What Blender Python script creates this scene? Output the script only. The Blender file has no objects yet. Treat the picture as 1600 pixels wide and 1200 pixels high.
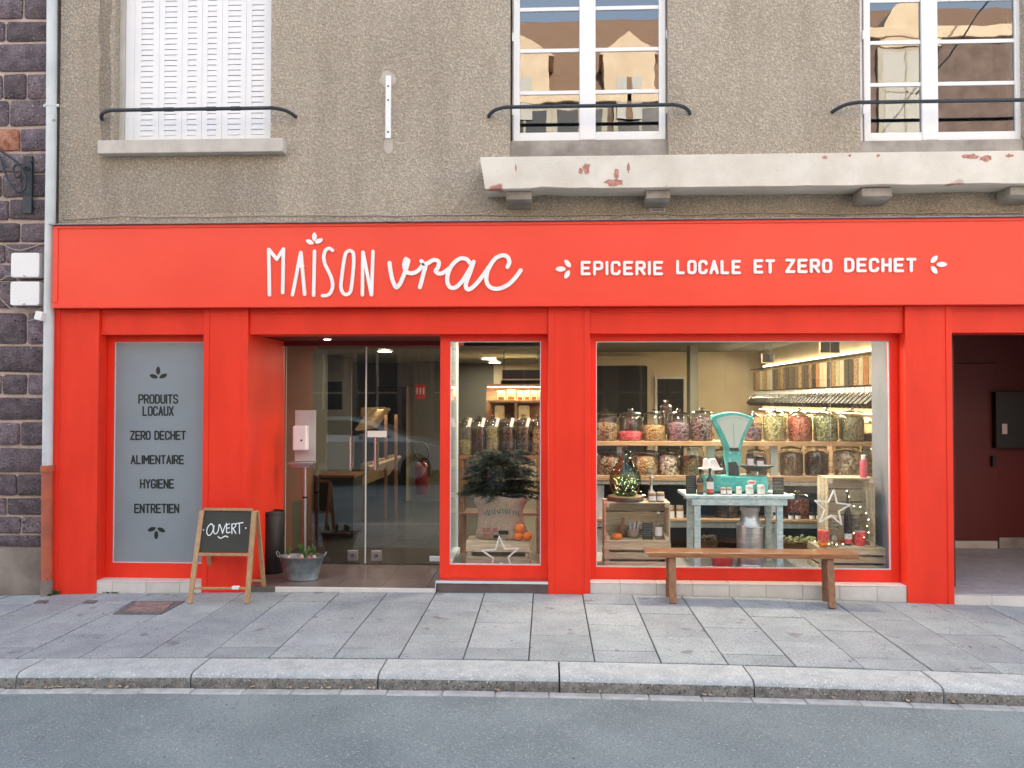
import bpy, math, random
from mathutils import Vector, Matrix
R = math.radians
random.seed(7)
sc = bpy.context.scene
COL = sc.collection

# ---------------------------------------------------------------- camera
F_PX = 1250.0
CAM = Vector((0.0, -7.35, 1.764))
yaw, pitch, roll = R(2.5), R(1.15), R(0.07)
FW = Vector((-math.sin(yaw)*math.cos(pitch), math.cos(yaw)*math.cos(pitch), math.sin(pitch)))
RT = Vector((math.cos(yaw), math.sin(yaw), 0))
UP = RT.cross(FW)
RT, UP = RT*math.cos(roll)+UP*math.sin(roll), UP*math.cos(roll)-RT*math.sin(roll)
cam_d = bpy.data.cameras.new("camera"); cam = bpy.data.objects.new("camera", cam_d); COL.objects.link(cam)
cam_d.sensor_width = 36; cam_d.lens = 36*F_PX/1600; cam_d.clip_start = .05; cam_d.clip_end = 500
m = Matrix((RT, UP, -FW)).transposed().to_4x4(); m.translation = CAM
cam.matrix_world = m
sc.camera = cam

# ---------------------------------------------------------------- sky, sun, exposure
SUN_EL, SUN_AZ = R(23), R(14)          # behind the shop, a little to the right
w = bpy.data.worlds.new("World"); sc.world = w; w.use_nodes = True
nt = w.node_tree; bg = nt.nodes['Background']
sky = nt.nodes.new('ShaderNodeTexSky'); sky.sky_type = 'NISHITA'; sky.sun_disc = False
sky.sun_elevation = SUN_EL; sky.sun_rotation = SUN_AZ
sky.air_density = 1.0; sky.dust_density = 3.2; sky.ozone_density = 1.0
# thin high cloud veiling the blue
tcw = nt.nodes.new('ShaderNodeTexCoord'); mpw = nt.nodes.new('ShaderNodeMapping'); mpw.inputs['Scale'].default_value = (1, 1, 3)
nzw = nt.nodes.new('ShaderNodeTexNoise'); nzw.inputs['Scale'].default_value = 2.2; nzw.inputs['Detail'].default_value = 6
rpw = nt.nodes.new('ShaderNodeMapRange'); rpw.inputs[1].default_value = .35; rpw.inputs[2].default_value = .65; rpw.inputs[3].default_value = .30; rpw.inputs[4].default_value = .62
mxw = nt.nodes.new('ShaderNodeMix'); mxw.data_type = 'RGBA'; mxw.inputs[7].default_value = (3.0, 3.15, 3.35, 1)
nt.links.new(tcw.outputs['Generated'], mpw.inputs[0]); nt.links.new(mpw.outputs[0], nzw.inputs['Vector']); nt.links.new(nzw.outputs[0], rpw.inputs[0]); nt.links.new(rpw.outputs[0], mxw.inputs[0])
nt.links.new(sky.outputs[0], mxw.inputs[6]); nt.links.new(mxw.outputs[2], bg.inputs[0]); bg.inputs[1].default_value = 0.13
sl = bpy.data.lights.new("sun", 'SUN'); sl.energy = 4.2; sl.angle = R(.55); sl.color = (1, .93, .82)
sun = bpy.data.objects.new("sun", sl); COL.objects.link(sun)
sd = Vector((math.sin(SUN_AZ)*math.cos(SUN_EL), math.cos(SUN_AZ)*math.cos(SUN_EL), math.sin(SUN_EL)))
sun.rotation_euler = sd.to_track_quat('Z', 'Y').to_euler()
sc.view_settings.view_transform = 'Standard'; sc.view_settings.look = 'None'
sc.view_settings.exposure = 2.4; sc.view_settings.gamma = 1
sc.view_settings.use_curve_mapping = False
sc.cycles.use_denoising = True
sc.cycles.max_bounces = 10; sc.cycles.transparent_max_bounces = 32; sc.cycles.diffuse_bounces = 4
sc.cycles.sample_clamp_indirect = 6

# ---------------------------------------------------------------- helpers
def P(px, py, Y):
    d = FW + RT*((px-800)/F_PX) + UP*((600-py)/F_PX)
    t = (Y-CAM.y)/d.y
    return CAM + d*t
def X(px, Y, py=625): return P(px, py, Y).x
def Z(py, Y, px=855): return P(px, py, Y).z
def gz(x): return max(-.0034*(x+.3)**2, -.14)     # the street is slightly crowned along its length
def G(px, py, z=None):                     # point where the pixel's ray meets the ground (or height z)
    d = FW + RT*((px-800)/F_PX) + UP*((600-py)/F_PX)
    if z is not None: return CAM + d*((z-CAM.z)/d.z)
    q = 0.0
    for _ in range(6): p = CAM + d*((q-CAM.z)/d.z); q = gz(p.x)
    return p
YG = 0.2
def RPt(px, py, Yv):                      # a point seen mirrored in the facade glass
    p = P(px, py, Yv); return Vector((p.x, 2*YG-Yv, p.z))

WL = {}
class MB:
    def __init__(s): s.v = []; s.f = []
    def quad(s, a, b, c, d):
        n = len(s.v); s.v += [tuple(a), tuple(b), tuple(c), tuple(d)]; s.f.append((n, n+1, n+2, n+3)); return s
    def box(s, x0, x1, y0, y1, z0, z1):
        if x0 > x1: x0, x1 = x1, x0
        if y0 > y1: y0, y1 = y1, y0
        if z0 > z1: z0, z1 = z1, z0
        n = len(s.v)
        s.v += [(x0,y0,z0),(x1,y0,z0),(x1,y1,z0),(x0,y1,z0),(x0,y0,z1),(x1,y0,z1),(x1,y1,z1),(x0,y1,z1)]
        s.f += [(n,n+3,n+2,n+1),(n+4,n+5,n+6,n+7),(n,n+1,n+5,n+4),(n+1,n+2,n+6,n+5),(n+2,n+3,n+7,n+6),(n+3,n,n+4,n+7)]
        return s
    def bar(s, p0, p1, w, d, up=(0,1,0)):
        p0 = Vector(p0); p1 = Vector(p1); a = (p1-p0).normalized(); u = Vector(up)
        r = a.cross(u).normalized(); u = r.cross(a).normalized(); n = len(s.v)
        for p in (p0, p1):
            for i, j in ((-1,-1),(1,-1),(1,1),(-1,1)): s.v.append(tuple(p + r*i*w/2 + u*j*d/2))
        s.f += [(n,n+3,n+2,n+1),(n+4,n+5,n+6,n+7),(n,n+1,n+5,n+4),(n+1,n+2,n+6,n+5),(n+2,n+3,n+7,n+6),(n+3,n,n+4,n+7)]
        return s
    def tube(s, pts, r, seg=8, caps=True):
        pts = [Vector(p) for p in pts]; n0 = len(s.v); N = len(pts)
        rr = r if isinstance(r, (list, tuple)) else [r]*N
        t = (pts[1]-pts[0]).normalized(); u = t.orthogonal().normalized()
        for i, p in enumerate(pts):
            t = (pts[min(i+1, N-1)]-pts[max(i-1, 0)]).normalized()
            u = (u - t*u.dot(t)).normalized(); v = t.cross(u)
            for k in range(seg):
                a = 2*math.pi*k/seg; s.v.append(tuple(p+(u*math.cos(a)+v*math.sin(a))*rr[i]))
        for i in range(N-1):
            for k in range(seg):
                a = n0+i*seg+k; b = n0+i*seg+(k+1) % seg; s.f.append((a, b, b+seg, a+seg))
        if caps:
            s.f.append(tuple(n0+k for k in range(seg))[::-1]); s.f.append(tuple(n0+(N-1)*seg+k for k in range(seg)))
        return s
    def lathe(s, c, prof, seg=16, sx=1, sy=1):
        n0 = len(s.v)
        for r, z in prof:
            for k in range(seg):
                a = 2*math.pi*k/seg; s.v.append((c[0]+r*sx*math.cos(a), c[1]+r*sy*math.sin(a), c[2]+z))
        for i in range(len(prof)-1):
            for k in range(seg):
                a = n0+i*seg+k; b = n0+i*seg+(k+1) % seg; s.f.append((a, b, b+seg, a+seg))
        if prof[0][0] > 1e-4: s.f.append(tuple(n0+k for k in range(seg))[::-1])
        if prof[-1][0] > 1e-4: s.f.append(tuple(n0+(len(prof)-1)*seg+k for k in range(seg)))
        return s
    def drop(s):
        s.v = [(v[0], v[1], v[2]+gz(v[0])) for v in s.v]; return s
    def cyl(s, c, r, h, seg=16): return s.lathe(c, [(r, 0), (r, h)], seg)
    def prism(s, poly, y0, y1):            # poly in (x, z), front at y0
        n = len(s.v); k = len(poly)
        s.v += [(x, y0, z) for x, z in poly] + [(x, y1, z) for x, z in poly]
        s.f.append(tuple(range(n, n+k))); s.f.append(tuple(range(n+2*k-1, n+k-1, -1)))
        for i in range(k): j = (i+1) % k; s.f.append((n+i, n+k+i, n+k+j, n+j))
        return s
    def prismx(s, poly, x0, x1):           # poly in (y, z)
        n = len(s.v); k = len(poly)
        s.v += [(x0, y, z) for y, z in poly] + [(x1, y, z) for y, z in poly]
        s.f.append(tuple(range(n, n+k))); s.f.append(tuple(range(n+2*k-1, n+k-1, -1)))
        for i in range(k): j = (i+1) % k; s.f.append((n+i, n+k+i, n+k+j, n+j))
        return s
    def ribbon(s, pts, w, y0, dep, caps=5):  # pts in (x, z): a flat stroke with round ends, dep thick in y
        pts = [Vector(p) for p in pts]
        q = [pts[0]]
        for p in pts[1:]:
            if (p-q[-1]).length > 1e-5: q.append(p)
        pts = q; N = len(pts); L = []; Rr = []; h = w/2
        if N > 6 and (pts[0]-pts[-1]).length < 1e-4:
            pts = pts[:-1]; N -= 1
            for i in range(N):
                t = (pts[(i+1) % N]-pts[i-1]).normalized(); n = Vector((-t.y, t.x)); L.append(pts[i]+n*h); Rr.append(pts[i]-n*h)
            b0 = len(s.v)
            for y in (y0, y0+dep):
                for a in L+Rr: s.v.append((a.x, y, a.y))
            K = 2*N
            for i in range(N):
                j = (i+1) % N
                s.f += [(b0+i, b0+N+i, b0+N+j, b0+j), (b0+K+j, b0+K+N+j, b0+K+N+i, b0+K+i), (b0+i, b0+j, b0+K+j, b0+K+i), (b0+N+j, b0+N+i, b0+K+N+i, b0+K+N+j)]
            return s
        if N == 1: pts = [pts[0], pts[0]+Vector((1e-4, 0))]; N = 2
        for i in range(N):
            t = (pts[min(i+1, N-1)]-pts[max(i-1, 0)]).normalized(); n = Vector((-t.y, t.x))
            L.append(pts[i]+n*h); Rr.append(pts[i]-n*h)
        def cap(p, t):
            a0 = math.atan2(t.y, t.x); return [p+Vector((math.cos(a0+math.pi/2-math.pi*k/(caps+1)), math.sin(a0+math.pi/2-math.pi*k/(caps+1))))*h for k in range(1, caps+1)]
        t0 = (pts[0]-pts[1]).normalized(); t1 = (pts[-1]-pts[-2]).normalized()
        for (y, flip) in ((y0, False), (y0+dep, True)):
            n = len(s.v)
            for a in L+Rr: s.v.append((a.x, y, a.y))
            for i in range(N-1):
                f = (n+i, n+N+i, n+N+i+1, n+i+1); s.f.append(f if not flip else f[::-1])
            for (p, t, a, b) in ((pts[-1], t1, n+N-1, n+2*N-1), (pts[0], t0, n+N, n)):
                c = cap(p, t); m0 = len(s.v)
                for e in c: s.v.append((e.x, y, e.y))
                f = tuple([a]+[m0+k for k in range(caps)]+[b]); s.f.append(f[::-1] if not flip else f)
        out = L + cap(pts[-1], t1) + Rr[::-1] + cap(pts[0], t0)
        n = len(s.v); k = len(out)
        s.v += [(a.x, y0, a.y) for a in out] + [(a.x, y0+dep, a.y) for a in out]
        for i in range(k): j = (i+1) % k; s.f.append((n+i, n+j, n+k+j, n+k+i))
        return s
    def xf(s, M, i0=0):
        for i in range(i0, len(s.v)): s.v[i] = tuple(M @ Vector(s.v[i]))
        return s
    def add(s, o):
        n = len(s.v); s.v += o.v; s.f += [tuple(i+n for i in f) for f in o.f]; return s

def build(mb, name, mat, parent=None, bevel=0, smooth=None, seg=2, kind=None):
    vs = mb.v
    lo = [min(v[i] for v in vs) for i in range(3)]; hi = [max(v[i] for v in vs) for i in range(3)]
    c = Vector(((lo[0]+hi[0])/2, (lo[1]+hi[1])/2, lo[2] if parent is None else (lo[2]+hi[2])/2))
    me = bpy.data.meshes.new(name)
    me.from_pydata([(v[0]-c.x, v[1]-c.y, v[2]-c.z) for v in vs], [], mb.f)
    me.validate(); me.update()
    if mat: me.materials.append(mat)
    if smooth is not None:
        me.shade_smooth(); me.set_sharp_from_angle(angle=R(smooth))
    o = bpy.data.objects.new(name, me); COL.objects.link(o)
    WL[o.name] = c
    if parent: o.parent = parent; o.location = c - WL[parent.name]
    else: o.location = c
    if bevel:
        b = o.modifiers.new('bevel', 'BEVEL'); b.width = bevel; b.segments = seg; b.limit_method = 'ANGLE'; b.angle_limit = R(40)
    if kind: o['kind'] = kind
    return o
def empty(name, loc):
    o = bpy.data.objects.new(name, None); o.empty_display_size = .1; COL.objects.link(o); o.location = loc; WL[o.name] = Vector(loc); return o
def tag(o, label=None, cat=None, group=None, kind=None):
    if label: o['label'] = label
    if cat: o['category'] = cat
    if group: o['group'] = group
    if kind: o['kind'] = kind
    return o
def thing(name, loc, label, cat, group=None): return tag(empty(name, loc), label, cat, group)
def copy_tree(o, parent=None, mats=None):
    c = o.copy(); COL.objects.link(c)
    if parent: c.parent = parent
    if mats and o.name.split('.')[0] in mats and o.type == 'MESH':
        c.material_slots[0].link = 'OBJECT'; c.material_slots[0].material = mats[o.name.split('.')[0]]
    for ch in list(o.children): copy_tree(ch, c, mats)
    return c
def smooth_pts(p, k=6, closed=False):
    p = [Vector(a) for a in p]; out = []; N = len(p)
    rng = range(N) if closed else range(N-1)
    for i in rng:
        g = (lambda j: p[j % N]) if closed else (lambda j: p[min(max(j, 0), N-1)])
        a, b, c, d = g(i-1), g(i), g(i+1), g(i+2)
        for q in range(k):
            t = q/k; out.append(.5*((2*b)+(c-a)*t+(2*a-5*b+4*c-d)*t*t+(3*b-a-3*c+d)*t**3))
    out.append(p[0] if closed else p[-1]); return out

# ---------------------------------------------------------------- materials
def mat(name, c1, c2=None, vs=6, rough=.6, metal=0, bump=0, bs=60, stretch=(1,1,1), rnd=0, speck=None, ss=300, sth=.72, coat=0, bd=.01, det=6, contrast=(.35,.65), spec=.5, hue=0, voro=0, vb=0, emit=0, alpha=None):
    m = bpy.data.materials.new(name); m.use_nodes = True; nt = m.node_tree; N = nt.nodes; L = nt.links
    b = N['Principled BSDF']; b.inputs['Roughness'].default_value = rough; b.inputs['Metallic'].default_value = metal
    b.inputs['Specular IOR Level'].default_value = spec
    if coat: b.inputs['Coat Weight'].default_value = coat; b.inputs['Coat Roughness'].default_value = .15
    c1 = tuple(c1)+(1,)
    geo = N.new('ShaderNodeNewGeometry'); mp = N.new('ShaderNodeMapping'); mp.inputs['Scale'].default_value = stretch
    L.new(geo.outputs['Position'], mp.inputs[0]); oi = None
    if rnd or hue:
        oi = N.new('ShaderNodeObjectInfo')
        va = N.new('ShaderNodeVectorMath'); va.operation = 'SCALE'; L.new(oi.outputs['Random'], va.inputs['Scale']); va.inputs[0].default_value = (13.1, 7.7, 5.3)
        vb_ = N.new('ShaderNodeVectorMath'); vb_.operation = 'ADD'; L.new(geo.outputs['Position'], vb_.inputs[0]); L.new(va.outputs[0], vb_.inputs[1]); L.new(vb_.outputs[0], mp.inputs[0])
    col = None
    def noise(scale, detail=det, rgh=.55):
        n = N.new('ShaderNodeTexNoise'); n.inputs['Scale'].default_value = scale; n.inputs['Detail'].default_value = detail; n.inputs['Roughness'].default_value = rgh
        L.new(mp.outputs[0], n.inputs['Vector']); return n
    def ramp(src, a, c, ca, cb):
        r = N.new('ShaderNodeValToRGB'); r.color_ramp.elements[0].position = a; r.color_ramp.elements[1].position = c
        r.color_ramp.elements[0].color = ca; r.color_ramp.elements[1].color = cb; L.new(src, r.inputs[0]); return r
    def mix(fac, a, c, mode='MIX'):
        x = N.new('ShaderNodeMix'); x.data_type = 'RGBA'; x.blend_type = mode
        if hasattr(fac, 'is_linked'): L.new(fac, x.inputs['Factor'])
        else: x.inputs['Factor'].default_value = fac
        for s_, i in ((a, 'A'), (c, 'B')):
            k = [q for q in x.inputs if q.name == i and q.type == 'RGBA'][0]
            if hasattr(s_, 'is_linked'): L.new(s_, k)
            else: k.default_value = s_
        return [q for q in x.outputs if q.type == 'RGBA'][0]
    if c2 is not None:
        c2 = tuple(c2)+(1,)
        if voro:
            v = N.new('ShaderNodeTexVoronoi'); v.inputs['Scale'].default_value = voro; L.new(mp.outputs[0], v.inputs['Vector'])
            sp = N.new('ShaderNodeSeparateColor'); L.new(v.outputs['Color'], sp.inputs[0])
            col = ramp(sp.outputs[0], .1, .9, c1, c2).outputs[0]
        else:
            col = ramp(noise(vs).outputs[0], contrast[0], contrast[1], c1, c2).outputs[0]
    if speck:
        for (scol, sscale, thr) in speck:
            n = noise(sscale, 2); r = ramp(n.outputs[0], thr, thr+.05, (0,0,0,1), (1,1,1,1))
            col = mix(r.outputs[0], col if col else c1, tuple(scol)+(1,))
    if rnd or hue:
        hs = N.new('ShaderNodeHueSaturation')
        if col: L.new(col, hs.inputs['Color'])
        else: hs.inputs['Color'].default_value = c1
        mr = N.new('ShaderNodeMapRange'); mr.inputs[3].default_value = 1-rnd; mr.inputs[4].default_value = 1+rnd; L.new(oi.outputs['Random'], mr.inputs[0]); L.new(mr.outputs[0], hs.inputs['Value'])
        if hue:
            mu = N.new('ShaderNodeMath'); mu.operation = 'MULTIPLY'; mu.inputs[1].default_value = 7.3; L.new(oi.outputs['Random'], mu.inputs[0])
            fr = N.new('ShaderNodeMath'); fr.operation = 'FRACT'; L.new(mu.outputs[0], fr.inputs[0])
            mh = N.new('ShaderNodeMapRange'); mh.inputs[3].default_value = .5-hue; mh.inputs[4].default_value = .5+hue; L.new(fr.outputs[0], mh.inputs[0]); L.new(mh.outputs[0], hs.inputs['Hue'])
        col = hs.outputs[0]
    if col: L.new(col, b.inputs['Base Color'])
    else: b.inputs['Base Color'].default_value = c1
    if bump:
        bn = N.new('ShaderNodeBump'); bn.inputs['Strength'].default_value = bump; bn.inputs['Distance'].default_value = bd
        if vb:
            v2 = N.new('ShaderNodeTexVoronoi'); v2.inputs['Scale'].default_value = vb; L.new(mp.outputs[0], v2.inputs['Vector']); iv = N.new('ShaderNodeMath'); iv.operation = 'SUBTRACT'; iv.inputs[0].default_value = 1; L.new(v2.outputs['Distance'], iv.inputs[1]); L.new(iv.outputs[0], bn.inputs['Height'])
        else: L.new(noise(bs, 4).outputs[0], bn.inputs['Height'])
        L.new(bn.outputs[0], b.inputs['Normal'])
    if emit:
        b.inputs['Emission Color'].default_value = c1; b.inputs['Emission Strength'].default_value = emit
    return m
def glass(name, tint=(1,1,1), f0=.045, rough=0.0, boost=1.0, wave=0):
    m = bpy.data.materials.new(name); m.use_nodes = True; nt = m.node_tree; N = nt.nodes; L = nt.links
    N.remove(N['Principled BSDF']); out = N['Material Output']
    tr = N.new('ShaderNodeBsdfTransparent'); tr.inputs[0].default_value = tuple(tint)+(1,)
    gl = N.new('ShaderNodeBsdfGlossy'); gl.inputs['Roughness'].default_value = rough
    if wave:
        g0 = N.new('ShaderNodeNewGeometry'); nz = N.new('ShaderNodeTexNoise'); nz.inputs['Scale'].default_value = 2.6; nz.inputs['Detail'].default_value = 2
        bp = N.new('ShaderNodeBump'); bp.inputs['Strength'].default_value = 1; bp.inputs['Distance'].default_value = wave
        L.new(g0.outputs['Position'], nz.inputs['Vector']); L.new(nz.outputs[0], bp.inputs['Height']); L.new(bp.outputs[0], gl.inputs['Normal'])
    geo = N.new('ShaderNodeNewGeometry'); dt = N.new('ShaderNodeVectorMath'); dt.operation = 'DOT_PRODUCT'
    L.new(geo.outputs['Incoming'], dt.inputs[0]); L.new(geo.outputs['Normal'], dt.inputs[1])
    def M_(op, a, c=None):
        x = N.new('ShaderNodeMath'); x.operation = op
        for i, s_ in enumerate((a, c)):
            if s_ is None: continue
            if hasattr(s_, 'is_linked'): L.new(s_, x.inputs[i])
            else: x.inputs[i].default_value = s_
        return x.outputs[0]
    a = M_('ABSOLUTE', dt.outputs['Value']); a = M_('SUBTRACT', 1.0, a); a = M_('POWER', a, 5.0)
    a = M_('MULTIPLY', a, 1-f0); a = M_('ADD', a, f0); a = M_('MINIMUM', M_('MULTIPLY', a, boost), 1.0)
    mx = N.new('ShaderNodeMixShader'); L.new(a, mx.inputs[0]); L.new(tr.outputs[0], mx.inputs[1]); L.new(gl.outputs[0], mx.inputs[2]); L.new(mx.outputs[0], out.inputs[0])
    return m
def emis(name, c, s):
    m = bpy.data.materials.new(name); m.use_nodes = True; b = m.node_tree.nodes['Principled BSDF']
    b.inputs['Base Color'].default_value = tuple(c)+(1,); b.inputs['Emission Color'].default_value = tuple(c)+(1,); b.inputs['Emission Strength'].default_value = s
    return m

M = {}
M['red'] = mat('red_paint', (.88,.046,.020), (.78,.036,.015), vs=2.2, stretch=(1.5,1.5,.45), rough=.42, bump=.25, bs=160, bd=.002, spec=.35)
M['signred'] = mat('sign_red_panel', (.93,.070,.036), (.89,.058,.029), vs=1.1, rough=.38, bump=.05, bs=90, bd=.002, spec=.5)
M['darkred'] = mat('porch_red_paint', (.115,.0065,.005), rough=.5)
M['white'] = mat('white_paint', (.86,.87,.88), rough=.4)
M['letter'] = mat('white_letter_acrylic', (.93,.93,.93), rough=.35)
M['shutter'] = mat('white_shutter_paint', (.86,.87,.88), (.80,.82,.84), vs=3, rough=.45)
M['black'] = mat('black_paint', (.012,.012,.013), rough=.45)
M['vinyl'] = mat('black_vinyl', (.012,.018,.018), rough=.5)
M['iron'] = mat('blue_black_iron', (.018,.028,.04), (.035,.045,.06), vs=30, rough=.5, bump=.3, bs=120)
M['zinc'] = mat('zinc_flashing', (.16,.18,.21), (.30,.33,.36), vs=8, rough=.45, metal=.4)
M['film'] = mat('grey_window_film', (.23,.29,.335), (.26,.32,.365), vs=1.5, rough=.30, spec=.7)
M['stone'] = mat('purple_stone', (.095,.072,.090), (.20,.155,.175), vs=9, rough=.7, bump=1, bs=45, bd=.03, rnd=.38, hue=.035, speck=[((.40,.36,.38), 62, .635), ((.02,.016,.02), 45, .62)])
M['stone_red'] = mat('rust_stone', (.30,.08,.04), (.45,.24,.16), vs=20, rough=.75, bump=.9, bs=45, bd=.02, speck=[((.5,.42,.36), 75, .66)])
M['mortar'] = mat('pink_mortar', (.46,.37,.33), (.60,.49,.45), vs=14, rough=.9, bump=.7, bs=140)
M['plinth'] = mat('plinth_render', (.19,.165,.15), (.30,.27,.245), vs=3.5, rough=.9, bump=.5, bs=60)
M['conc'] = mat('sill_concrete', (.50,.47,.43), (.62,.59,.54), vs=5, rough=.8, bump=.3, bs=90)
M['conc_d'] = mat('stained_concrete', (.25,.225,.20), (.44,.41,.37), vs=4, rough=.85, bump=.3, bs=90)
M['slabc'] = mat('balcony_limewash', (.66,.62,.54), (.78,.75,.68), vs=3, rough=.8, bump=.35, bs=70, speck=[((.42,.20,.16), 3.2, .70), ((.30,.25,.22), 26, .74)])
M['pipe'] = mat('grey_downpipe', (.52,.58,.60), (.64,.70,.72), vs=3, rough=.4, speck=[((.35,.33,.30), 14, .70)])
M['terra'] = mat('terracotta_pipe', (.50,.13,.065), (.36,.10,.06), vs=5, rough=.6, speck=[((.12,.08,.06), 22, .68)])
M['plasticbox'] = mat('white_plastic', (.84,.86,.88), rough=.4)
M['wire'] = mat('pale_cable', (.42,.38,.34), rough=.6)
M['asphalt'] = mat('asphalt', (.15,.20,.22), (.255,.32,.34), vs=1.3, rough=.85, bump=1.0, bs=110, bd=.012, contrast=(.3,.7), speck=[((.40,.42,.44), 90, .60), ((.13,.145,.165), 75, .61), ((.58,.58,.58), 60, .70), ((.05,.055,.06), 24, .735)])
M['slab'] = mat('paving_concrete', (.26,.30,.325), (.34,.385,.41), vs=4, rough=.85, bump=.6, bs=120, bd=.006, rnd=.11, hue=.012, speck=[((.46,.49,.52), 95, .60), ((.14,.155,.17), 85, .61), ((.12,.12,.125), 16, .70), ((.205,.215,.22), 5, .66)])
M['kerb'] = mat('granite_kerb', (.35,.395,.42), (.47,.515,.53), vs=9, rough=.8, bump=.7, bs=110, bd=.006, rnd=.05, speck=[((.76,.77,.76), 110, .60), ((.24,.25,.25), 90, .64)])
M['kerbf'] = mat('dark_kerb_face', (.14,.14,.135), (.27,.27,.26), vs=22, rough=.9, bump=.9, bs=90, bd=.01, speck=[((.50,.50,.48), 80, .62), ((.05,.05,.048), 60, .60)])  # darker speckled granite for the street side of the kerb stones
M['gutter'] = mat('gutter_stone', (.36,.37,.375), (.50,.51,.51), vs=12, rough=.85, bump=.5, bs=120, rnd=.08, speck=[((.25,.23,.2), 40, .68)])
M['joint'] = mat('joint_dirt', (.035,.034,.028), (.07,.075,.04), vs=6, rough=.95)
M['tile'] = mat('white_step_tile', (.60,.60,.58), (.68,.67,.65), vs=9, rough=.35, rnd=.05, speck=[((.42,.38,.34), 60, .72)])
M['ptile'] = mat('porch_tile', (.40,.39,.41), (.50,.49,.51), vs=9, rough=.4, rnd=.05)
M['etile'] = mat('entrance_tile', (.115,.085,.085), (.155,.12,.118), vs=7, rough=.28, rnd=.05)
M['ftile'] = mat('shop_floor_tile', (.07,.068,.062), (.10,.095,.088), vs=4, rough=.22, rnd=.04)
M['grout'] = mat('grout', (.12,.11,.10), rough=.9)
M['steel'] = mat('brushed_steel', (.55,.55,.56), rough=.28, metal=1)
M['plate'] = mat('satin_steel_plate', (.48,.47,.49), rough=.5, metal=.1)
M['chrome'] = mat('chrome', (.75,.75,.76), rough=.12, metal=1)
M['alu'] = mat('white_aluminium', (.62,.72,.78), rough=.4)
M['wood'] = mat('weathered_crate_wood', (.46,.39,.27), (.66,.59,.44), vs=6, stretch=(1,4,12), rough=.8, bump=.35, bs=40, rnd=.18, speck=[((.14,.09,.06), 5, .74)])
M['easel'] = mat('pine_easel_wood', (.36,.22,.11), (.48,.32,.18), vs=14, stretch=(6,6,.8), rough=.55, rnd=.08, bump=.2)
M['bench'] = mat('varnished_bench_wood', (.20,.080,.030), (.37,.18,.080), vs=10, stretch=(.7,6,6), rough=.32, rnd=.06, bump=.2, coat=.3)
M['benchleg'] = mat('varnished_bench_leg', (.15,.058,.024), (.26,.12,.052), vs=10, stretch=(7,7,.7), rough=.35, rnd=.06, bump=.2, coat=.2)
M['board'] = mat('shelf_board_wood', (.34,.22,.12), (.46,.33,.21), vs=8, stretch=(.8,6,6), rough=.6, bump=.2)
M['bluewood'] = mat('pale_blue_wood', (.42,.52,.56), (.56,.66,.70), vs=6, stretch=(5,5,1), rough=.6, rnd=.05)
M['tablew'] = mat('washed_blue_table', (.36,.55,.62), (.66,.77,.79), vs=9, stretch=(2,4,4), rough=.6, speck=[((.22,.33,.38), 12, .68)])
M['teal'] = mat('turquoise_scale', (.05,.42,.41), (.15,.60,.57), vs=14, rough=.4, speck=[((.45,.66,.62), 22, .66), ((.02,.10,.10), 34, .74)])
M['teal_pale'] = mat('scale_dial_face', (.50,.64,.60), (.58,.72,.68), vs=5, rough=.4)
M['milk'] = mat('milk_can_aluminium', (.42,.46,.50), (.58,.62,.65), vs=9, stretch=(1,1,6), rough=.36, metal=.85)
M['bucket'] = mat('red_bucket', (.60,.025,.02), rough=.4)
M['basin'] = mat('galvanised_zinc', (.20,.26,.30), (.34,.41,.45), vs=14, rough=.42, metal=.7)
M['soil'] = mat('soil', (.03,.02,.014), (.06,.04,.03), vs=40, rough=.95, bump=.8, bs=80)
M['leaf'] = mat('fresh_leaf', (.05,.13,.025), (.10,.22,.05), vs=30, rough=.5)
M['fir'] = mat('fir_needles', (.008,.018,.011), (.024,.045,.025), vs=14, rough=.7, rnd=.1)
M['bulbr'] = mat('red_onion_bulb', (.36,.05,.07), (.5,.22,.22), vs=40, rough=.4)
M['bulbw'] = mat('pale_bulb', (.6,.48,.42), (.5,.3,.25), vs=40, rough=.4)
M['sack'] = mat('jute_sack', (.38,.30,.22), (.50,.41,.31), vs=50, rough=.9, bump=.6, bs=180)
M['orange'] = mat('pumpkin_orange', (.85,.26,.03), (.75,.18,.02), vs=12, rough=.4, bump=.1)
M['slate'] = mat('blackboard', (.022,.027,.024), (.03,.036,.032), vs=6, rough=.55)
M['chalk'] = mat('chalk', (.80,.84,.90), rough=.9)
M['chalkd'] = mat('chalk_small', (.30,.36,.40), rough=.9)
M['paper'] = mat('paper_label', (.78,.80,.82), rough=.7)
M['pink'] = mat('pink_plastic', (.72,.12,.18), rough=.35)
M['redgl'] = mat('red_candle_glass', (.66,.05,.06), (.8,.14,.12), vs=40, rough=.25)
M['wax'] = mat('lilac_wax', (.62,.52,.68), rough=.5)
M['beer'] = mat('dark_bottle_glass', (.018,.010,.008), rough=.08, spec=.8)
M['greenglass'] = glass('demijohn_glass', (.30,.46,.36), .06, 0, 1.3)
M['jar'] = glass('jar_glass', (.90,.92,.91), .05, 0.02, 2.2)
M['lidg'] = glass('jar_lid_glass', (.72,.75,.73), .07, 0.05, 4.0)
M['clear'] = glass('clear_bottle_glass', (.80,.85,.84), .06, .02, 1.5)
M['acrylic'] = glass('acrylic_bin', (.95,.94,.90), .04, .03, 1.2)
M['shopglass'] = glass('shop_window_glass', (.955,.97,.96), .045, 0, .60, wave=.0004)
M['doorglass'] = glass('door_glass', (.80,.82,.80), .050, 0, 2.0, wave=.0003)
M['upglass'] = glass('upstairs_window_glass', (.55,.60,.62), .12, 0, 1.5, wave=.0007)
M['iwall'] = mat('cream_interior_wall', (.48,.40,.27), (.52,.44,.31), vs=2, rough=.8)
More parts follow.
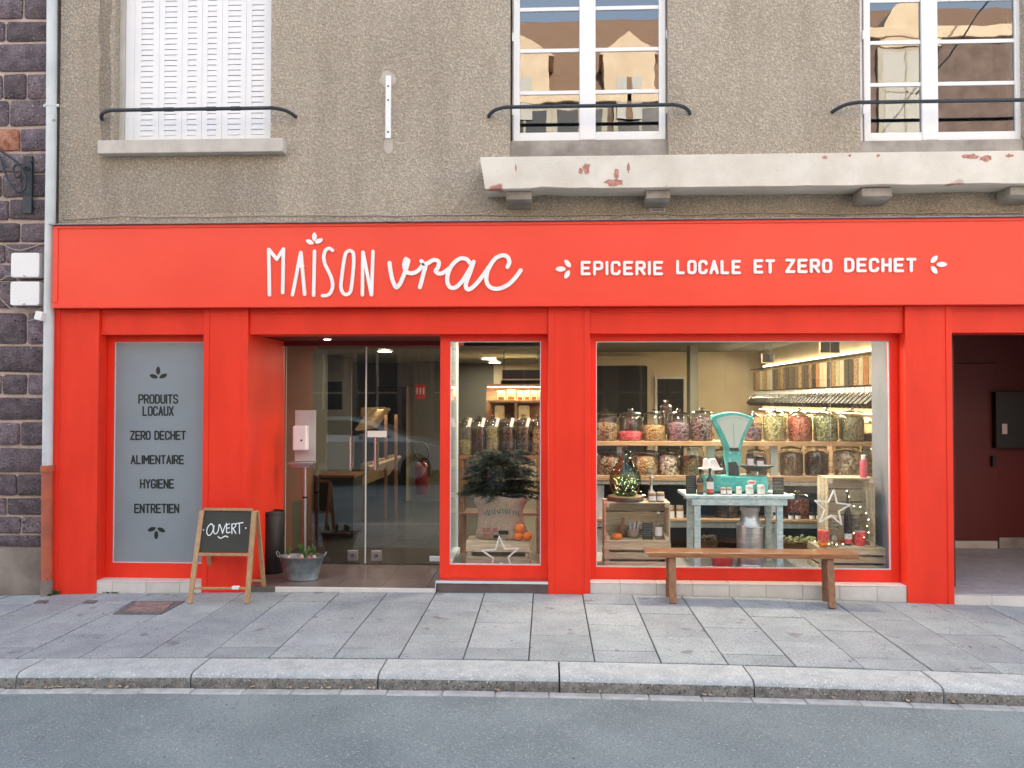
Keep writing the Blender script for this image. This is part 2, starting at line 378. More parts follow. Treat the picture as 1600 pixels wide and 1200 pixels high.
M['iwall2'] = mat('dim_interior_wall', (.12,.115,.095), rough=.85)  # wall colour darkened to stand in for the dim left side of the room
M['ceil'] = mat('shop_ceiling', (.20,.20,.165), rough=.85)
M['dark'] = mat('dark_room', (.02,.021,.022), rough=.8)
M['idoor'] = mat('grey_interior_door', (.44,.44,.42), rough=.6)
M['ext'] = mat('extinguisher_red', (.15,.012,.010), rough=.35)
M['sign_r'] = mat('red_safety_sign', (.7,.03,.02), rough=.5)
M['lamp'] = emis('warm_lamp', (1,.80,.50), 2.5)
M['lampw'] = emis('white_lamp', (1,.93,.80), 14)
M['fairy'] = emis('fairy_bulb', (1,.74,.36), 9)
M['weed'] = mat('weed_green', (.06,.11,.025), (.12,.17,.05), vs=40, rough=.7)
M['litter'] = mat('dry_leaf', (.42,.24,.13), (.58,.46,.36), vs=60, rough=.8)
M['cover'] = mat('worn_red_cover', (.20,.14,.135), (.33,.22,.21), vs=10, rough=.85, bump=.4, bs=140, speck=[((.10,.09,.09), 30, .62)])
M['patch'] = mat('dark_stain_concrete', (.10,.10,.105), (.16,.155,.16), vs=20, rough=.9, bump=.4, bs=120)
M['lino'] = mat('grey_platform', (.44,.44,.43), rough=.5)
def plaster(k=1.0, nm='roughcast_plaster'):
    m = mat(nm, (.80,.715,.59), (.88,.80,.68), vs=1.1, rough=.95, contrast=(.32,.68))
    nt = m.node_tree; N = nt.nodes; L = nt.links; b = N['Principled BSDF']
    geo = N.new('ShaderNodeNewGeometry')
    v = N.new('ShaderNodeTexVoronoi'); v.inputs['Scale'].default_value = 56; v.feature = 'SMOOTH_F1'; v.inputs['Smoothness'].default_value = .5
    n1 = N.new('ShaderNodeTexNoise'); n1.inputs['Scale'].default_value = 60; n1.inputs['Detail'].default_value = 5
    dv = N.new('ShaderNodeVectorMath'); dv.operation = 'ADD'
    sc_ = N.new('ShaderNodeVectorMath'); sc_.operation = 'SCALE'; sc_.inputs['Scale'].default_value = .05
    L.new(geo.outputs['Position'], n1.inputs['Vector']); L.new(n1.outputs['Color'], sc_.inputs[0]); L.new(sc_.outputs[0], dv.inputs[0]); L.new(geo.outputs['Position'], dv.inputs[1]); L.new(dv.outputs[0], v.inputs['Vector'])
    ad = N.new('ShaderNodeMath'); ad.operation = 'MULTIPLY_ADD'; L.new(v.outputs['Distance'], ad.inputs[0]); ad.inputs[1].default_value = -1.3; L.new(n1.outputs[0], ad.inputs[2])
    bn = N.new('ShaderNodeBump'); bn.inputs['Strength'].default_value = 1.0; bn.inputs['Distance'].default_value = .022; L.new(ad.outputs[0], bn.inputs['Height']); L.new(bn.outputs[0], b.inputs['Normal'])
    # grain shade painted into the roughcast pits, and broad streaks of grime
    old = b.inputs['Base Color'].links[0].from_socket
    r = N.new('ShaderNodeValToRGB'); r.color_ramp.elements[0].position = .12; r.color_ramp.elements[0].color = (.70,.68,.645,1); r.color_ramp.elements[1].position = .62; r.color_ramp.elements[1].color = (1.1,1.1,1.1,1)
    a5 = N.new('ShaderNodeMath'); a5.operation = 'ADD'; a5.inputs[1].default_value = .35; L.new(ad.outputs[0], a5.inputs[0]); L.new(a5.outputs[0], r.inputs[0])
    x = N.new('ShaderNodeMix'); x.data_type = 'RGBA'; x.blend_type = 'MULTIPLY'; x.inputs[0].default_value = 1
    L.new(old, x.inputs[6]); L.new(r.outputs[0], x.inputs[7])
    mp = N.new('ShaderNodeMapping'); mp.inputs['Scale'].default_value = (2.2, 1, .35); L.new(geo.outputs['Position'], mp.inputs[0])
    n2 = N.new('ShaderNodeTexNoise'); n2.inputs['Scale'].default_value = 1.0; n2.inputs['Detail'].default_value = 5; L.new(mp.outputs[0], n2.inputs['Vector'])
    r2 = N.new('ShaderNodeValToRGB'); r2.color_ramp.elements[0].position = .34; r2.color_ramp.elements[0].color = (.86,.85,.845,1); r2.color_ramp.elements[1].position = .52; r2.color_ramp.elements[1].color = (1,1,1,1); L.new(n2.outputs[0], r2.inputs[0])
    x2 = N.new('ShaderNodeMix'); x2.data_type = 'RGBA'; x2.blend_type = 'MULTIPLY'; x2.inputs[0].default_value = 1
    L.new(x.outputs[2], x2.inputs[6]); L.new(r2.outputs[0], x2.inputs[7]); x3 = N.new('ShaderNodeMix'); x3.data_type = 'RGBA'; x3.blend_type = 'MULTIPLY'; x3.inputs[0].default_value = 1; x3.inputs[7].default_value = (k, k*.985, k*.98, 1); L.new(x2.outputs[2], x3.inputs[6]); L.new(x3.outputs[2], b.inputs['Base Color'])
    return m
M['plaster'] = plaster(); M['plaster_d'] = plaster(.66, 'grimy_roughcast'); M['plaster_m'] = plaster(.84, 'darker_roughcast')
# ================================================================ GROUND
rnd = random.Random(3)
def strip(y0, y1, zt, x0, x1, n=40):
    top = [(x1-(x1-x0)*i/n, zt+gz(x1-(x1-x0)*i/n)) for i in range(n+1)]
    mb = MB(); k = n+1
    mb.v = [(x, y0, z) for x, z in top]+[(x, y1, z) for x, z in top]+[(x, y0, -.5) for x, z in top]
    for i in range(n): mb.f += [(i, i+1, k+i+1, k+i)[::-1], (i, i+1, 2*k+i+1, 2*k+i)]
    return mb
road = build(strip(-40, -2.285, -.105, -40, 40, 320), 'road', M['asphalt'], kind='structure')
ground = build(MB().box(-60, 60, -60, 40, -1.2, -.52), 'ground', M['plinth'], kind='structure')
pav = build(strip(-1.885, .30, -.016, -12, 12), 'pavement', M['joint'], kind='structure')
pitch_x = .447; KY = -1.885; SL = .655
for k in range(-17, 18):
    x0 = -.57+pitch_x*k
    off = -.35 if k % 2 == 0 else -.65
    edges = [0.0]; y = off + (0 if k % 3 else .02)
    while y > KY+.12: edges.append(y); y -= SL*(1+rnd.uniform(-.02, .02))
    edges.append(KY)
    for a, b_ in zip(edges, edges[1:]):
        g = .004; gy = .005; tz = rnd.uniform(-.0035, .0025); t2 = rnd.uniform(-.002, .002)
        w0 = rnd.uniform(0, .002)
        mb = MB().box(x0+g+w0, x0+pitch_x-g, b_+gy, a-(gy if a < 0 else 0), -.05, tz)
        for i in (5, 6): mb.v[i] = (mb.v[i][0], mb.v[i][1], mb.v[i][2]+t2)
        mb.drop()
        build(mb, 'paving_slab', M['slab'], pav, bevel=.003, seg=1)
# worn service cover and dark patches in the pavement at left
def ground_poly(pts, z0, z1):
    q = [G(px, py) for px, py in pts]; mb = MB(); n = len(q)
    mb.v = [(p.x, p.y, z0+gz(p.x)) for p in q]+[(p.x, p.y, z1+gz(p.x)) for p in q]
    mb.f = [tuple(range(n, 2*n))]+[(i, (i+1) % n, n+(i+1) % n, n+i) for i in range(n)]; return mb
cv = thing('service_cover', G(240, 949), 'worn reddish service cover with dark corners set in the pavement left of the chalkboard easel', 'manhole cover')
build(ground_poly([(176, 960), (207, 940), (289, 940), (252, 960)], -.01, .0062), 'rim', M['patch'], cv)
build(ground_poly([(196, 957), (214, 942), (272, 942), (254, 957)], -.008, .0105), 'lid', M['cover'], cv)
for i, (pts, lab) in enumerate([(([(52, 943), (60, 939), (76, 939), (72, 943)]), 'small dark square patch in the pavement nearest the terracotta pipe'),
                 ([(128, 943), (137, 939), (153, 939), (147, 943)], 'small dark square patch in the pavement below the left step tiles')]):
    tag(build(ground_poly(pts, -.01, .0072), 'pavement_patch', M['patch']), lab, 'patch', 'dark patches in the pavement')
# kerb
kerb = build(strip(-2.185, -1.89, -.05, -12, 12), 'kerb', M['joint'], kind='structure')
x = X(600, -1.9, 1040)-1.2*8+.02
for k in range(17):
    L_ = 1.2+(.03 if k % 2 else -.03)
    y0, y1 = -2.195, -1.893; zt = -.004+rnd.uniform(-.002, .002); g = .006
    pr = [(y1, -.3), (y0, -.3), (y0-.006, -.06), (y0, -.034), (y0+.014, -.016), (y0+.04, -.006), (y0+.10, zt), (y1, zt)]
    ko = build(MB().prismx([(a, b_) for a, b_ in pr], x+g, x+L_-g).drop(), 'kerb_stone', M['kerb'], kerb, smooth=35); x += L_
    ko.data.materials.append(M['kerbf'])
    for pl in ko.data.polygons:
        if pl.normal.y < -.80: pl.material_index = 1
gut = build(strip(-2.284, -2.185, -.112, -12, 12), 'gutter', M['joint'], kind='structure')
x = -6.2
while x < 6.2:
    L_ = .33+rnd.uniform(-.03, .03)
    build(MB().box(x+.002, x+L_-.002, -2.29+rnd.uniform(-.006, .006), -2.204, -.2, -.098+rnd.uniform(-.003, .002)).drop(), 'gutter_stone', M['gutter'], gut, bevel=.006, seg=1); x += L_
# dry leaves lying in the gutter
lit = MB()
for k in range(54):
    if k < 16: px = rnd.choice([52, 60, 95, 103, 115, 130, 147, 188, 200, 285, 425, 445, 460, 1480])+rnd.uniform(-5, 5); py = 1059+px*.018+rnd.uniform(-1, 2)
    else: px = rnd.uniform(0, 1600); py = 1061+px*.018+rnd.uniform(-3, 3)
    p = G(px, py, -.095); s_ = rnd.uniform(.008, .022); a = rnd.uniform(0, 3.1); p.y = max(min(p.y, -2.215), -2.30)
    n = len(lit.v)
    for q in range(6):
        t = q/6*6.283; rr = s_*(1 if q % 3 else .5); dx = math.cos(t)*rr*1.3; dy = math.sin(t)*rr*.6
        lit.v.append((p.x+dx*math.cos(a)-dy*math.sin(a), p.y+dx*math.sin(a)+dy*math.cos(a), -.090+rnd.uniform(0, .012)))
    lit.f.append(tuple(range(n, n+6)))
lit.drop()
tag(build(lit, 'leaf_litter', M['litter'], kind='stuff'), 'scattered dry leaves and bits of litter lying along the foot of the kerb', 'leaf litter')
def pebbles(n):
    mb = MB()
    for k in range(n):
        x_ = rnd.uniform(-5, 5); y_ = rnd.uniform(-4.2, -2.36); s_ = rnd.uniform(.003, .009); z_ = -.105
        i = len(mb.v); mb.v += [(x_-s_, y_, z_), (x_, y_-s_*.8, z_), (x_+s_, y_, z_), (x_, y_+s_*.9, z_), (x_, y_, z_+s_*.8)]
        mb.f += [(i, i+1, i+4), (i+1, i+2, i+4), (i+2, i+3, i+4), (i+3, i, i+4)]
    return mb.drop()
tag(build(pebbles(260), 'loose_grit', M['gutter'], kind='stuff'), 'loose grit scattered over the road surface', 'grit')
# opposite side of the street, behind the camera
build(MB().box(-40, 40, -12.0, -9.9, -.5, .02), 'opposite_pavement', M['plinth'], kind='structure')

# ================================================================ SHOP BUILDING
WF = .06; XL = X(86, 0, 300); XR = 7.2; ZTOP = 9.0
zf0 = Z(478, -.10); zf1 = Z(345.5, -.10)
bld = thing('shop_building', (0, 3.5, 0), 'beige roughcast building with tall upstairs windows above the red shopfront', 'building')
def wall(x0, x1, z0, z1, y0=WF, y1=WF+.34, mt='plaster', name='facade_wall', par=None): return build(MB().box(x0, x1, y0, y1, z0, z1), name, M[mt], par or bld)
w1 = (X(178.5, WF, 120), X(424, WF, 120)); w2 = (X(797, WF, 120), X(1044, WF, 120)); w3 = (X(1344, WF, 120), X(1601, WF, 120))
zs1 = Z(223, WF, 300); zs2 = Z(243, WF, 900); zh = 5.95
zb = zf0+.1
mbw = MB()
def wb(x0, x1, z0, z1): mbw.box(x0, x1, WF, WF+.34, z0, z1)
wb(XL, w1[0], zb, ZTOP); wb(w1[1], w2[0], zb, ZTOP); wb(w2[1], w3[0], zb, ZTOP); wb(w3[1], XR, zb, ZTOP)
wb(w1[0], w1[1], zb, zs1); wb(w2[0], w2[1], zb, zs2-.11); wb(w3[0], w3[1], zb, zs2-.11)
for a in (w1, w2, w3): wb(a[0], a[1], zh, ZTOP)
build(mbw, 'facade_wall', M['plaster'], bld)
build(MB().box(XL, XR, .40, .50, zb+.002, ZTOP), 'inner_leaf', M['dark'], bld) if False else None
# mass of the building behind, roof, side walls (keep the sun off the street)
build(MB().box(XL, XR, 7.6, 7.8, -.3, ZTOP), 'rear_wall', M['plaster'], bld)
build(MB().box(XL, XL+.2, WF+.34, 7.6, -.3, ZTOP), 'side_wall', M['plaster'], bld)
build(MB().box(XR-.2, XR, WF+.34, 7.6, -.3, ZTOP), 'side_wall', M['plaster'], bld)
roofp = [(WF-.35, ZTOP), (WF-.35, ZTOP+.12), (3.9, ZTOP+3.0), (8.15, ZTOP+.12), (8.15, ZTOP)]
M['rooft'] = mat('brown_roof_tile', (.16,.085,.05), (.24,.13,.08), vs=9, rough=.85, bump=.5, bs=30)
build(MB().prismx(roofp, XL, XR), 'roof', M['rooft'], bld)
# step between floors inside (rooms upstairs are dark)
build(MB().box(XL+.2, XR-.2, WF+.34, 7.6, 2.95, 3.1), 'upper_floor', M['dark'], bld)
# --- window 1 : closed white shutters
zs = Z(222, WF+.12, 300)
sh = build(MB().box(X(195, .17, 120), w1[1]-.002, .19, .21, zs1+.004, zh-.01), 'shutter_window', M['shutter'], bld)
cols = [(220, 239), (257, 276), (293, 307), (324, 338), (356, 376), (393, 412)]
leaves = [(196, 248), (249, 314), (315, 347), (348, 384), (385, 424)]
leaf_edges = [196, 210, 248.5, 284.5, 315.5, 347, 384.5, 423.6]
YS = .17
def Xs(px): return P(px, 120, YS).x
zpitch = (Z(100, YS)-Z(108.6, YS)); ztop_s = zh-.02
for i in range(len(leaf_edges)-1):
    a, b_ = Xs(leaf_edges[i])+.0015, Xs(leaf_edges[i+1])-.0015
    lf = MB(); inner = [c for c in cols if leaf_edges[i] < c[0] < leaf_edges[i+1]]
    if not inner: build(MB().box(a, b_, YS, YS+.019, zs1+.006, ztop_s), 'shutter_stile', M['shutter'], sh, bevel=.002, seg=1); continue
    c0, c1 = Xs(inner[0][0]), Xs(inner[0][1])
    zl = Z(203, YS)-.01
    lf.box(a, c0, YS, YS+.019, zs1+.006, ztop_s).box(c1, b_, YS, YS+.019, zs1+.006, ztop_s).box(c0, c1, YS+.0003, YS+.019, zs1+.006, zl)
    build(lf, 'shutter_leaf', M['shutter'], sh)
    sl_ = MB(); z = zl
    while z < ztop_s-zpitch:
        n = len(sl_.v); sl_.box(c0+.0005, c1-.0005, YS+.001, YS+.012, z+.0055, z+zpitch-.0002)
        for q in (4, 5): sl_.v[n+q] = (sl_.v[n+q][0], YS+.006, sl_.v[n+q][2])
        z += zpitch
    build(sl_, 'louvre', M['shutter'], sh, kind='stuff')
build(MB().box(w1[0]-.01, Xs(196)-.002, .155, .215, zs1+.002, zh-.01), 'window_reveal', M['conc'], bld)
q0 = P(152, 230, -.04); q1 = P(442, 230, -.04)
build(MB().box(q0.x, q1.x, -.04, .19, Z(238, -.04, 300), zs1+.003), 'window_sill', M['conc'], bld, bevel=.006)
# --- windows 2 and 3
def casement(xl, xr, px0, px1, left_open, bars, mids, lab=None):
    Yf = .13; z0 = Z(219, Yf, (px0+px1)/2); z1 = zh-.03
    fx0, fx1 = P(px0, 120, Yf).x, P(px1, 120, Yf).x
    f = MB(); mw = .062; fb = .10; st = P(px0+9.5, 120, Yf).x-fx0+.004
    m0, m1 = P(mids[0], 120, Yf).x, P(mids[1], 120, Yf).x
    f.box(fx0, fx0+st, Yf, Yf+.06, z0, z1).box(fx1-st, fx1, Yf, Yf+.06, z0, z1)
    zg0 = Z(206, Yf, (px0+px1)/2)
    f.box(fx0+st, m0, Yf+.001, Yf+.059, z0, zg0).box(m1, fx1-st, Yf+.001, Yf+.059, z0, zg0)
    f.box(fx0+st, m0, Yf+.001, Yf+.059, z1-.06, z1).box(m1, fx1-st, Yf+.001, Yf+.059, z1-.06, z1)
    f.box(m0, m1, Yf-.008, Yf+.06, z0+.002, z1-.002)
    fr = build(f, 'upstairs_window', M['white'], bld, bevel=.004)
    if lab: fr['label'] = lab
    zb_ = sorted([Z(b_, Yf, (px0+px1)/2) for b_ in bars]); dz = .345
    while zb_[-1]+dz < z1-.15: zb_.append(zb_[-1]+dz)
    for (a, b_) in ((fx0+st, m0), (m1, fx1-st)):
        for z in zb_: build(MB().box(a+.001, b_-.001, Yf+.012, Yf+.045, z-.018, z+.018), 'glazing_bar', M['white'], fr, bevel=.003, seg=1)
        zz = [zg0]+zb_+[z1-.06]
        for i in range(len(zz)-1):
            e0 = .0 if i == 0 else .018; e1 = 0 if i == len(zz)-2 else .018
            pn = MB().box(a+.002, b_-.002, Yf+.022, Yf+.028, zz[i]+e0+.001, zz[i+1]-e1-.001)
            build(pn, 'pane', M['upglass'], fr)
    # outer fixed frame with hinges
    o0 = xl+.003; o1 = xr-.003
    for (a, b_) in ((o0+.012, fx0-.006), (fx1+.006, o1)): build(MB().box(a, b_, Yf+.02, Yf+.07, z0-.01, z1), 'outer_frame', M['white'], fr, bevel=.003)
    for zz_ in (z0+.25, z0+.95, z1-.3):
        for xx in (fx0-.012, fx1+.004): build(MB().box(xx, xx+.014, Yf-.004, Yf+.016, zz_, zz_+.08), 'hinge', M['white'], fr)
    build(MB().box(xl, xr, WF+.03, .32, zs2-.11, z0-.012), 'concrete_sill', M['conc_d'], bld)
    build(MB().box(xl, xr, .33, .35, zs2, zh), 'dark_room_sheet', M['dark'], bld)  # dark sheet standing in for the unlit room behind the panes
casement(w2[0], w2[1], 803, 1039, False, [14+61, 76+67.5, 77], (905.5, 931.5)) if False else None
casement(w2[0], w2[1], 802, 1040, False, [143, 77, 12], (905.5, 930.5))
casement(w3[0], w3[1], 1350, 1597, False, [130, 64, -2], (1440, 1465))
# rails
def rail(pxa, pxb, pya, pyb, lab, clips=()):
    a = P(pxa, pya, -.09); b_ = P(pxb, pyb, -.09); z = (a.z+b_.z)/2
    pts = [(a.x-.02, .10, z-.035), (a.x, .02, z-.025), (a.x+.06, -.05, z-.008), (a.x+.16, -.088, z), (a.x+.3, -.09, z)]
    pts += [(b_.x-.3, -.09, z), (b_.x-.16, -.088, z), (b_.x-.06, -.05, z-.008), (b_.x, .02, z-.025), (b_.x+.02, .10, z-.035)]
    r = tag(build(MB().tube(smooth_pts(pts, 5), .0165, 12), 'window_rail', M['iron'], smooth=60), lab, 'rail', 'dark iron rails across the upstairs windows')
    for c in clips:
        p = P(c, pya, -.09); build(MB().tube([(p.x-.045, -.09, z), (p.x+.045, -.09, z)], .0205, 12), 'rail_sleeve', M['iron'], r, smooth=50)
rail(148, 452, 171, 170, 'dark iron rail across the closed white shutters', (228, 264, 330, 368))
rail(764, 1080, 168, 163, 'dark iron rail across the middle upstairs window')
rail(1312, 1640, 161, 155, 'dark iron rail across the upstairs window at the right edge')
# balcony slab and corbels
ys = -.24
a0 = P(749.5, 245, ys); a1 = P(758, 295, ys); zt = P(1200, 240, ys).z; zb2 = P(1200, 291, ys).z
mb = MB(); n = 60; top = []; bot = []
rs = random.Random(5)
for i in range(n+1):
    t = i/n; xx = a1.x+(XR-a1.x)*t
    e = 0
    for cx, wd, am in ((-.02, .28, .014), (.30, .1, .01), (2.95, .22, .012), (3.75, .3, .022), (2.3, .12, .010)):
        e = max(e, am*max(0, 1-abs(xx-cx)/wd))
    bot.append((xx, zb2+e*rs.uniform(.4, 1.3)+rs.uniform(-.001, .001)))
poly = [(a0.x, zt)]+bot+[(XR, zt)]
build(MB().prism(poly, ys, WF), 'balcony_slab', M['slabc'], bld, bevel=.004, seg=1)
for i, (c0, c1) in enumerate(((791, 831), (1009, 1046), (1344, 1391), (1575, 1625))):
    x0 = P(c0, 305, -.12).x; x1 = P(c1, 305, -.12).x
    build(MB().prismx([(-.16, zb2-.002), (-.16, zb2-.075), (-.10, zb2-.095), (WF-.002, zb2-.115), (WF-.002, zb2-.002)], x0, x1), 'corbel', M['conc_d'], bld, bevel=.006)
# peeling patches of the slab are red brick showing through: thin proud scabs of bare brick
M['scab'] = mat('bare_red_brick', (.42,.17,.14), (.58,.34,.28), vs=30, rough=.95, bump=.8, bs=90)
for (cx, cy, rx, ry) in ((916, 262, 6, 9), (907, 268, 3, 6), (960, 285, 15, 7), (963, 272, 4, 8), (982, 262, 2.5, 8), (806, 262, 1.5, 7), (1518, 245, 18, 5), (1540, 248, 12, 5), (1578, 243, 6, 3), (1289, 246, 5, 2.5), (1372, 243, 3, 2.5), (1328, 243, 3, 2)):
    pts = []
    for q in range(14):
        t = q/14*6.283; r_ = rs.uniform(.55, 1.2); p = P(cx+math.cos(t)*rx*r_, cy+math.sin(t)*ry*r_, ys-.002); pts.append((p.x, min(max(p.z, zb2+.012), zt-.004)))
    build(MB().prism(pts, ys-.003, ys+.01), 'bare_brick_patch', M['scab'], bld)
vz = thing('air_vent', P(1028, 325, WF), 'small metal vent grille in the wall just under the balcony slab', 'vent')
v0 = P(1016, 320, WF-.012); v1 = P(1040, 331, WF-.012)
fr = MB().box(v0.x, v1.x, WF-.012, WF+.01, v1.z, v1.z+.010).box(v0.x, v1.x, WF-.012, WF+.01, v0.z-.010, v0.z).box(v0.x, v0.x+.012, WF-.012, WF+.01, v1.z+.01, v0.z-.01).box(v1.x-.012, v1.x, WF-.012, WF+.01, v1.z+.01, v0.z-.01)
build(fr, 'frame', M['conc'], vz); build(MB().box(v0.x+.012, v1.x-.012, WF-.003, WF+.004, v1.z+.01, v0.z-.01), 'opening', M['dark'], vz)
for i in range(3):
    zz = v1.z+.017+i*.012; build(MB().box(v0.x+.0125, v1.x-.0125, WF-.010, WF-.0035, zz, zz+.005), 'slat', M['conc'], vz)
# white slotted bracket between the windows, with a pale filled patch
br = thing('wall_bracket', P(607, 217, WF), 'white metal strip with three screw holes fixed upright on the roughcast wall', 'bracket')
b0 = P(602.5, 118, WF-.02); b1 = P(610.5, 216, WF-.02)
build(MB().box(b0.x, b1.x, WF-.022, WF+.005, b1.z, b0.z), 'strip', M['white'], br, bevel=.003)
for yy in (132, 154, 204): build(MB().box((b0.x+b1.x)/2-.007, (b0.x+b1.x)/2+.007, WF-.0245, WF-.0215, Z(yy, WF)-.008, Z(yy, WF)+.008), 'screw', M['black'], br)
M['filler'] = mat('pale_filler', (.46,.42,.36), (.54,.50,.44), vs=20, rough=.95, bump=.4, bs=80)
for cx, cy, rx, ry in ((606, 124, 13, 14), (607, 228, 8, 14)):
    pts = [(P(cx+math.cos(q/16*6.283)*rx*rs.uniform(.8, 1.1), cy+math.sin(q/16*6.283)*ry*rs.uniform(.8, 1.1), WF-.003)) for q in range(16)]
    build(MB().prism([(p.x, p.z) for p in pts], WF-.003, WF+.01), 'filler_patch', M['filler'], bld)
# grimy strip beside the shutters and a darker patch of render under the first sill
def wallpatch(pts, mt, nm, t=.003):
    q = []
    for (a, b_), (c, d) in zip(pts, pts[1:]+pts[:1]):
        for i in range(8):
            s_ = i/8; p = P(a+(c-a)*s_, b_+(d-b_)*s_, WF-t); q.append((p.x+rs.uniform(-.012, .012), p.z+rs.uniform(-.008, .008)))
    build(MB().prism(q, WF-t, WF+.01), nm, M[mt], bld)
wallpatch([(153, -60), (173, -60), (173, 226), (158, 226)], 'plaster_d', 'grimy_render_strip')
wallpatch([(157, 241), (436, 239), (430, 290), (437, 331), (162, 334)], 'plaster_m', 'darker_render_patch')
wallpatch([(752, 268), (757, 296), (1000, 300), (1270, 297), (1598, 290), (1598, 334), (1000, 337), (700, 338)], 'plaster_m', 'darker_render_patch', .0025)  # slightly darker roughcast band between balcony slab and sign board
# smooth pale band left of the shutters & around first window sill
# cable over the flashing
pts = []
for i, px in enumerate(range(100, 1640, 44)):
    py = 340-px*.0052+rs.uniform(-1.6, 1.6)+(5 if i == 0 else 0)
    pts.append(P(px, py, WF-.012))
tag(build(MB().tube(smooth_pts(pts, 3), .0055, 6), 'wall_cable', M['wire'], smooth=60), 'thin pale cable running along the wall just above the red sign board', 'cable')

# ================================================================ NEIGHBOUR (dark stone)
NY = .10; NXR = P(78, 500, NY).x
nb = thing('neighbour_building', (NXR-2, 3.5, 0), 'dark purple stone building with pale pink joints at the left edge', 'building')
build(MB().box(-13, NXR, NY, 8, -.4, 11), 'mortar_wall', M['mortar'], nb)
rows = [(-8, 30, [38]), (35, 65, [10]), (70, 112, []), (117, 155, [43]), (158, 197, [16]), (202, 236, [33]), (241, 270, []), (273, 308, [40]), (313, 343, [16]), (349, 378, [33]), (382, 410, [10]), (414, 438, [28]), (442, 480, [24]), (489, 537, [43]), (541, 581, []), (585, 616, [44]), (622, 655, []), (660, 695, [33]), (700, 737, []), (741, 773, [29]), (778, 804, [12]), (807, 833, [34]), (836, 853, [])]
def stone(x0, x1, z0, z1, red=False):
    y0 = NY-.018-rs.uniform(0, .014); j = lambda a: rs.uniform(-a, a)
    mb = MB(); n = 5; W_, H_ = x1-x0, z1-z0; r_ = min(W_, H_)*rs.uniform(.07, .14)
    out = []
    for (cx, cz, a0) in ((x1-r_, z1-r_, 0), (x0+r_, z1-r_, 90), (x0+r_, z0+r_, 180), (x1-r_, z0+r_, 270)):
        for q in range(3):
            a = R(a0+q*45); out.append((cx+math.cos(a)*r_*1.06+j(.006), cz+math.sin(a)*r_*1.06+j(.006)))
    mx, mz = (x0+x1)/2, (z0+z1)/2; k = len(out)
    mb.v = [(x, NY+.004, z) for x, z in out]+[(x, y0+.009, z) for x, z in out]+[(mx+(x-mx)*(1-.018/max(W_, .05)*1.2), y0+j(.004), mz+(z-mz)*(1-.022/max(H_, .05))) for x, z in out]+[(mx, y0-.003+j(.004), mz)]
    for l in (0, 1):
        for i in range(k): q = (i+1) % k; mb.f.append((l*k+i, l*k+q, (l+1)*k+q, (l+1)*k+i))
    for i in range(k): mb.f.append((2*k+i, 2*k+(i+1) % k, 3*k))
    build(mb, 'stone', M['stone_red' if red else 'stone'], nb, smooth=45)
for ri, (ya, yb_, spl) in enumerate(rows):
    z1, z0 = Z(ya, NY, 30)-.003, Z(yb_, NY, 30)+.001
    def xx(px): return P(px, (ya+yb_)/2, NY).x
    edge = NXR-.012
    cuts = [xx(s_) for s_ in spl]
    xs = [edge]+sorted(cuts, reverse=True)
    cur = xs[-1]
    if not cuts: cur = xx(2 if ri % 2 else -4); xs.append(cur)
    while cur > -6.6: cur -= rs.uniform(.22, .42); xs.append(cur)
    for i in range(len(xs)-1):
        stone(xs[i+1]+.012, xs[i]-(.012 if i else 0), z0, z1, red=(ri == 5 and i == 1))
z = Z(-12, NY, 30); ri = 0
while z < 7.2:
    h = rs.uniform(.18, .22); cur = NXR-.012; first = True
    while cur > -5.6:
        l_ = rs.uniform(.22, .4); stone(cur-l_+.012, cur-(0 if first else .012), z, z+h-.025); cur -= l_; first = False
    z += h
build(MB().box(-13, P(64.5, 885, NY-.03).x, NY-.035, NY+.01, -.3, Z(856, NY-.035, 30)), 'rendered_plinth', M['plinth'], nb, bevel=.006)

# downpipe
xp = P(80.5, 200, -.02); 
dp = thing('downpipe', P(74, 917, 0), 'white and grey rainwater pipe with terracotta foot beside the dark stone wall', 'drainpipe')
def pc(px, py): p = P(px, py, -.03); return (p.x, p.y, p.z)
build(MB().tube([(P(81.5, 0, -.03).x, -.03, 8.6), pc(81.3, 0), pc(80, 230), pc(76.5, 500), pc(74, 728)], .046, 16), 'pipe', M['pipe'], dp, smooth=60)
tp = build(MB().tube([pc(74, 727), pc(73, 917)], .050, 16), 'terracotta_foot', M['terra'], dp, smooth=60)
build(MB().tube([pc(73, 906), (pc(73, 917)[0], -.03, -.07)], .054, 16), 'base_collar', M['plinth'], dp, smooth=60)
build(MB().tube([pc(74, 727), pc(74, 737)], .060, 16), 'collar', M['terra'], dp, smooth=60)
build(MB().tube([pc(73.7, 778), pc(73.7, 780.5)], .055, 16), 'ring', M['terra'], dp, smooth=60)
cl = MB().tube([pc(80.2, 163), pc(80.2, 167)], .051, 16); c = pc(80.2, 165); cl.box(c[0]-.075, c[0]+.075, -.036, -.026, c[2]-.012, c[2]+.012)
build(cl, 'pipe_clip', M['pipe'], dp, smooth=40)
c = pc(70, 495); mbx = MB().box(-.035, .035, -.04, .04, -.04, .04); mbx.xf(Matrix.Translation((c[0], -.09, c[2])) @ Matrix.Rotation(R(14), 4, 'Y'))
tag(build(mbx, 'cable_outlet', M['plasticbox'], bevel=.006), 'small tilted white plastic cable outlet clipped to the downpipe', 'outlet')
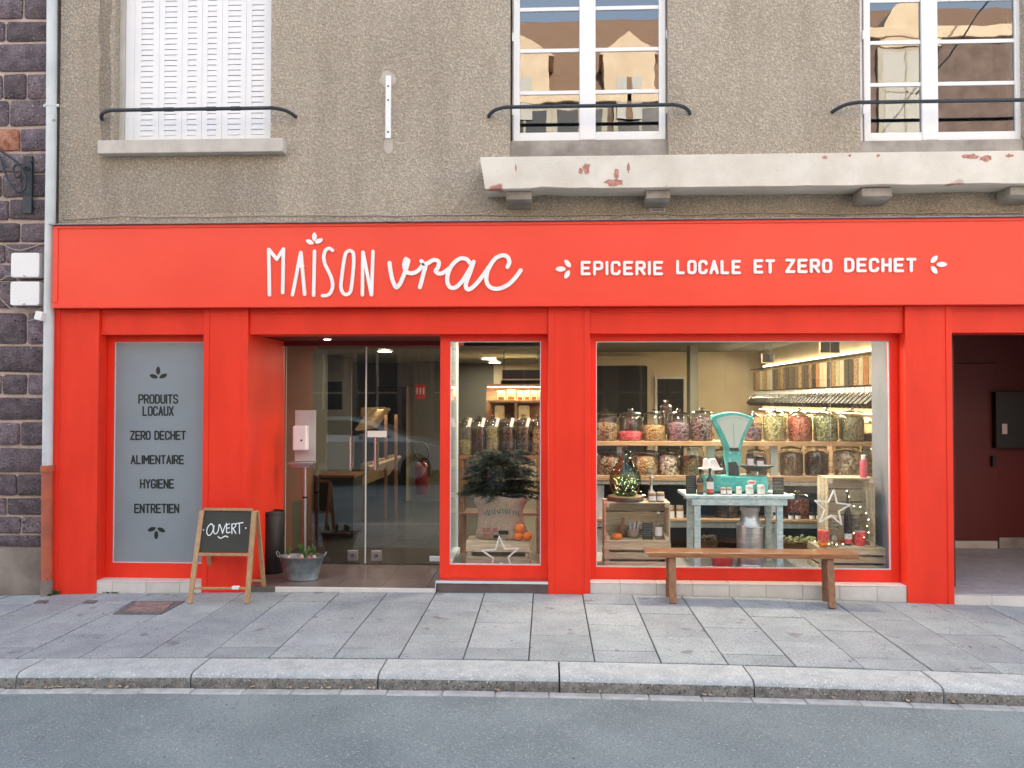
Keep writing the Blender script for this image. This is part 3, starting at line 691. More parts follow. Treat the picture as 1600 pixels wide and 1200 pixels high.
# meter boxes
for (bx0, by0, bx1, by1, lab) in ((17, 395, 61, 433, 'upper white plastic junction box on the dark stone wall'), (16, 440, 61, 477, 'lower white plastic junction box with wires hanging below it')):
    a = P(bx0, by0, NY-.11); b_ = P(bx1, by1, NY-.11)
    t = thing('junction_box', ((a.x+b_.x)/2, NY-.05, b_.z), lab, 'electrical box', 'white boxes on the stone wall')
    def rr_(x0, x1, z0, z1, r_, k=5):
        o_ = []
        for (cx, cz, a0) in ((x1-r_, z1-r_, 0), (x0+r_, z1-r_, 90), (x0+r_, z0+r_, 180), (x1-r_, z0+r_, 270)):
            for q in range(k): aa = R(a0+q*90/(k-1)); o_.append((cx+math.cos(aa)*r_, cz+math.sin(aa)*r_))
        return o_
    build(MB().prism(rr_(a.x, b_.x, b_.z, a.z, .022), NY-.11, NY-.045), 'cover', M['plasticbox'], t, bevel=.006)
    build(MB().prism(rr_(a.x+.004, b_.x-.004, b_.z+.004, a.z-.004, .02), NY-.042, NY-.01), 'back_box', M['plasticbox'], t)
    build(MB().box((a.x+b_.x)/2-.012, (a.x+b_.x)/2+.012, NY-.1165, NY-.109, b_.z+.008, b_.z+.022), 'catch', M['chrome'], t)
def pxtube(pts, Y, r, name, mt, lab, cat):
    q = [P(a, b_, Y if not isinstance(Y, list) else Y[i]) for i, (a, b_) in enumerate(pts)]
    return tag(build(MB().tube(smooth_pts(q, 4), r, 6), name, M[mt], smooth=60), lab, cat)
pxtube([(-14, 372), (0, 380), (12, 386), (28, 391), (45, 388), (68, 380)], NY-.045, .005, 'cable', 'wire', 'thin sagging cable on the stone wall just above the upper junction box', 'cable')
pxtube([(-10, 438), (2, 437), (10, 432), (17, 431)], NY-.05, .005, 'cable', 'wire', 'short cable entering the left side of the upper junction box', 'cable')
pxtube([(-8, 455), (4, 470), (16, 481), (30, 486), (42, 483), (47, 480)], NY-.055, .005, 'cable', 'wire', 'cable looping under the lower junction box', 'cable')
pxtube([(70, 476), (60, 486), (58, 497), (48, 500), (42, 502)], NY-.06, .005, 'cable', 'wire', 'cable hanging between the lower junction box and the downpipe', 'cable')
# wrought iron bracket
ib = thing('iron_sign_bracket', P(43, 333, NY), 'dark wrought iron scroll bracket fixed to the stone wall at the left edge', 'iron bracket')
yb_ = NY-.06
build(MB().box(P(36, 250, yb_).x, P(50, 250, yb_).x, NY-.06, NY-.035, P(43, 333, yb_).z, P(43, 243, yb_).z), 'back_plate', M['iron'], ib, bevel=.003)
def it(pts, r, nm, ys_=None): build(MB().tube(smooth_pts([P(a, b_, (ys_[i] if ys_ else yb_-.05)) for i, (a, b_) in enumerate(pts)], 5), r, 8), nm, M['iron'], ib, smooth=60)
it([(-60, 200), (-30, 215), (0, 235), (40, 262)], .011, 'arm')
it([(0, 244), (8, 270), (18, 290), (29, 300), (38, 296), (40, 280), (34, 264), (26, 257), (21, 264), (24, 275), (30, 276), (33, 269)], .010, 'scroll')
it([(-30, 240), (-14, 250), (0, 246), (10, 262)], .009, 'scroll')
it([(49, 253), (52, 251)], .012, 'bolt', [yb_, yb_-.02]); it([(44, 262), (44, 262.5)], .010, 'bolt', [yb_-.03, yb_+.01])
# ================================================================ SHOPFRONT
YS0 = -.10
sf = thing('shopfront', (0, 0, 0), 'red painted timber shopfront with pilasters around the door and display windows', 'shopfront')
ZB = -.15; zpt = zf0-.002
pil = [(82.5, 152.5), (316.5, 386), (856.5, 922), (1416, 1489), (1960, 2040)]
for i, (a, b_) in enumerate(pil):
    x0, x1 = P(a, 700, 0).x, P(b_, 700, 0).x
    o = build(MB().box(x0+.001, x1-.001, .008, .30 if i != 1 else 1.03, ZB-.005, zpt), 'pilaster', M['red'], sf, bevel=.003)
    ew = .052
    for (p, q) in ((x0, x0+ew), (x1-ew, x1)): build(MB().box(p, q, 0.0, .0085, ZB-.003, zpt-.002), 'edge_strip', M['red'], o, bevel=.002)
PX = [(P(a, 700, 0).x, P(b_, 700, 0).x) for a, b_ in pil]
zt1 = Z(521.5, .035); YT = .035
for i in range(4):
    x0 = PX[i][1]; x1 = PX[i+1][0]
    build(MB().box(x0+.0015, x1-.0015, YT, .30, zt1, zpt), 'transom', M['red'], sf, bevel=.003)
    build(MB().box(x0+.003, x1-.003, YT-.010, YT-.0005, zpt-.045, zpt-.003), 'moulding', M['red'], sf, bevel=.002)
# --- window frames
YW = .15
def frame(name, x0, x1, z0, z1, fl, fr_, fb, ft, glassm, y=YW, glazing=True):
    f = MB().box(x0, x0+fl, y, y+.07, z0, z1).box(x1-fr_, x1, y, y+.07, z0, z1).box(x0+fl, x1-fr_, y, y+.07, z0, z0+fb).box(x0+fl, x1-fr_, y, y+.07, z1-ft, z1)
    o = build(f, name, M['red'], sf, bevel=.002, seg=1)
    gx0, gx1, gz0, gz1 = x0+fl, x1-fr_, z0+fb, z1-ft
    s_ = MB(); t = .008; yy = y+.0135
    s_.box(gx0, gx0+t, yy, yy+.02, gz0, gz1).box(gx1-t, gx1, yy, yy+.02, gz0, gz1).box(gx0+t, gx1-t, yy, yy+.02, gz0, gz0+t).box(gx0+t, gx1-t, yy, yy+.02, gz1-t, gz1)
    build(s_, 'glazing_seal', M['alu'], o)
    if glazing: build(MB().box(gx0+t, gx1-t, yy+.006, yy+.014, gz0+t, gz1-t), 'pane', glassm, o)
    return o, (gx0, gx1, gz0, gz1)
ztw = zt1-.0005
def zpx(py, Y=YW, px=855): return P(px, py, Y).z
zbot = zpx(905, YW, 1160)
# left panel (frosted film)
lx0, lx1 = PX[0][1]+.0015, PX[1][0]-.0015
o, g = frame('window_frame', lx0, lx1, zpx(904, YW, 240), ztw, P(177, 700, YW).x-lx0, .004, zpx(880, YW, 240)-zpx(904, YW, 240), ztw-zpx(533, YW), M['film'])
panelY = YW+.0195
LG = g
# middle window
mx0, mx1 = P(687.5, 700, YW).x, PX[2][0]-.0015
o, gm = frame('window_frame', mx0, mx1, zpx(906, YW, 770), ztw, P(703, 700, YW).x-mx0, mx1-P(845, 700, YW).x, zpx(883, YW, 770)-zpx(906, YW, 770), ztw-zpx(533, YW), M['shopglass'])
# big window
bx0, bx1 = PX[2][1]+.0015, PX[3][0]-.0015
o, gb = frame('window_frame', bx0, bx1, zpx(910, YW, 1160), ztw, P(931.5, 700, YW).x-bx0, bx1-P(1391.5, 700, YW).x, zpx(888.5, YW, 1160)-zpx(910, YW, 1160), ztw-zpx(533.5, YW), M['shopglass'])
# metal edged dark sill below the middle window
ms = thing('window_step', (mx0, 0, 0), 'dark brown tiled step with bright metal edge under the small display window', 'step')
build(MB().box(mx0-.002, mx1, .005, .22, -.05, zpx(908, .01, 770)-.02), 'riser', M['etile'], ms)
zz = zpx(907.5, .01, 770)
build(MB().box(mx0-.012, mx1, -.004, YW-.002, zz-.018, zz-.003), 'tread', M['steel'], ms, bevel=.002)
build(MB().box(mx0-.016, mx1, -.012, -.0045, zz-.022, zz), 'metal_nosing', M['alu'], ms)
build(MB().box(mx0-.018, mx0-.0125, -.012, .004, .0, zz-.023), 'metal_corner', M['alu'], ms)
build(MB().box(mx0, mx1, .22, 1.0, -.05, zpx(883, .3, 770)-.02), 'platform', M['etile'], ms)
# white step tiles
def steps(x0, x1, ztop, w_, x_off, lab):
    t = thing('tiled_step', ((x0+x1)/2, .1, 0), lab, 'step', 'pale tiled steps along the shopfront')
    build(MB().box(x0, x1, .022, .22, -.15, ztop-.008), 'step_bed', M['grout'], t)
    x = x_off
    while x > x0: x -= w_
    while x < x1-.01:
        a, b_ = max(x, x0)+.0015, min(x+w_, x1)-.0015
        if b_-a > .02:
            build(MB().box(a, b_, .012, .024, gz((a+b_)/2)-.01, ztop-.0125), 'tile', M['tile'], t, bevel=.002, seg=1)
            build(MB().box(a, b_, .010, YW-.002, ztop-.011, ztop), 'tile', M['tile'], t, bevel=.003, seg=1)
        x += w_
zst = zpx(913, .0, 1160)
steps(PX[0][1]-.03, PX[1][0], zpx(908.5, 0, 230), .32, P(175, 915, 0).x, 'pale tiled step under the frosted window panel')
steps(PX[2][1], PX[3][0], zst, .328, P(1083, 920, 0).x, 'long pale tiled step under the big display window')
zpo = zpx(929, 0, 1540)
pst = thing('porch_step', (PX[3][1]+.6, .5, 0), 'pale tiled floor and step of the dark porch at right', 'step', 'pale tiled steps along the shopfront')
build(MB().box(3.80, PX[4][0], .022, 2.3, -.05, zpo-.008), 'step_bed', M['grout'], pst)
x = PX[3][1]+.003
while x < PX[4][0]-.01:
    b_ = min(x+.33, PX[4][0]); build(MB().box(x+.0015, b_-.0015, .010, .024, -.12, zpo-.0125), 'tile', M['tile'], pst, bevel=.002, seg=1)
    for k in range(7):
      if x > 3.8 or k < 1 or b_ > 3.83: build(MB().box(max(x, 3.803 if k else x)+.0015, b_-.0015, .010+k*.325+.0015, .010+(k+1)*.325-.0015, zpo-.01, zpo), 'tile', M['ptile'], pst, bevel=.002, seg=1)
    x += .33
# porch walls
ph = thing('porch', (PX[3][1]+.7, 1.2, 0), 'dark red entrance porch at the right end of the shopfront', 'porch')
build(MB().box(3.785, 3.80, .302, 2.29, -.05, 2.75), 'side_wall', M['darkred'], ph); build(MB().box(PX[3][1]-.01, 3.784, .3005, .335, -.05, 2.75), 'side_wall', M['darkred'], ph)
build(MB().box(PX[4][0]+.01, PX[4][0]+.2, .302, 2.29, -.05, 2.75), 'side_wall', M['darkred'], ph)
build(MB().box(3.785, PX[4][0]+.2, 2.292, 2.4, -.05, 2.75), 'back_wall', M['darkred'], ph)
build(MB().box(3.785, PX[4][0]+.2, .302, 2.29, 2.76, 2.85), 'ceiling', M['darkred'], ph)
dx0 = P(1494, 700, 2.2).x; dx1 = P(1562, 700, 2.2).x
pd = build(MB().box(dx0, dx1, 2.25, 2.29, zpo+.10, 2.2), 'door', M['darkred'], ph, bevel=.004)
build(MB().box(dx0, dx1, 2.262, 2.289, zpo+.002, zpo+.09), 'threshold', M['conc'], ph, bevel=.004)
build(MB().box(dx1+.02, PX[4][0], 2.262, 2.2895, zpo+.002, zpo+.13), 'skirting', M['conc_d'], ph, bevel=.004)
build(MB().box(dx1-.08, dx1-.04, 2.20, 2.249, 1.0, 1.12), 'door_handle', M['black'], pd, bevel=.004)
mp_ = P(1583, 655, 2.0)
lb = thing('meter_box', (mp_.x+.1, 2.2, 1.2), 'dark box on the back wall inside the dim porch', 'box')
build(MB().box(mp_.x-.1, mp_.x+.3, 2.16, 2.291, P(1583, 700, 2.2).z, P(1583, 612, 2.2).z), 'casing', M['black'], lb, bevel=.006)
build(MB().box(mp_.x-.04, mp_.x+.02, 2.150, 2.159, P(1583, 678, 2.2).z, P(1583, 662, 2.2).z), 'lock', M['steel'], lb, bevel=.002)
# --- entrance recess
zfl = .03; YD = 1.03
build(MB().box(PX[1][1]-.30, PX[1][1]-.012, 1.031, 1.10, 0, 2.6), 'entrance_side', M['red'], sf)
ent = thing('entrance_floor', ((PX[1][1]+mx0)/2, .5, 0), 'dark tiled floor of the recessed shop entrance', 'floor')
build(MB().box(PX[1][1], mx0-.02, .0, YD+.02, -.05, zfl-.008), 'bed', M['grout'], ent)
for i in range(5):
    a = PX[1][1]+.002+i*.42; b_ = min(a+.417, mx0-.021)
    if b_-a < .03: continue
    for k in range(3):
        y0 = .03+k*.333; build(MB().box(a, b_, y0, y0+.330, zfl-.01, zfl), 'tile', M['etile'], ent, bevel=.0015, seg=1)
build(MB().box(P(430, 920, 0).x, mx0-.02, -.004, .028, -.05, zfl-.002), 'threshold_strip', M['tile'], ent, bevel=.003)
ezc = zt1-.01
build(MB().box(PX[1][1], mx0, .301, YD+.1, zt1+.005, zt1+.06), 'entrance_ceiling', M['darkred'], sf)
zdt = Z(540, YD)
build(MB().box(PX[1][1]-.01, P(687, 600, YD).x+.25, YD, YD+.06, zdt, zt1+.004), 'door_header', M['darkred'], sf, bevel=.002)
dl = P(511, 525, .62)
spt = thing('recessed_spotlight', (dl.x, .62, zt1-.01), 'small lit spotlight set in the ceiling of the entrance recess', 'spotlight')
build(MB().cyl((dl.x, .62, zt1-.004), .035, .008), 'lens', M['lampw'], spt); build(MB().lathe((dl.x, .62, zt1-.006), [(.036, .010), (.036, 0), (.052, 0), (.052, .010)], 20), 'trim_ring', M['steel'], spt)
# glass doors
def door(px0, px1, hpx, latch, lab):
    x0, x1 = P(px0, 700, YD).x, P(px1, 700, YD).x; z0 = zfl+.012; z1 = zdt-.006
    t = thing('glass_door', ((x0+x1)/2, YD, zfl), lab, 'door', 'frameless glass doors of the shop entrance')
    build(MB().box(x0+.003, x1-.003, YD+.006, YD+.018, z0, z1), 'glass_leaf', M['doorglass'], t)
    e = MB().box(x0, x0+.0032, YD+.005, YD+.019, z0, z1) if px0 < 500 else MB().box(x0, x0+.012, YD+.004, YD+.019, z0, z1)
    build(e, 'edge_seal', M['alu'], t)
    hx = P(hpx, 700, YD-.05).x
    hd = MB().tube([(hx, YD-.05, Z(735, YD)), (hx, YD-.05, Z(683, YD))], .012, 10)
    hh = build(hd, 'handle', M['chrome'], t, smooth=50)
    build(MB().tube([(hx, YD+.075, Z(735, YD)), (hx, YD+.075, Z(683, YD))], .012, 10), 'handle', M['chrome'], t, smooth=50)
    for zz_ in (692, 727): build(MB().tube([(hx, YD-.05, Z(zz_, YD)), (hx, YD+.075, Z(zz_, YD))], .007, 8), 'standoff', M['chrome'], hh, smooth=50)
    lx = P(latch, 870, YD).x
    pf = build(MB().box(lx-.055, lx+.055, YD-.006, YD+.03, Z(879, YD), Z(863, YD)), 'patch_fitting', M['steel'], t, bevel=.003)
    build(MB().tube([(lx, YD-.014, Z(871, YD)), (lx, YD-.005, Z(871, YD))], .018, 12), 'lock_cylinder', M['black'], pf, smooth=50)
    build(MB().tube([(lx, YD-.020, Z(871, YD)), (lx, YD-.010, Z(871, YD))], .008, 12), 'lock_key', M['chrome'], pf, smooth=50)
    return t
door(446, 570.5, 547, 551, 'left leaf of the frameless glass shop door')
d2 = door(570.5, 702, 586, 588, 'right leaf of the frameless glass shop door')
cx = P(680, 875, YD).x; build(MB().box(cx-.06, cx+.05, YD-.006, YD+.03, Z(879, YD), Z(871, YD)), 'hinge_fitting', M['alu'], d2, bevel=.003)
# small framed notice on the right leaf
c = P(590, 680, YD-.004)
nt_ = thing('door_notice', c, 'small white notice stuck on the glass door above the handle', 'notice')
build(MB().box(P(574, 680, YD).x, P(604, 680, YD).x, YD+.000, YD+.0045, Z(684, YD), Z(674, YD)), 'paper', M['paper'], nt_)
# glass return of the small display window
rt = thing('side_glazing', (mx0, .6, 0), 'glass side of the small display window with pale blue metal edge', 'glazing')
xr_ = P(709, 700, YD).x
build(MB().box(mx0+.05, mx0+.062, YW+.075, YD-.03, .14, zt1-.01), 'pane', M['shopglass'], rt)
build(MB().box(xr_-.03, xr_+.045, YD-.03, YD+.03, .06, zt1-.01), 'corner_post', M['alu'], rt, bevel=.004)
pz = zpx(883, .3, 770)-.02
build(MB().box(mx0+.035, mx0+.10, YW+.075, YD-.031, pz+.001, pz+.06), 'bottom_rail', M['alu'], rt, bevel=.006)

# ================================================================ SIGN BOARD AND LETTERS
fx0 = P(83, 410, YS0).x; fx1 = 6.6
sb = thing('sign_board', (0, YS0, zf0), 'long red fascia sign board with white raised lettering above the shopfront', 'sign')
build(MB().box(fx0+.002, fx1, YS0+.004, WF-.001, zf0, zf1-.004), 'panel', M['signred'], sb)
z_in1 = zf1-.036
b = MB().box(fx0, fx1, YS0-.006, YS0+.0035, z_in1+.004, zf1-.004).box(fx0, fx0+.045, YS0-.006, YS0+.0035, zf0+.05, z_in1+.004).box(fx0, fx1, YS0-.006, YS0+.0035, zf0-.002, zf0+.045)
build(b, 'border', M['signred'], sb, bevel=.002, seg=1)
build(MB().box(fx0-.03, fx1, YS0-.035, WF-.001, zf1-.003, zf1+.008), 'zinc_flashing', M['zinc'], sb, bevel=.003)
build(MB().prismx([(YS0-.02, zf1+.009), (WF-.002, zf1+.055), (WF-.002, zf1+.009)], fx0, fx1), 'mortar_fillet', M['conc_d'], sb)
YL = YS0-.012; DEP = .014
LW_ = 5.2/F_PX*7.25
def zoom7(u, v): p = P(380+u/3.478, 340+v/3.478, YL); return (p.x, p.z)
def letter(strokes, w_, name='letter', conv=zoom7, Y=YL, dep=DEP, mt='letter', par=None, step=.0004, kind=None):
    mb = MB()
    for i, s_ in enumerate(strokes):
        sm = s_[0] == '~'; pts = [conv(*a) for a in (s_[1:] if sm else s_)]
        if sm: pts = smooth_pts(pts, 6)
        else:
            for j in range(len(pts)-1): mb.ribbon([pts[j], pts[j+1]], w_, Y-i*step-j*step*.5, dep+i*step+j*step*.5)
            continue
        mb.ribbon(pts, w_, Y-i*step, dep+i*step)
    return build(mb, name, M[mt], par or sb, kind=kind)
letter([[(138,172),(142,420)], [(138,172),(182,226)], [(182,226),(218,170)], [(218,170),(214,408)]], LW_)
letter([[(312,190),(267,420)], [(313,190),(333,417)], [(296,262),(322,262)]], LW_)
letter([[(387,182),(382,422)]], LW_)
letter([['~',(485,178),(467,167),(447,178),(437,210),(443,250),(462,290),(479,330),(485,372),(474,408),(452,423),(430,424)]], LW_)
letter([['~',(578,178),(556,196),(543,260),(534,330),(530,375),(541,408),(562,418),(583,398),(594,320),(600,240),(597,192),(578,178)]], LW_)
letter([[(650,188),(647,420)], [(651,188),(696,420)], [(705,184),(697,420)]], LW_)
LV = LW_*1.22
letter([['~',(795,246),(800,290),(812,342),(830,378),(850,362),(870,318),(888,268),(897,232)], ['~',(884,224),(875,250),(878,278),(892,297),(920,302),(950,288),(975,258)]], LV)
letter([[(992,258),(960,378)], ['~',(968,236),(985,252),(1005,246),(1035,230),(1062,240),(1058,270),(1046,290),(1064,304),(1090,298),(1118,276)]], LV)
letter([['~',(1232,246),(1210,224),(1170,226),(1128,268),(1108,330),(1120,374),(1152,380),(1190,345),(1222,295),(1252,240)], ['~',(1252,240),(1232,300),(1210,360),(1216,388),(1240,384),(1275,350),(1310,305),(1335,268)]], LV)
letter([['~',(1436,268),(1446,240),(1436,214),(1408,205),(1366,226),(1330,285),(1322,345),(1345,380),(1390,386),(1440,364),(1480,325),(1508,286)]], LV)
def petal(cx, cy, a, L_, W_, conv, Y, dep, mt, par, name='leaf_mark'):
    pts = []
    for q in range(20):
        t = q/20*2*math.pi; x_ = math.cos(t)*L_/2; y_ = math.sin(t)*W_/2*(1-.25*abs(math.cos(t))**3)
        ca, sa = math.cos(R(a)), math.sin(R(a)); pts.append(conv(cx+x_*ca-y_*sa, cy+x_*sa+y_*ca))
    build(MB().prism(pts, Y, Y+dep), name, M[mt], par)
petal(386, 104, 90, 48, 25, zoom7, YL, DEP, 'letter', sb); petal(361, 132, 25, 46, 24, zoom7, YL, DEP, 'letter', sb); petal(411, 127, -28, 46, 24, zoom7, YL, DEP, 'letter', sb)
def zoom8(u, v): p = P(840+u/2.105, 340+v/2.105, YL); return (p.x, p.z)
for (cx, cy, a, L_, W_) in ((76, 169, 0, 34, 17), (99, 151, 50, 30, 16), (97, 187, -60, 30, 16), (1330, 154, 0, 34, 17), (1305, 137, -50, 30, 16), (1305, 172, 55, 30, 16)):
    petal(cx, cy, a, L_, W_, zoom8, YL, DEP, 'letter', sb)
FONT = {
'A': [[(0,1),(.5,0)], [(.5,0),(1,1)], [(.2,.66),(.8,.66)]],
'C': [['~',(1,.22),(.86,.04),(.5,-.0),(.12,.05),(0,.25),(0,.5),(0,.75),(.12,.95),(.5,1),(.86,.96),(1,.78)]],
'D': [[(0,0),(0,1)], ['~',(0,0),(.55,.0),(.9,.1),(1,.3),(1,.5),(1,.7),(.9,.9),(.55,1),(0,1)]],
'E': [[(0,0),(0,1)], [(0,0),(1,0)], [(0,.5),(.85,.5)], [(0,1),(1,1)]],
'G': [['~',(1,.2),(.86,.04),(.5,0),(.12,.05),(0,.25),(0,.5),(0,.75),(.12,.95),(.5,1),(.86,.96),(1,.8),(1,.56)], [(1,.54),(.55,.54)]],
'H': [[(0,0),(0,1)], [(1,0),(1,1)], [(0,.5),(1,.5)]],
'I': [[(.5,0),(.5,1)]],
'L': [[(0,0),(0,1)], [(0,1),(.9,1)]],
'M': [[(0,1),(0,0)], [(0,0),(.5,.62)], [(.5,.62),(1,0)], [(1,0),(1,1)]],
'N': [[(0,1),(0,0)], [(0,0),(1,1)], [(1,1),(1,0)]],
'O': [['~',(.5,0),(.12,.05),(0,.25),(0,.5),(0,.75),(.12,.95),(.5,1),(.88,.95),(1,.75),(1,.5),(1,.25),(.88,.05),(.5,0)]],
'P': [[(0,0),(0,1)], ['~',(0,0),(.7,0),(1,.12),(1,.28),(1,.44),(.7,.56),(0,.56)]],
'R': [[(0,0),(0,1)], ['~',(0,0),(.7,0),(1,.12),(1,.27),(1,.42),(.7,.53),(0,.53)], [(.5,.53),(1,1)]],
'S': [['~',(1,.17),(.85,.03),(.5,0),(.12,.05),(0,.22),(.1,.40),(.5,.5),(.9,.60),(1,.78),(.88,.95),(.5,1),(.15,.97),(0,.83)]],
'T': [[(0,0),(1,0)], [(.5,0),(.5,1)]],
'U': [['~',(0,0),(0,.4),(0,.75),(.12,.95),(.5,1),(.88,.95),(1,.75),(1,.4),(1,0)]],
'V': [[(0,0),(.5,1)], [(.5,1),(1,0)]],
'X': [[(0,0),(1,1)], [(1,0),(0,1)]],
'Y': [[(0,0),(.5,.5)], [(1,0),(.5,.5)], [(.5,.5),(.5,1)]],
'Z': [[(0,0),(1,0)], [(1,0),(0,1)], [(0,1),(1,1)]],
}
def word(text, x0, x1, y0, y1, th, Y, dep, mt, par, sp=.62, name='letter'):
    ad = [0.0 if c == 'I' else (1.25 if c == 'M' else 1.0) for c in text]
    tot = sum(ad)+sp*(len(text)-1); u = (x1-x0-th)/tot; x = x0+th/2
    wid = th/F_PX*(Y-CAM.y)
    for c, a in zip(text, ad):
        def conv(p, q, x=x, a=a):
            xx_ = x+p*a*u if c != 'I' else x
            yy_ = y0+th/2+q*(y1-y0-th); pp = P(xx_, yy_, Y); return (pp.x, pp.z)
        letter(FONT[c], wid, name, conv, Y, dep, mt, par, step=.0003)
        x += (a+sp)*u
for t, u0, u1 in (('EPICERIE', 142, 413), ('LOCALE', 456, 669), ('ET', 711, 781), ('ZERO', 815, 969), ('DECHET', 1009, 1246)):
    um = (u0+u1)/2; v0 = 144-(um-150)*.0118; v1 = v0+47
    word(t, 840+u0/2.105, 840+u1/2.105, 340+v0/2.105, 340+v1/2.105, 4.3, YL, DEP, 'letter', sb, sp=.72)
# --- vinyl lettering on the frosted panel
vt = thing('window_lettering', P(245, 880, panelY), 'black vinyl lettering and leaf marks on the frosted window panel', 'lettering')
VY = panelY-.0022
for t, a, b_, c, d in (('PRODUITS', 216, 278.5, 616, 631), ('LOCAUX', 222.5, 271.5, 634.5, 650), ('ZERO', 203, 235.5, 673, 687.5), ('DECHET', 241, 290.5, 673, 687.5), ('ALIMENTAIRE', 204, 287.5, 711, 725.5), ('HYGIENE', 218.5, 272, 748.5, 763.5), ('ENTRETIEN', 209.5, 280, 787, 802)):
    word(t, a, b_, c, d, 2.4, VY, .0015, 'vinyl', vt, sp=.48)
def pxc(u, v): p = P(u, v, VY); return (p.x, p.z)
for (cx, cy, a) in ((247, 579, 90), (240, 588, 18), (255, 587.5, -25), (237, 827, -20), (252, 828, 25), (244, 836, 92)):
    petal(cx, cy, a, 13, 6.4, pxc, VY, .0015, 'vinyl', vt)
# ================================================================ SHOP INTERIOR
RX0, RX1, RY1, RZ = -4.3, 3.742, 6.9, 2.62
rm = thing('shop_room', (0, 3.5, 0), 'cream walled shop room with tiled floor seen through the display windows', 'room')
rm2 = rm
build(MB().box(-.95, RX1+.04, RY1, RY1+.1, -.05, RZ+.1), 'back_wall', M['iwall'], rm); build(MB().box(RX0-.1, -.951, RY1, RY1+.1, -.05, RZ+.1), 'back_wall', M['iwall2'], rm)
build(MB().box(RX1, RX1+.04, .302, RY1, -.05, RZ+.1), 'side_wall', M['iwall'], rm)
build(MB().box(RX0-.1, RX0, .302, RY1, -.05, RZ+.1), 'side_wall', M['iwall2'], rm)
build(MB().box(RX0, RX1, .302, RY1, RZ, RZ+.1), 'ceiling', M['ceil'], rm) if False else None
# ceiling, cut round the entrance recess
cm = MB().box(RX0, PX[1][1]-.31, .302, RY1, RZ, RZ+.1).box(PX[1][1]-.31, mx0+.05, YD+.12, RY1, RZ, RZ+.1).box(mx0+.05, RX1, .302, RY1, RZ, RZ+.1)
build(cm, 'ceiling', M['ceil'], rm)
build(MB().box(RX0, RX1, .302, .33, zt1+.07, RZ+.2), 'front_beam', M['ceil'], rm)
fl = MB().box(RX0, RX1, YD+.02, RY1, -.08, zfl-.008)
fo = build(fl, 'shop_floor', M['grout'], rm)
for i in range(18):
    for k in range(12):
        a = RX0+i*.46; y0 = YD+.065+k*.5; 
        if a > 0.2 and k > 5: continue
        build(MB().box(a+.002, a+.458, y0+.002, y0+.498, zfl-.009, zfl), 'floor_tile', M['ftile'], fo)
# display platform of the big window and side reveals
zpl = P(1160, 889, .35).z-.008
build(MB().box(bx0, bx1+.0, YW+.072, 1.55, -.04, zpl), 'display_platform', M['lino'], rm)
ex = P(1391.5, 700, YW+.04).x
M['reveal'] = mat('grey_reveal_paint', (.17,.20,.25), (.22,.25,.31), vs=2, rough=.55)
build(MB().box(ex+.004, bx1+.3, YW+.0715, .62, zpl+.001, zt1+.05), 'window_return', M['reveal'], rm)
build(MB().box(P(931, 700, YW).x-.15, P(931, 700, YW).x-.005, YW+.0715, .62, zpl+.001, zt1+.05), 'window_return', M['red'], rm)
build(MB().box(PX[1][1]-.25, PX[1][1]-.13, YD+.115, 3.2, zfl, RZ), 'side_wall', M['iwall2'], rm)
# back features
def panel(px0, px1, py0, py1, Y, t, name, mt, par=rm): 
    a, b_ = P(px0, py0, Y), P(px1, py1, Y); return build(MB().box(a.x, b_.x, Y, Y+t, b_.z, a.z), name, M[mt], par, bevel=.004)
panel(1027, 1068, 592, 800, RY1-.05, .045, 'dark_doorway', 'dark'); 
f = MB(); a, b_ = P(1027, 592, RY1-.06), P(1068, 592, RY1-.06)
f.box(a.x-.04, a.x, RY1-.06, RY1-.002, 0, a.z+.04).box(b_.x, b_.x+.04, RY1-.06, RY1-.002, 0, a.z+.04).box(a.x, b_.x, RY1-.06, RY1-.002, a.z, a.z+.04)
build(f, 'door_surround', M['idoor'], rm)
panel(1078, 1092, 535, 800, 5.2, .3, 'column', 'ceil'); 
panel(900, 1012, 572, 800, RY1-.08, .075, 'dark_recess', 'dark'); panel(902, 1010, 556, 571, RY1-.12, .11, 'lit_beam', 'iwall')
panel(497, 548, 546, 800, 5.4, .06, 'pale_door', 'idoor'); panel(484, 560, 538, 545, 5.35, .11, 'door_lintel', 'ceil')
panel(588, 634, 604, 800, 6.5, .05, 'dark_doorway', 'dark'); panel(635, 645, 604, 800, 6.4, .05, 'door_post', 'iwall')
panel(460, 534, 596, 640, 3.6, .05, 'dark_screen', 'black')
panel(646, 700, 540, 800, 6.3, .08, 'grey_partition', 'iwall2')
# red fire notice and extinguisher with hose
fp = P(657, 612, 5.9)
fn = thing('fire_notice', fp, 'small red safety notice on the inner wall seen through the right glass door', 'notice')
build(MB().box(P(649, 612, 5.9).x, P(665, 612, 5.9).x, 5.9, 5.915, P(657, 623, 5.9).z, P(657, 601, 5.9).z), 'board', M['sign_r'], fn)
for k in (652, 657, 662): build(MB().box(P(k-1, 612, 5.9).x, P(k+1, 612, 5.9).x, 5.894, 5.899, P(657, 616, 5.9).z, P(657, 606, 5.9).z), 'mark', M['paper'], fn)
eb = P(659, 772, 3.4); et = P(659, 722, 3.4)
ex_ = thing('fire_extinguisher', eb, 'dark red fire extinguisher with black hose loop behind the right glass door', 'extinguisher')
h = et.z-eb.z; sr = .095
build(MB().lathe((eb.x, 3.4, eb.z), [(sr*.9, 0), (sr, .02), (sr, h*.84), (sr*.7, h*.95), (.03, h), (.03, h+.03)], 20), 'cylinder', M['ext'], ex_, smooth=40)
build(MB().box(eb.x-.02, eb.x+.09, 3.38, 3.42, et.z+.03, et.z+.06), 'valve', M['black'], ex_, bevel=.004)
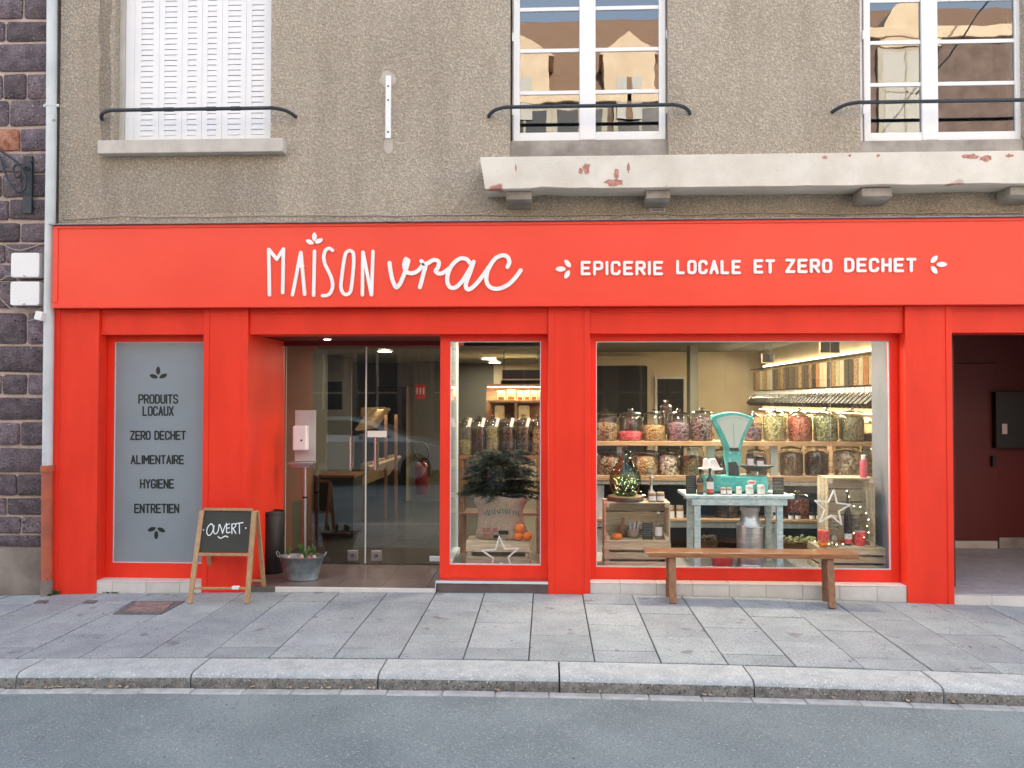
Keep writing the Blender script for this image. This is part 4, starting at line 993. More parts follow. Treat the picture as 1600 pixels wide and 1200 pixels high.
hp = [P(*a, 3.36) for a in ((659, 721), (650, 712), (646, 700), (652, 692), (662, 692), (669, 702), (670, 722), (671, 745))]
build(MB().tube(smooth_pts(hp, 4), .011, 8), 'hose', M['black'], ex_, smooth=60)
# --- lamps
def ceil_light(x, y, r, en, lab, warm=(1,.84,.60)):
    RZ = ZD if (x < 0 and y > 2.75) else 2.62
    t = thing('ceiling_light', (x, y, RZ), lab, 'ceiling light', 'round lights in the shop ceiling')
    build(MB().cyl((x, y, RZ-.022), r, .02, 24), 'diffuser', M['lampw'], t, smooth=40)
    build(MB().lathe((x, y, RZ), [(r+.004, -.018), (r+.004, -.026), (r+.022, -.022), (r+.022, -.002)], 24), 'trim_ring', M['white'], t, smooth=40)
    l = bpy.data.lights.new('ceiling_lamp', 'AREA'); l.shape = 'DISK'; l.size = r*2; l.energy = en; l.color = warm
    lo = bpy.data.objects.new('ceiling_lamp', l); COL.objects.link(lo); lo.parent = t; lo.location = (0, 0, -.03)
ZD = 2.42
build(MB().box(-3.3, .02, 2.75, RY1-.002, ZD, ZD+.03), 'dropped_ceiling', M['ceil'], rm)
def Rz(px, py): return G(px, py, ZD-.022)
a = Rz(764, 561); ceil_light(a.x, a.y, .105, 3, 'nearer round ceiling light seen through the small display window')
a = Rz(773, 566.5); ceil_light(a.x, a.y, .10, 3, 'farther round ceiling light seen through the small display window')
a = Rz(601, 549); ceil_light(a.x, a.y, .09, 2, 'small round ceiling light seen at the top of the right glass door')
for (x, y, e, q) in ((2.0, 1.7, 6, 'nearest'), (2.6, 2.9, 8, 'second nearest'), (1.6, 3.9, 8, 'farthest')): ceil_light(x, y, .10, e, q+' of the unseen round lights added above the big display window shelves')  # added lamps out of view, lighting the right half of the shop
ceil_light(1.2, .62, .07, 9, 'small unseen light added above the turquoise scale'); ceil_light(2.15, .75, .07, 7, 'small unseen light added above the right hand crates'); ceil_light(-.5, .55, .07, 6, 'small unseen light added above the jute sack')  # added lamps out of view, brightening the window displays
# --- hanging black panels with pale rim
for (q, Y, lab) in (((785, 846, 578, 592), 3.2, 'upper black hanging panel seen in the small display window'), ((783, 844, 594, 600), 3.6, 'lower black hanging panel seen in the small display window'),
               ((1191, 1208.5, 553, 566), 5.0, 'smaller black hanging panel near the shop ceiling in the big window'), ((1282, 1311, 533, 550.5), 2.6, 'larger black hanging panel at the top of the big window')):
    a, b_ = P(q[0], q[2], Y), P(q[1], q[3], Y)
    t = thing('hanging_panel', ((a.x+b_.x)/2, Y, b_.z), lab, 'hanging sign', 'black hanging panels inside the shop')
    build(MB().box(a.x, b_.x, Y, Y+.05, b_.z, a.z), 'board', M['black'], t)
    r_ = .012; build(MB().box(a.x-r_, b_.x+r_, Y-.006, Y+.02, b_.z-r_, b_.z).box(a.x-r_, a.x, Y-.006, Y+.02, b_.z, a.z).box(b_.x, b_.x+r_, Y-.006, Y+.02, b_.z, a.z), 'rim', M['iwall'], t)
    build(MB().tube([(a.x+.03, Y+.02, a.z), (a.x+.03, Y+.02, RZ)], .003, 6).tube([(b_.x-.03, Y+.02, a.z), (b_.x-.03, Y+.02, RZ)], .003, 6), 'wire', M['black'], t)

# --- jars
def cont(name, c1, c2, voro=60, rough=.6): return mat(name, c1, c2, voro=voro, rough=rough, bump=1.0, vb=voro, bd=.02, rnd=.15)
CM = {
 'walnut': cont('walnut_contents', (.10,.05,.025), (.42,.26,.13), 45), 'pink': cont('pink_contents', (.60,.06,.10), (.75,.14,.18), 50),
 'tan': cont('tan_contents', (.30,.16,.06), (.62,.42,.20), 50), 'purple': cont('purple_contents', (.09,.05,.08), (.26,.16,.20), 40),
 'date': cont('date_contents', (.05,.022,.025), (.30,.20,.22), 50), 'pasta': cont('pasta_contents', (.28,.26,.10), (.58,.54,.28), 50),
 'red': cont('red_contents', (.30,.06,.03), (.58,.20,.12), 50), 'green': cont('green_contents', (.12,.15,.06), (.42,.46,.26), 52),
 'olive': cont('olive_contents', (.20,.18,.08), (.44,.40,.24), 80), 'dark': cont('dark_contents', (.015,.01,.008), (.12,.08,.05), 60),
 'blackc': cont('black_olive_contents', (.008,.008,.008), (.05,.05,.05), 60), 'chips': cont('chip_contents', (.24,.18,.12), (.72,.62,.46), 38),
 'mush': cont('mushroom_contents', (.10,.05,.03), (.72,.64,.54), 36), 'tea': cont('tea_contents', (.06,.04,.02), (.28,.20,.10), 90),
 'flour': cont('flour_contents', (.70,.62,.44), (.80,.72,.55), 90), 'coffee': cont('coffee_contents', (.03,.015,.01), (.09,.05,.03), 80), 'orange': cont('lentil_contents', (.45,.16,.05), (.70,.34,.12), 90)}
JP = {}
def jar(x, y, z, r, h, c, fill, lab, group='big lidded glass jars on the shelves', name='glass_jar'):
    t = thing(name, (x, y, z), lab, 'jar', group); sg = 20
    rr = r*.995
    fh = h*.80*fill
    cp = [(r*.86, .008), (r*.93, .03), (r*.93, fh*.9)]
    mb = MB().lathe((x, y, z), cp+[(r*.7, fh), (0.0001, fh*1.04)], sg)
    rj = random.Random(int(x*1000)+int(z*777))
    for i in range(len(mb.v)):
        v = mb.v[i]; j = r*.045; mb.v[i] = (v[0]+rj.uniform(-j, j), v[1]+rj.uniform(-j, j), v[2]+(rj.uniform(-j, j) if v[2] > z+.02 else 0))
    build(mb, 'contents', CM[c], t, smooth=80)
    build(MB().lathe((x, y, z), [(r*.8, .002), (rr*.97, .012), (rr, .03), (rr, h*.70), (rr*.90, h*.78), (r*.80, h*.80), (r*.84, h*.825)], 24), 'glass_body', M['jar'], t, smooth=60)
    build(MB().lathe((x, y, z), [(r*.90, h*.826), (r*.92, h*.85), (r*.74, h*.885), (r*.3, h*.915), (.010, h*.93), (.022, h*.955), (.030, h*.98), (.018, h*1.0), (.001, h*1.005)], 24), 'lid', M['lidg'], t, smooth=60)
    return t
def jpx(cx, pyb, Y, wpx, hpx, c, fill, lab, **k):
    p = P(cx, pyb, Y); s_ = (Y-CAM.y)/F_PX; return jar(p.x, Y, p.z, wpx*s_/2, hpx*s_, c, fill, lab, **k)
# --- open shelf unit behind the big window
SY = 1.12
su = thing('display_shelf', (P(1150, 700, SY).x, SY, zpl), 'open shelf unit with wooden boards and pale blue posts across the big window', 'shelf')
def sbox(px0, px1, py0, py1, Y, dep, name, mt, par): 
    a = P(px0, py0, Y); b_ = P(px1, py1, Y); zc0 = P(1150, py0, Y).z if px1-px0 > 200 else a.z; zc1 = P(1150, py1, Y).z if px1-px0 > 200 else b_.z
    return build(MB().box(a.x, b_.x, Y, Y+dep, zc1, zc0), name, M[mt], par, bevel=.003)
def tz(py, Y=SY): return P(1150, py, Y).z
sbox(926, 1372, 690, 697, SY, .36, 'shelf_board', 'board', su)
sbox(926, 1372, 744, 752, SY, .36, 'shelf_board', 'board', su)
sbox(926, 1372, 752.6, 757.5, SY+.02, .03, 'blue_rail', 'bluewood', su)
sbox(926, 1372, 812, 816, SY, .36, 'shelf_board', 'board', su)
sbox(926, 1372, 816.6, 825, SY+.02, .03, 'blue_rail', 'bluewood', su)
sbox(926, 1372, 868, 873, SY, .36, 'shelf_board', 'board', su)
for (a, b_) in ((964, 976), (1105, 1118), (1204, 1216), (1349, 1361)):
    sbox(a, b_, 697.6, 743.4, SY+.12, .045, 'post', 'bluewood', su)
for (a, b_) in ((933, 944), (1203, 1213), (1352, 1364)):
    sbox(a, b_, 758, 811.4, SY+.06, .045, 'post', 'bluewood', su)
    sbox(a, b_, 825.6, 884, SY+.06, .045, 'post', 'bluewood', su)
sbox(926, 1372, 758.5, 884, SY+.345, .012, 'back_panel', 'dark', su)
M['backp'] = mat('brown_back_panel', (.10,.06,.035), (.17,.11,.07), vs=5, rough=.8)
S = []
row1 = [(946, 39, 50, 'walnut', .7, 'glass jar of dark brown nuts, leftmost on the top shelf of the big window'),
 (985, 38, 50, 'pink', .38, 'glass jar one third full of bright pink pieces on the top shelf'),
 (1022, 36, 50, 'tan', .62, 'glass jar of golden tan nuts on the top shelf'),
 (1060, 36, 50, 'purple', .72, 'glass jar of purple pieces below the dark doorway on the top shelf'),
 (1097, 36, 52, 'date', .92, 'glass jar of dark purple dates just left of the turquoise scale'),
 (1176, 28, 46, 'purple', .6, 'dark filled glass jar partly hidden by the right edge of the scale dial'),
 (1211, 35, 52, 'pasta', .95, 'glass jar full of yellow green pasta right of the scale'),
 (1250, 36, 52, 'red', .95, 'glass jar full of brick red pieces on the top shelf'),
 (1290, 36, 52, 'green', .95, 'glass jar full of pale green pieces on the top shelf'),
 (1331, 38, 52, 'olive', .92, 'glass jar full of olive green seeds near the right end of the top shelf'),
 (1360, 20, 32, 'coffee', .5, 'small glass jar with dark contents at the right end of the top shelf')]
zr1 = None
for (cx, w_, h_, c, fi, lab) in row1: jpx(cx, 690-.3+(cx-1150)*.0018, SY+.16, w_, h_, c, fi, lab)
jpx(1041, 690, SY+.24, 19, 64, 'flour', .2, 'tall slim clear glass vessel rising behind the jars of the top shelf', name='glass_vessel')
row2 = [(953, 44, 42, 'walnut', .95, 'wide low jar of whole walnuts behind the demijohn'),
 (1008, 44, 44, 'tan', .9, 'jar of tan dried mushrooms on the second shelf'),
 (1044, 38, 44, 'mush', .95, 'jar of black and white mottled dried mushrooms on the second shelf'),
 (1080, 40, 54, 'tea', .7, 'lidded jar of brown pieces behind the dark bottles on the second shelf'),
 (1128, 32, 46, 'coffee', .8, 'dark jar behind the column of the turquoise scale'),
 (1182, 32, 46, 'dark', .8, 'dark jar behind the small pots of the scale bowl'),
 (1236, 36, 50, 'tea', .9, 'jar of dark green tea leaves on the second shelf'),
 (1276, 36, 52, 'blackc', .9, 'jar of shiny black beans on the second shelf'),
 (1324, 42, 52, 'chips', .95, 'jar of pale broken chips at the right of the second shelf'),
 (1356, 22, 48, 'tan', .9, 'slim jar of tan pieces at the right end of the second shelf')]
for (cx, w_, h_, c, fi, lab) in row2: jpx(cx, 743.8+(cx-1150)*.004, SY+.17, w_, h_, c, fi, lab)
def small_pot(x, y, z, r, h, cm, capm, lab, grp, paper=True):
    t = thing('small_pot', (x, y, z), lab, 'pot', grp)
    build(MB().lathe((x, y, z), [(r*.95, 0), (r, h*.05), (r, h*.72), (r*.85, h*.8)], 14), 'pot_body', cm, t, smooth=50)
    build(MB().cyl((x, y, z+h*.8), r*.92, h*.2, 14), 'cap', capm, t, smooth=50)
    if paper:
        mb = MB(); s_ = 8
        for k in range(s_):
            a0, a1 = R(-150+k*120/s_), R(-150+(k+1)*120/s_); q = r+.0015
            mb.quad((x+q*math.cos(a0), y+q*math.sin(a0), z+h*.15), (x+q*math.cos(a1), y+q*math.sin(a1), z+h*.15), (x+q*math.cos(a1), y+q*math.sin(a1), z+h*.62), (x+q*math.cos(a0), y+q*math.sin(a0), z+h*.62))
        build(mb, 'paper_label', M['paper'], t)
    return t
M['jam'] = mat('dark_jam', (.03,.02,.04), rough=.2); M['honey'] = mat('brown_preserve', (.26,.15,.07), rough=.3)
M['jamr'] = mat('pink_preserve', (.45,.18,.18), rough=.3); M['goldcap'] = mat('pale_cap', (.6,.55,.42), rough=.4, metal=.3)
for cx, wh in ((1212, 'just right of the table leg'), (1235, 'left one of the middle pair'), (1246, 'right one of the middle pair'), (1268, 'left one of the pair behind the star'), (1279, 'right one of the pair behind the star')):
    p = P(cx, 812.3+(cx-1150)*.004, SY+.06); s_ = (SY+.06-CAM.y)/F_PX; small_pot(p.x, SY+.06, p.z, 4.4*s_, 12*s_, M['jam'], M['black'], 'small dark preserve pot on the low shelf, '+wh, 'dark preserve pots on the low shelf')
for cx in (1048, 1062):
    p = P(cx, 812, SY+.1); s_ = (SY+.1-CAM.y)/F_PX; small_pot(p.x, SY+.1, p.z, 6*s_, 22*s_, M['honey'], M['goldcap'], 'brown preserve pot standing right of the tall left crate' if cx == 1062 else 'brown preserve pot half hidden by the tall left crate', 'brown preserve pots')
# low shelf clutter : shallow produce crates
def crate(x, y, z, w_, d_, h_, ax, lab, grp, nsl=3, open_front=False, slat_w=None, gap=None, rz=0, mt='wood'):
    """apple crate, ax 'up' = long slatted side facing the street"""
    t = thing('wooden_crate', (x, y, z), lab, 'crate', grp)
    pr = []
    p = .036; th = .012
    if not open_front:
        sw = h_/nsl*.80; gp = (h_-sw*nsl)/(nsl-1) if nsl > 1 else 0
        for k in range(nsl):
            z0 = k*(sw+gp)
            pr += [('slat', -w_/2, w_/2, -d_/2, -d_/2+th, z0, z0+sw), ('slat', -w_/2, w_/2, d_/2-th, d_/2, z0, z0+sw),
                   ('slat', -w_/2+.001, -w_/2+th, -d_/2+th+.001, d_/2-th-.001, z0+.001, z0+sw-.001), ('slat', w_/2-th, w_/2-.001, -d_/2+th+.001, d_/2-th-.001, z0+.001, z0+sw-.001)]
        for sx in (-1, 1):
            for sy in (-1, 1):
                a = sx*(w_/2-th-.001); b_ = sy*(d_/2-th-.001); pr.append(('corner_post', min(a, a-sx*p), max(a, a-sx*p), min(b_, b_-sy*p), max(b_, b_-sy*p), -.001, h_+.001))
        for k in range(5):
            d1 = (d_-.01)/5; pr.append(('top_slat', -w_/2+.002, w_/2-.002, -d_/2+.005+k*d1+.004, -d_/2+.005+(k+1)*d1-.004, h_+.002, h_+.012))
    else:
        # standing on its side: open towards the street
        for k in range(3):
            d1 = d_/3; y0 = -d_/2+k*d1+.006; y1 = -d_/2+(k+1)*d1-.006
            pr += [('slat', -w_/2, w_/2, y0, y1, h_-th, h_), ('slat', -w_/2, w_/2, y0, y1, 0, th),
                   ('slat', -w_/2, -w_/2+th, y0+.001, y1-.001, th+.001, h_-th-.001), ('slat', w_/2-th, w_/2, y0+.001, y1-.001, th+.001, h_-th-.001)]
        nb_ = max(3, int(h_/.11))
        for k in range(nb_):
            d1 = (h_-.02)/nb_; pr.append(('back_slat', -w_/2+.002, w_/2-.002, d_/2+.001, d_/2+.011, .01+k*d1+.006, .01+(k+1)*d1-.006))
        for sx in (-1, 1):
            for sz in (0, 1):
                a = sx*(w_/2-th-.001); c0 = (th+.001) if sz == 0 else h_-th-.001-p
                pr.append(('corner_post', min(a, a-sx*p), max(a, a-sx*p), -d_/2-.002, d_/2-.002, c0, c0+p))
    Mx = Matrix.Translation((x, y, z)) @ Matrix.Rotation(rz, 4, 'Z')
    for (nm, a, b_, c, d, e, f_) in pr:
        mb = MB().box(a, b_, c, d, e, f_)
        build(mb.xf(Mx), nm, M[mt], t, bevel=.002, seg=1)
    return t
def spx(Y): return (Y-CAM.y)/F_PX
# left pair of crates
Yc = .52; s_ = spx(Yc-.16)
pz_ = zpl+.001
hL = P(996, 847, Yc-.16).z-pz_; pL = P(996, 847, Yc-.16)
wL = 103*s_
crate(pL.x, Yc, pz_, wL, .32, hL-.013, 'up', 'lower crate of the left pair, lying flat under the open one', 'wooden apple crates in the big window')
zc = pz_+hL+.001; hT = P(996, 785, Yc-.16).z-zc
crate(pL.x, Yc, zc, wL*.985, .31, hT, 'up', 'upper crate of the left pair, open to the street with a pumpkin and bowl inside', 'wooden apple crates in the big window', open_front=True)
zt_ = zc+hT+.001
# right pair
Yr = .50; sR = spx(Yr-.17); pR = P(1335, 856, Yr-.17); hR = pR.z-pz_
crate(pR.x, Yr, pz_, 107*sR, .34, hR-.013, 'up', 'lower crate of the right pair, lying flat beside the pale window reveal', 'wooden apple crates in the big window')
zr = pz_+hR+.001; hR2 = P(1335, 747, Yr-.15).z-zr; xr2 = P(1331, 800, Yr-.15).x
crate(xr2, Yr+.0, zr, 72*spx(Yr-.15), .29, hR2, 'up', 'upper crate of the right pair, standing on end with a dark bottle inside', 'wooden apple crates in the big window', open_front=True)
zrt = zr+hR2+.001
# demijohn on a wood slice
dj = P(977, 785, .50); 
wsl = thing('wood_slice', (dj.x, .50, zt_), 'round bark edged wood slice under the green demijohn', 'wood slice')
M['bark'] = mat('bark', (.06,.045,.035), (.14,.11,.09), vs=30, rough=.9, bump=.8, bs=60)
mb = MB().lathe((dj.x, .50, zt_), [(.17, 0), (.178, .01), (.178, .035), (.172, .042)], 26); build(mb, 'bark_rim', M['bark'], wsl, smooth=50)
build(MB().cyl((dj.x, .50, zt_+.0425), .166, .003, 26), 'cut_face', M['board'], wsl)
zd = zt_+.047; k_ = spx(.5)
dm = thing('demijohn', (dj.x, .50, zd), 'round green glass demijohn filled with tiny lit fairy lights', 'demijohn')
prof = [(.09, .0), (.115, .02), (.145, .08), (.156, .15), (.148, .21), (.115, .28), (.065, .35), (.035, .39), (.028, .43), (.034, .435), (.034, .455), (.026, .46)]
build(MB().lathe((dj.x, .50, zd), prof, 28), 'glass_body', M['greenglass'], dm, smooth=70)
build(MB().cyl((dj.x, .50, zd+.44), .022, .035, 12), 'stopper', M['beer'], dm, smooth=40)
pts = []; rf = random.Random(11)
for i in range(52):
    t = i*.55; zz = .035+.13*abs(math.sin(i*.21)); rr_ = (.13)*(.55+.4*rf.random()); pts.append((dj.x+math.cos(t*1.7)*rr_, .50+math.sin(t*1.7)*rr_, zd+zz+rf.uniform(-.02, .02)))
pts += [(dj.x-.06, .47, zd+.25), (dj.x-.02, .48, zd+.33), (dj.x+.01, .5, zd+.40), (dj.x+.01, .5, zd+.46), (dj.x+.05, .48, zd+.43), (dj.x+.045, .46, zd+.37)]
build(MB().tube(smooth_pts(pts, 2), .0012, 4), 'light_wire', M['iron'], dm)
mb = MB()
for i, p in enumerate(pts):
    mb.lathe((p[0], p[1], p[2]-.003), [(.0001, 0), (.0028, .0028), (.0001, .0056)], 5)
build(mb, 'fairy_bulbs', M['fairy'], dm)
# small scale weight stand and two labelled pots right of the demijohn
x_ = P(1019, 785, .5).x
cs = thing('candle_stand', (x_, .56, zt_), 'small metal pedestal stand beside the demijohn on the left crates', 'stand')
build(MB().lathe((x_, .56, zt_), [(.05, 0), (.05, .01), (.02, .03), (.035, .06), (.03, .09), (.014, .11), (.014, .21), (.024, .22), (.012, .235), (.012, .26), (.05, .285), (.055, .30), (.0001, .29)], 18), 'pedestal', M['steel'], cs, smooth=50)
for cx, l_ in ((1019, 'left of the two small pots with white labels on the left crates'), (1032, 'right of the two small pots with white labels on the left crates')):
    p = P(cx, 785, .42); small_pot(p.x, .42, zt_, 6.2*k_, 14.5*k_, M['honey'], M['goldcap'], l_, 'pots with white labels on the left crates')
# inside upper left crate
def pumpkin(x, y, z, r, lab, grp, n=8, sq=.78):
    t = thing('orange_pumpkin', (x, y, z), lab, 'pumpkin', grp)
    mb = MB(); sg = 32; rn = 12
    for i in range(rn+1):
        ph_ = math.pi*i/rn
        for k in range(sg):
            a = 2*math.pi*k/sg; rr_ = r*(math.sin(ph_)**.8)*(1-.07*(.5+.5*math.cos(n*a)))
            mb.v.append((x+rr_*math.cos(a), y+rr_*math.sin(a), z+r*sq*(1-math.cos(ph_))*(1)-(.12*r*math.exp(-(ph_-math.pi)**2*5))))
    for i in range(rn):
        for k in range(sg): mb.f.append((i*sg+k, i*sg+(k+1) % sg, (i+1)*sg+(k+1) % sg, (i+1)*sg+k))
    build(mb, 'flesh', M['orange'], t, smooth=80)
    build(MB().tube([(x, y, z+2*r*sq*.93), (x+r*.1, y, z+2*r*sq*1.05)], r*.10, 6), 'stalk', M['bark'], t)
    return t
zin = zc+.013
p = P(964, 846, .42); pumpkin(p.x, .42, zin, 8.4*k_, 'flattened orange pumpkin inside the upper left crate', 'small pumpkins', sq=.62)
p = P(990, 846, .5)
bw = thing('grey_bowl', (p.x, .5, zin), 'grey metal bowl of utensils inside the upper left crate', 'bowl')
build(MB().lathe((p.x, .5, zin), [(.03, 0), (.035, .008), (.07, .05), (.09, .095), (.086, .095), (.06, .05), (.0001, .015)], 22), 'bowl', M['steel'], bw, smooth=50)
for i in range(6): build(MB().bar((p.x-.04+i*.014, .5, zin+.06), (p.x-.06+i*.024, .47+i*.01, zin+.15+.01*(i % 3)), .012, .006), 'utensil', M['bluewood' if i % 2 else 'chrome'], bw)
p = P(974, 846, .55)
vs_ = thing('round_vase', (p.x, .58, zin), 'brown round vase behind the orange pumpkin in the upper left crate', 'vase'); build(MB().lathe((p.x, .58, zin), [(.03, 0), (.055, .03), (.06, .07), (.045, .11), (.016, .13), (.014, .19)], 18), 'body', M['honey'], vs_, smooth=60)
def slate(cx, pyb, Y, wpx, hpx, z, lab, lines=6, foot=True):
    p = P(cx, pyb, Y); s_ = spx(Y); w_ = wpx*s_; h_ = hpx*s_
    t = thing('small_blackboard', (p.x, Y, z), lab, 'blackboard', 'small chalk price boards in the window')
    b_ = MB().box(p.x-w_/2, p.x+w_/2, Y, Y+.008, z, z+h_); build(b_, 'board', M['slate'], t, bevel=.002, seg=1)
    build(MB().bar((p.x, Y+.009, z+h_*.5), (p.x, Y+.05, z), .02, .004), 'foot', M['slate'], t)
    rl = random.Random(int(cx)); 
    for i in range(lines):
        zz = z+h_*(.9-.8*i/max(lines, 1)); x0 = p.x-w_*.38; mb = MB(); x = x0
        while x < p.x+w_*.36:
            l_ = rl.uniform(.006, .016); mb.ribbon([(x, zz+rl.uniform(-.002, .002)), (x+l_, zz+rl.uniform(-.002, .002))], .0028, Y-.001, .001, caps=1); x += l_+.005
        build(mb, 'chalk_line', M['chalkd'], t, kind=None)
slate(1012, 845, .42, 16, 26, zin, 'small blackboard price card beside the clear bottle in the upper left crate')
def bottle(cx, Y, z, wpx, hpx, glassm, lab, labels=(('paper', .12, .42),), neck=.32, cap='black'):
    p = P(cx, 800, Y); s_ = spx(Y); r = wpx*s_/2; h_ = hpx*s_
    t = thing('bottle', (p.x, Y, z), lab, 'bottle')
    build(MB().lathe((p.x, Y, z), [(r*.9, 0), (r, h_*.02), (r, h_*.50), (r*.85, h_*.58), (r*neck, h_*.70), (r*neck*.85, h_*.93)], 18), 'glass_body', glassm, t, smooth=60)
    build(MB().cyl((p.x, Y, z+h_*.93), r*neck*1.15, h_*.07, 12), 'cap', M[cap], t, smooth=40)
    for (mt, a, b_) in labels:
        mb = MB()
        for k in range(10):
            a0, a1 = R(-165+k*15), R(-165+(k+1)*15); q = r+.0012
            mb.quad((p.x+q*math.cos(a0), Y+q*math.sin(a0), z+h_*a), (p.x+q*math.cos(a1), Y+q*math.sin(a1), z+h_*a), (p.x+q*math.cos(a1), Y+q*math.sin(a1), z+h_*b_), (p.x+q*math.cos(a0), Y+q*math.sin(a0), z+h_*b_))
        build(mb, 'paper_label', M[mt], t, smooth=60)
    return t
bottle(1029, .45, zin, 11, 42, M['clear'], 'clear glass bottle with white label inside the upper left crate', labels=(('paper', .14, .46),), neck=.35, cap='white')
# ---------------- table with scale
YT0 = .34; YT1 = .86
tl = P(1072.5, 776, YT0).x; tr_ = P(1241.5, 776, YT0).x; ztt = P(1157, 774.5, YT0).z; zt0 = P(1157, 779.5, YT0).z
tb = thing('blue_table', ((tl+tr_)/2, .6, zpl), 'small washed pale blue wooden table carrying the turquoise scale', 'table')
for k in range(4):
    y0 = YT0+k*.13; build(MB().box(tl, tr_, y0+.001, y0+.129, zt0, ztt), 'top_plank', M['tablew'], tb, bevel=.003)
al, ar = P(1082, 785, YT0).x, P(1231, 785, YT0).x; za = P(1157, 790, YT0).z
build(MB().box(al, ar, YT0+.012, YT0+.032, za, zt0-.001), 'apron', M['tablew'], tb, bevel=.003)
build(MB().box(al, ar, YT1-.04, YT1-.02, za, zt0-.001), 'apron', M['tablew'], tb, bevel=.003)
for (a, b_) in ((1086.5, 1096), (1216, 1225.5)):
    x0, x1 = P(a, 840, YT0).x, P(b_, 840, YT0).x
    build(MB().box(x0, x1, YT0+.033, YT0+.09, zpl+.001, zt0-.001), 'leg', M['tablew'], tb, bevel=.003)
    build(MB().box(x0, x1, YT1-.10, YT1-.041, zpl+.001, zt0-.001), 'leg', M['tablew'], tb, bevel=.003)
# scale
YQ = .60; zq = ztt+.0005; kq = spx(YQ)
def qx(px): return P(px, 700, YQ).x
def qz(py): return P(1145, py, YQ).z
scl = thing('shop_scale', (qx(1145), YQ, zq), 'vintage turquoise shop scale with fan shaped dial on the pale blue table', 'scale')
build(MB().box(qx(1098), qx(1196), YQ-.11, YQ+.11, zq+.02, qz(743)), 'base', M['teal'], scl, bevel=.012, seg=3)
for sx in (1102, 1188):
    for sy in (-.08, .08): build(MB().cyl((qx(sx+2), YQ+sy, zq), .014, .0195, 10), 'foot', M['black'], scl)
cp = [(1136, 743), (1134, 728), (1131, 712), (1131, 704), (1157, 704), (1158, 712), (1155, 725), (1154, 743)]
build(MB().prism([(qx(a), qz(b_)) for a, b_ in cp[::-1]], YQ-.04, YQ+.04), 'column', M['teal'], scl, bevel=.006)
build(MB().prism([(qx(a), qz(b_)) for a, b_ in [(1137, 742), (1136, 722), (1148, 721), (1152, 728), (1153, 742)][::-1]], YQ-.046, YQ-.0405), 'column_panel', M['iron'], scl)
outer = [(1131, 704), (1126, 690), (1117, 668), (1110.5, 655), (1112, 650)]; arc = [(1112+ (1176-1112)*t, 650-7.5*math.sin(math.pi*t)+ (652-650)*t) for t in [i/12 for i in range(13)]]
outl = [(1133, 704), (1126, 688), (1117, 669), (1111, 656)]+arc+[(1174, 658), (1167, 672), (1160, 690), (1155, 704)]
build(MB().prism([(qx(a), qz(b_)) for a, b_ in outl[::-1]], YQ-.045, YQ+.045), 'dial_housing', M['teal'], scl, bevel=.010, seg=3)
inn = [(1139, 699), (1131, 681), (1121, 661), (1118.5, 655)]+[(1119+(1170-1119)*t, 654.5-5.5*math.sin(math.pi*t)) for t in [i/10 for i in range(1, 10)]]+[(1170, 655), (1166, 662), (1157, 682), (1151, 699)]
build(MB().prism([(qx(a), qz(b_)) for a, b_ in inn[::-1]], YQ-.049, YQ-.0455), 'dial_face', M['teal_pale'], scl)
build(MB().prism([(qx(a), qz(b_)) for a, b_ in [(1138, 704), (1138, 699.5), (1152, 699.5), (1153, 704)][::-1]], YQ-.051, YQ-.0455), 'dial_plate', M['iron'], scl)
tk = MB()
for i in range(17):
    t = (i+.5)/17; tx = 1121+(1169-1121)*t; ty = 656-5.0*math.sin(math.pi*t); dx, dy = 1145-tx, 716-ty; l_ = math.hypot(dx, dy); q = 3.4 if i % 4 == 0 else 1.8
    tk.ribbon([(qx(tx), qz(ty)), (qx(tx+dx/l_*q), qz(ty+dy/l_*q))], .0018, YQ-.0502, .001, caps=1)
tk.ribbon([(qx(1145.5), qz(697)), (qx(1144), qz(662))], .0022, YQ-.0506, .001, caps=1)
build(tk, 'dial_scale', M['iron'], scl)
em = [(qx(1169.5)+.040*math.cos(q/20*6.283), qz(752)+.026*math.sin(q/20*6.283)) for q in range(20)]
eo = build(MB().prism(em, YQ-.1125, YQ-.1095), 'emblem', M['white'], scl)
build(MB().box(qx(1169.5)-.03, qx(1169.5)+.03, YQ-.1135, YQ-.1128, qz(752)-.009, qz(752)+.009), 'emblem_band', M['pink'], eo)
for sx, nm in ((1110, 'left'), (1182, 'right')):
    build(MB().tube([(qx(sx), YQ, qz(743)), (qx(sx), YQ, qz(735))], .018, 12), 'pan_support', M['chrome'], scl, smooth=50)
build(MB().lathe((qx(1110), YQ, qz(735)), [(.06, 0), (.115, .010), (.12, .020), (.112, .020), (.0001, .008)], 24), 'left_pan'.replace('left_', 'weighing_'), M['white'], scl, smooth=50)
build(MB().lathe((qx(1182), YQ, qz(736)), [(.05, 0), (.10, .012), (.165, .050), (.172, .058), (.155, .052), (.09, .02), (.0001, .012)], 26, 1, .75), 'weighing_bowl', M['iron'], scl, smooth=50)
# things on the pans
fb_ = thing('paper_bag', (qx(1110), YQ, qz(735)+.02), 'crumpled white paper bag on the left pan of the turquoise scale', 'bag')
for (a, b_, c, d, e) in ((1098, 1108, 1104, 1099, .0), (1106, 1124, 1116, 1107, .02)):
    pz0 = qz(732.5); build(MB().prism([(qx(a), pz0), (qx(b_), pz0), (qx(c), qz(716)), (qx(d), qz(718))], YQ-.05-e, YQ+.03-e), 'fold', M['paper'], fb_, bevel=.006)
for cx, zc_, w_, hh in ((1171, 732.5, 11, 22), (1186, 732.5, 12, 17)):
    x = qx(cx); small_pot(x, YQ-.02, qz(zc_)+.016, w_*kq/2, hh*kq, M['jam'], M['black'], 'tall dark pot with square white label in the right bowl of the scale' if cx == 1171 else 'shorter tilted looking dark pot in the right bowl of the scale', 'dark pots in the scale bowl')
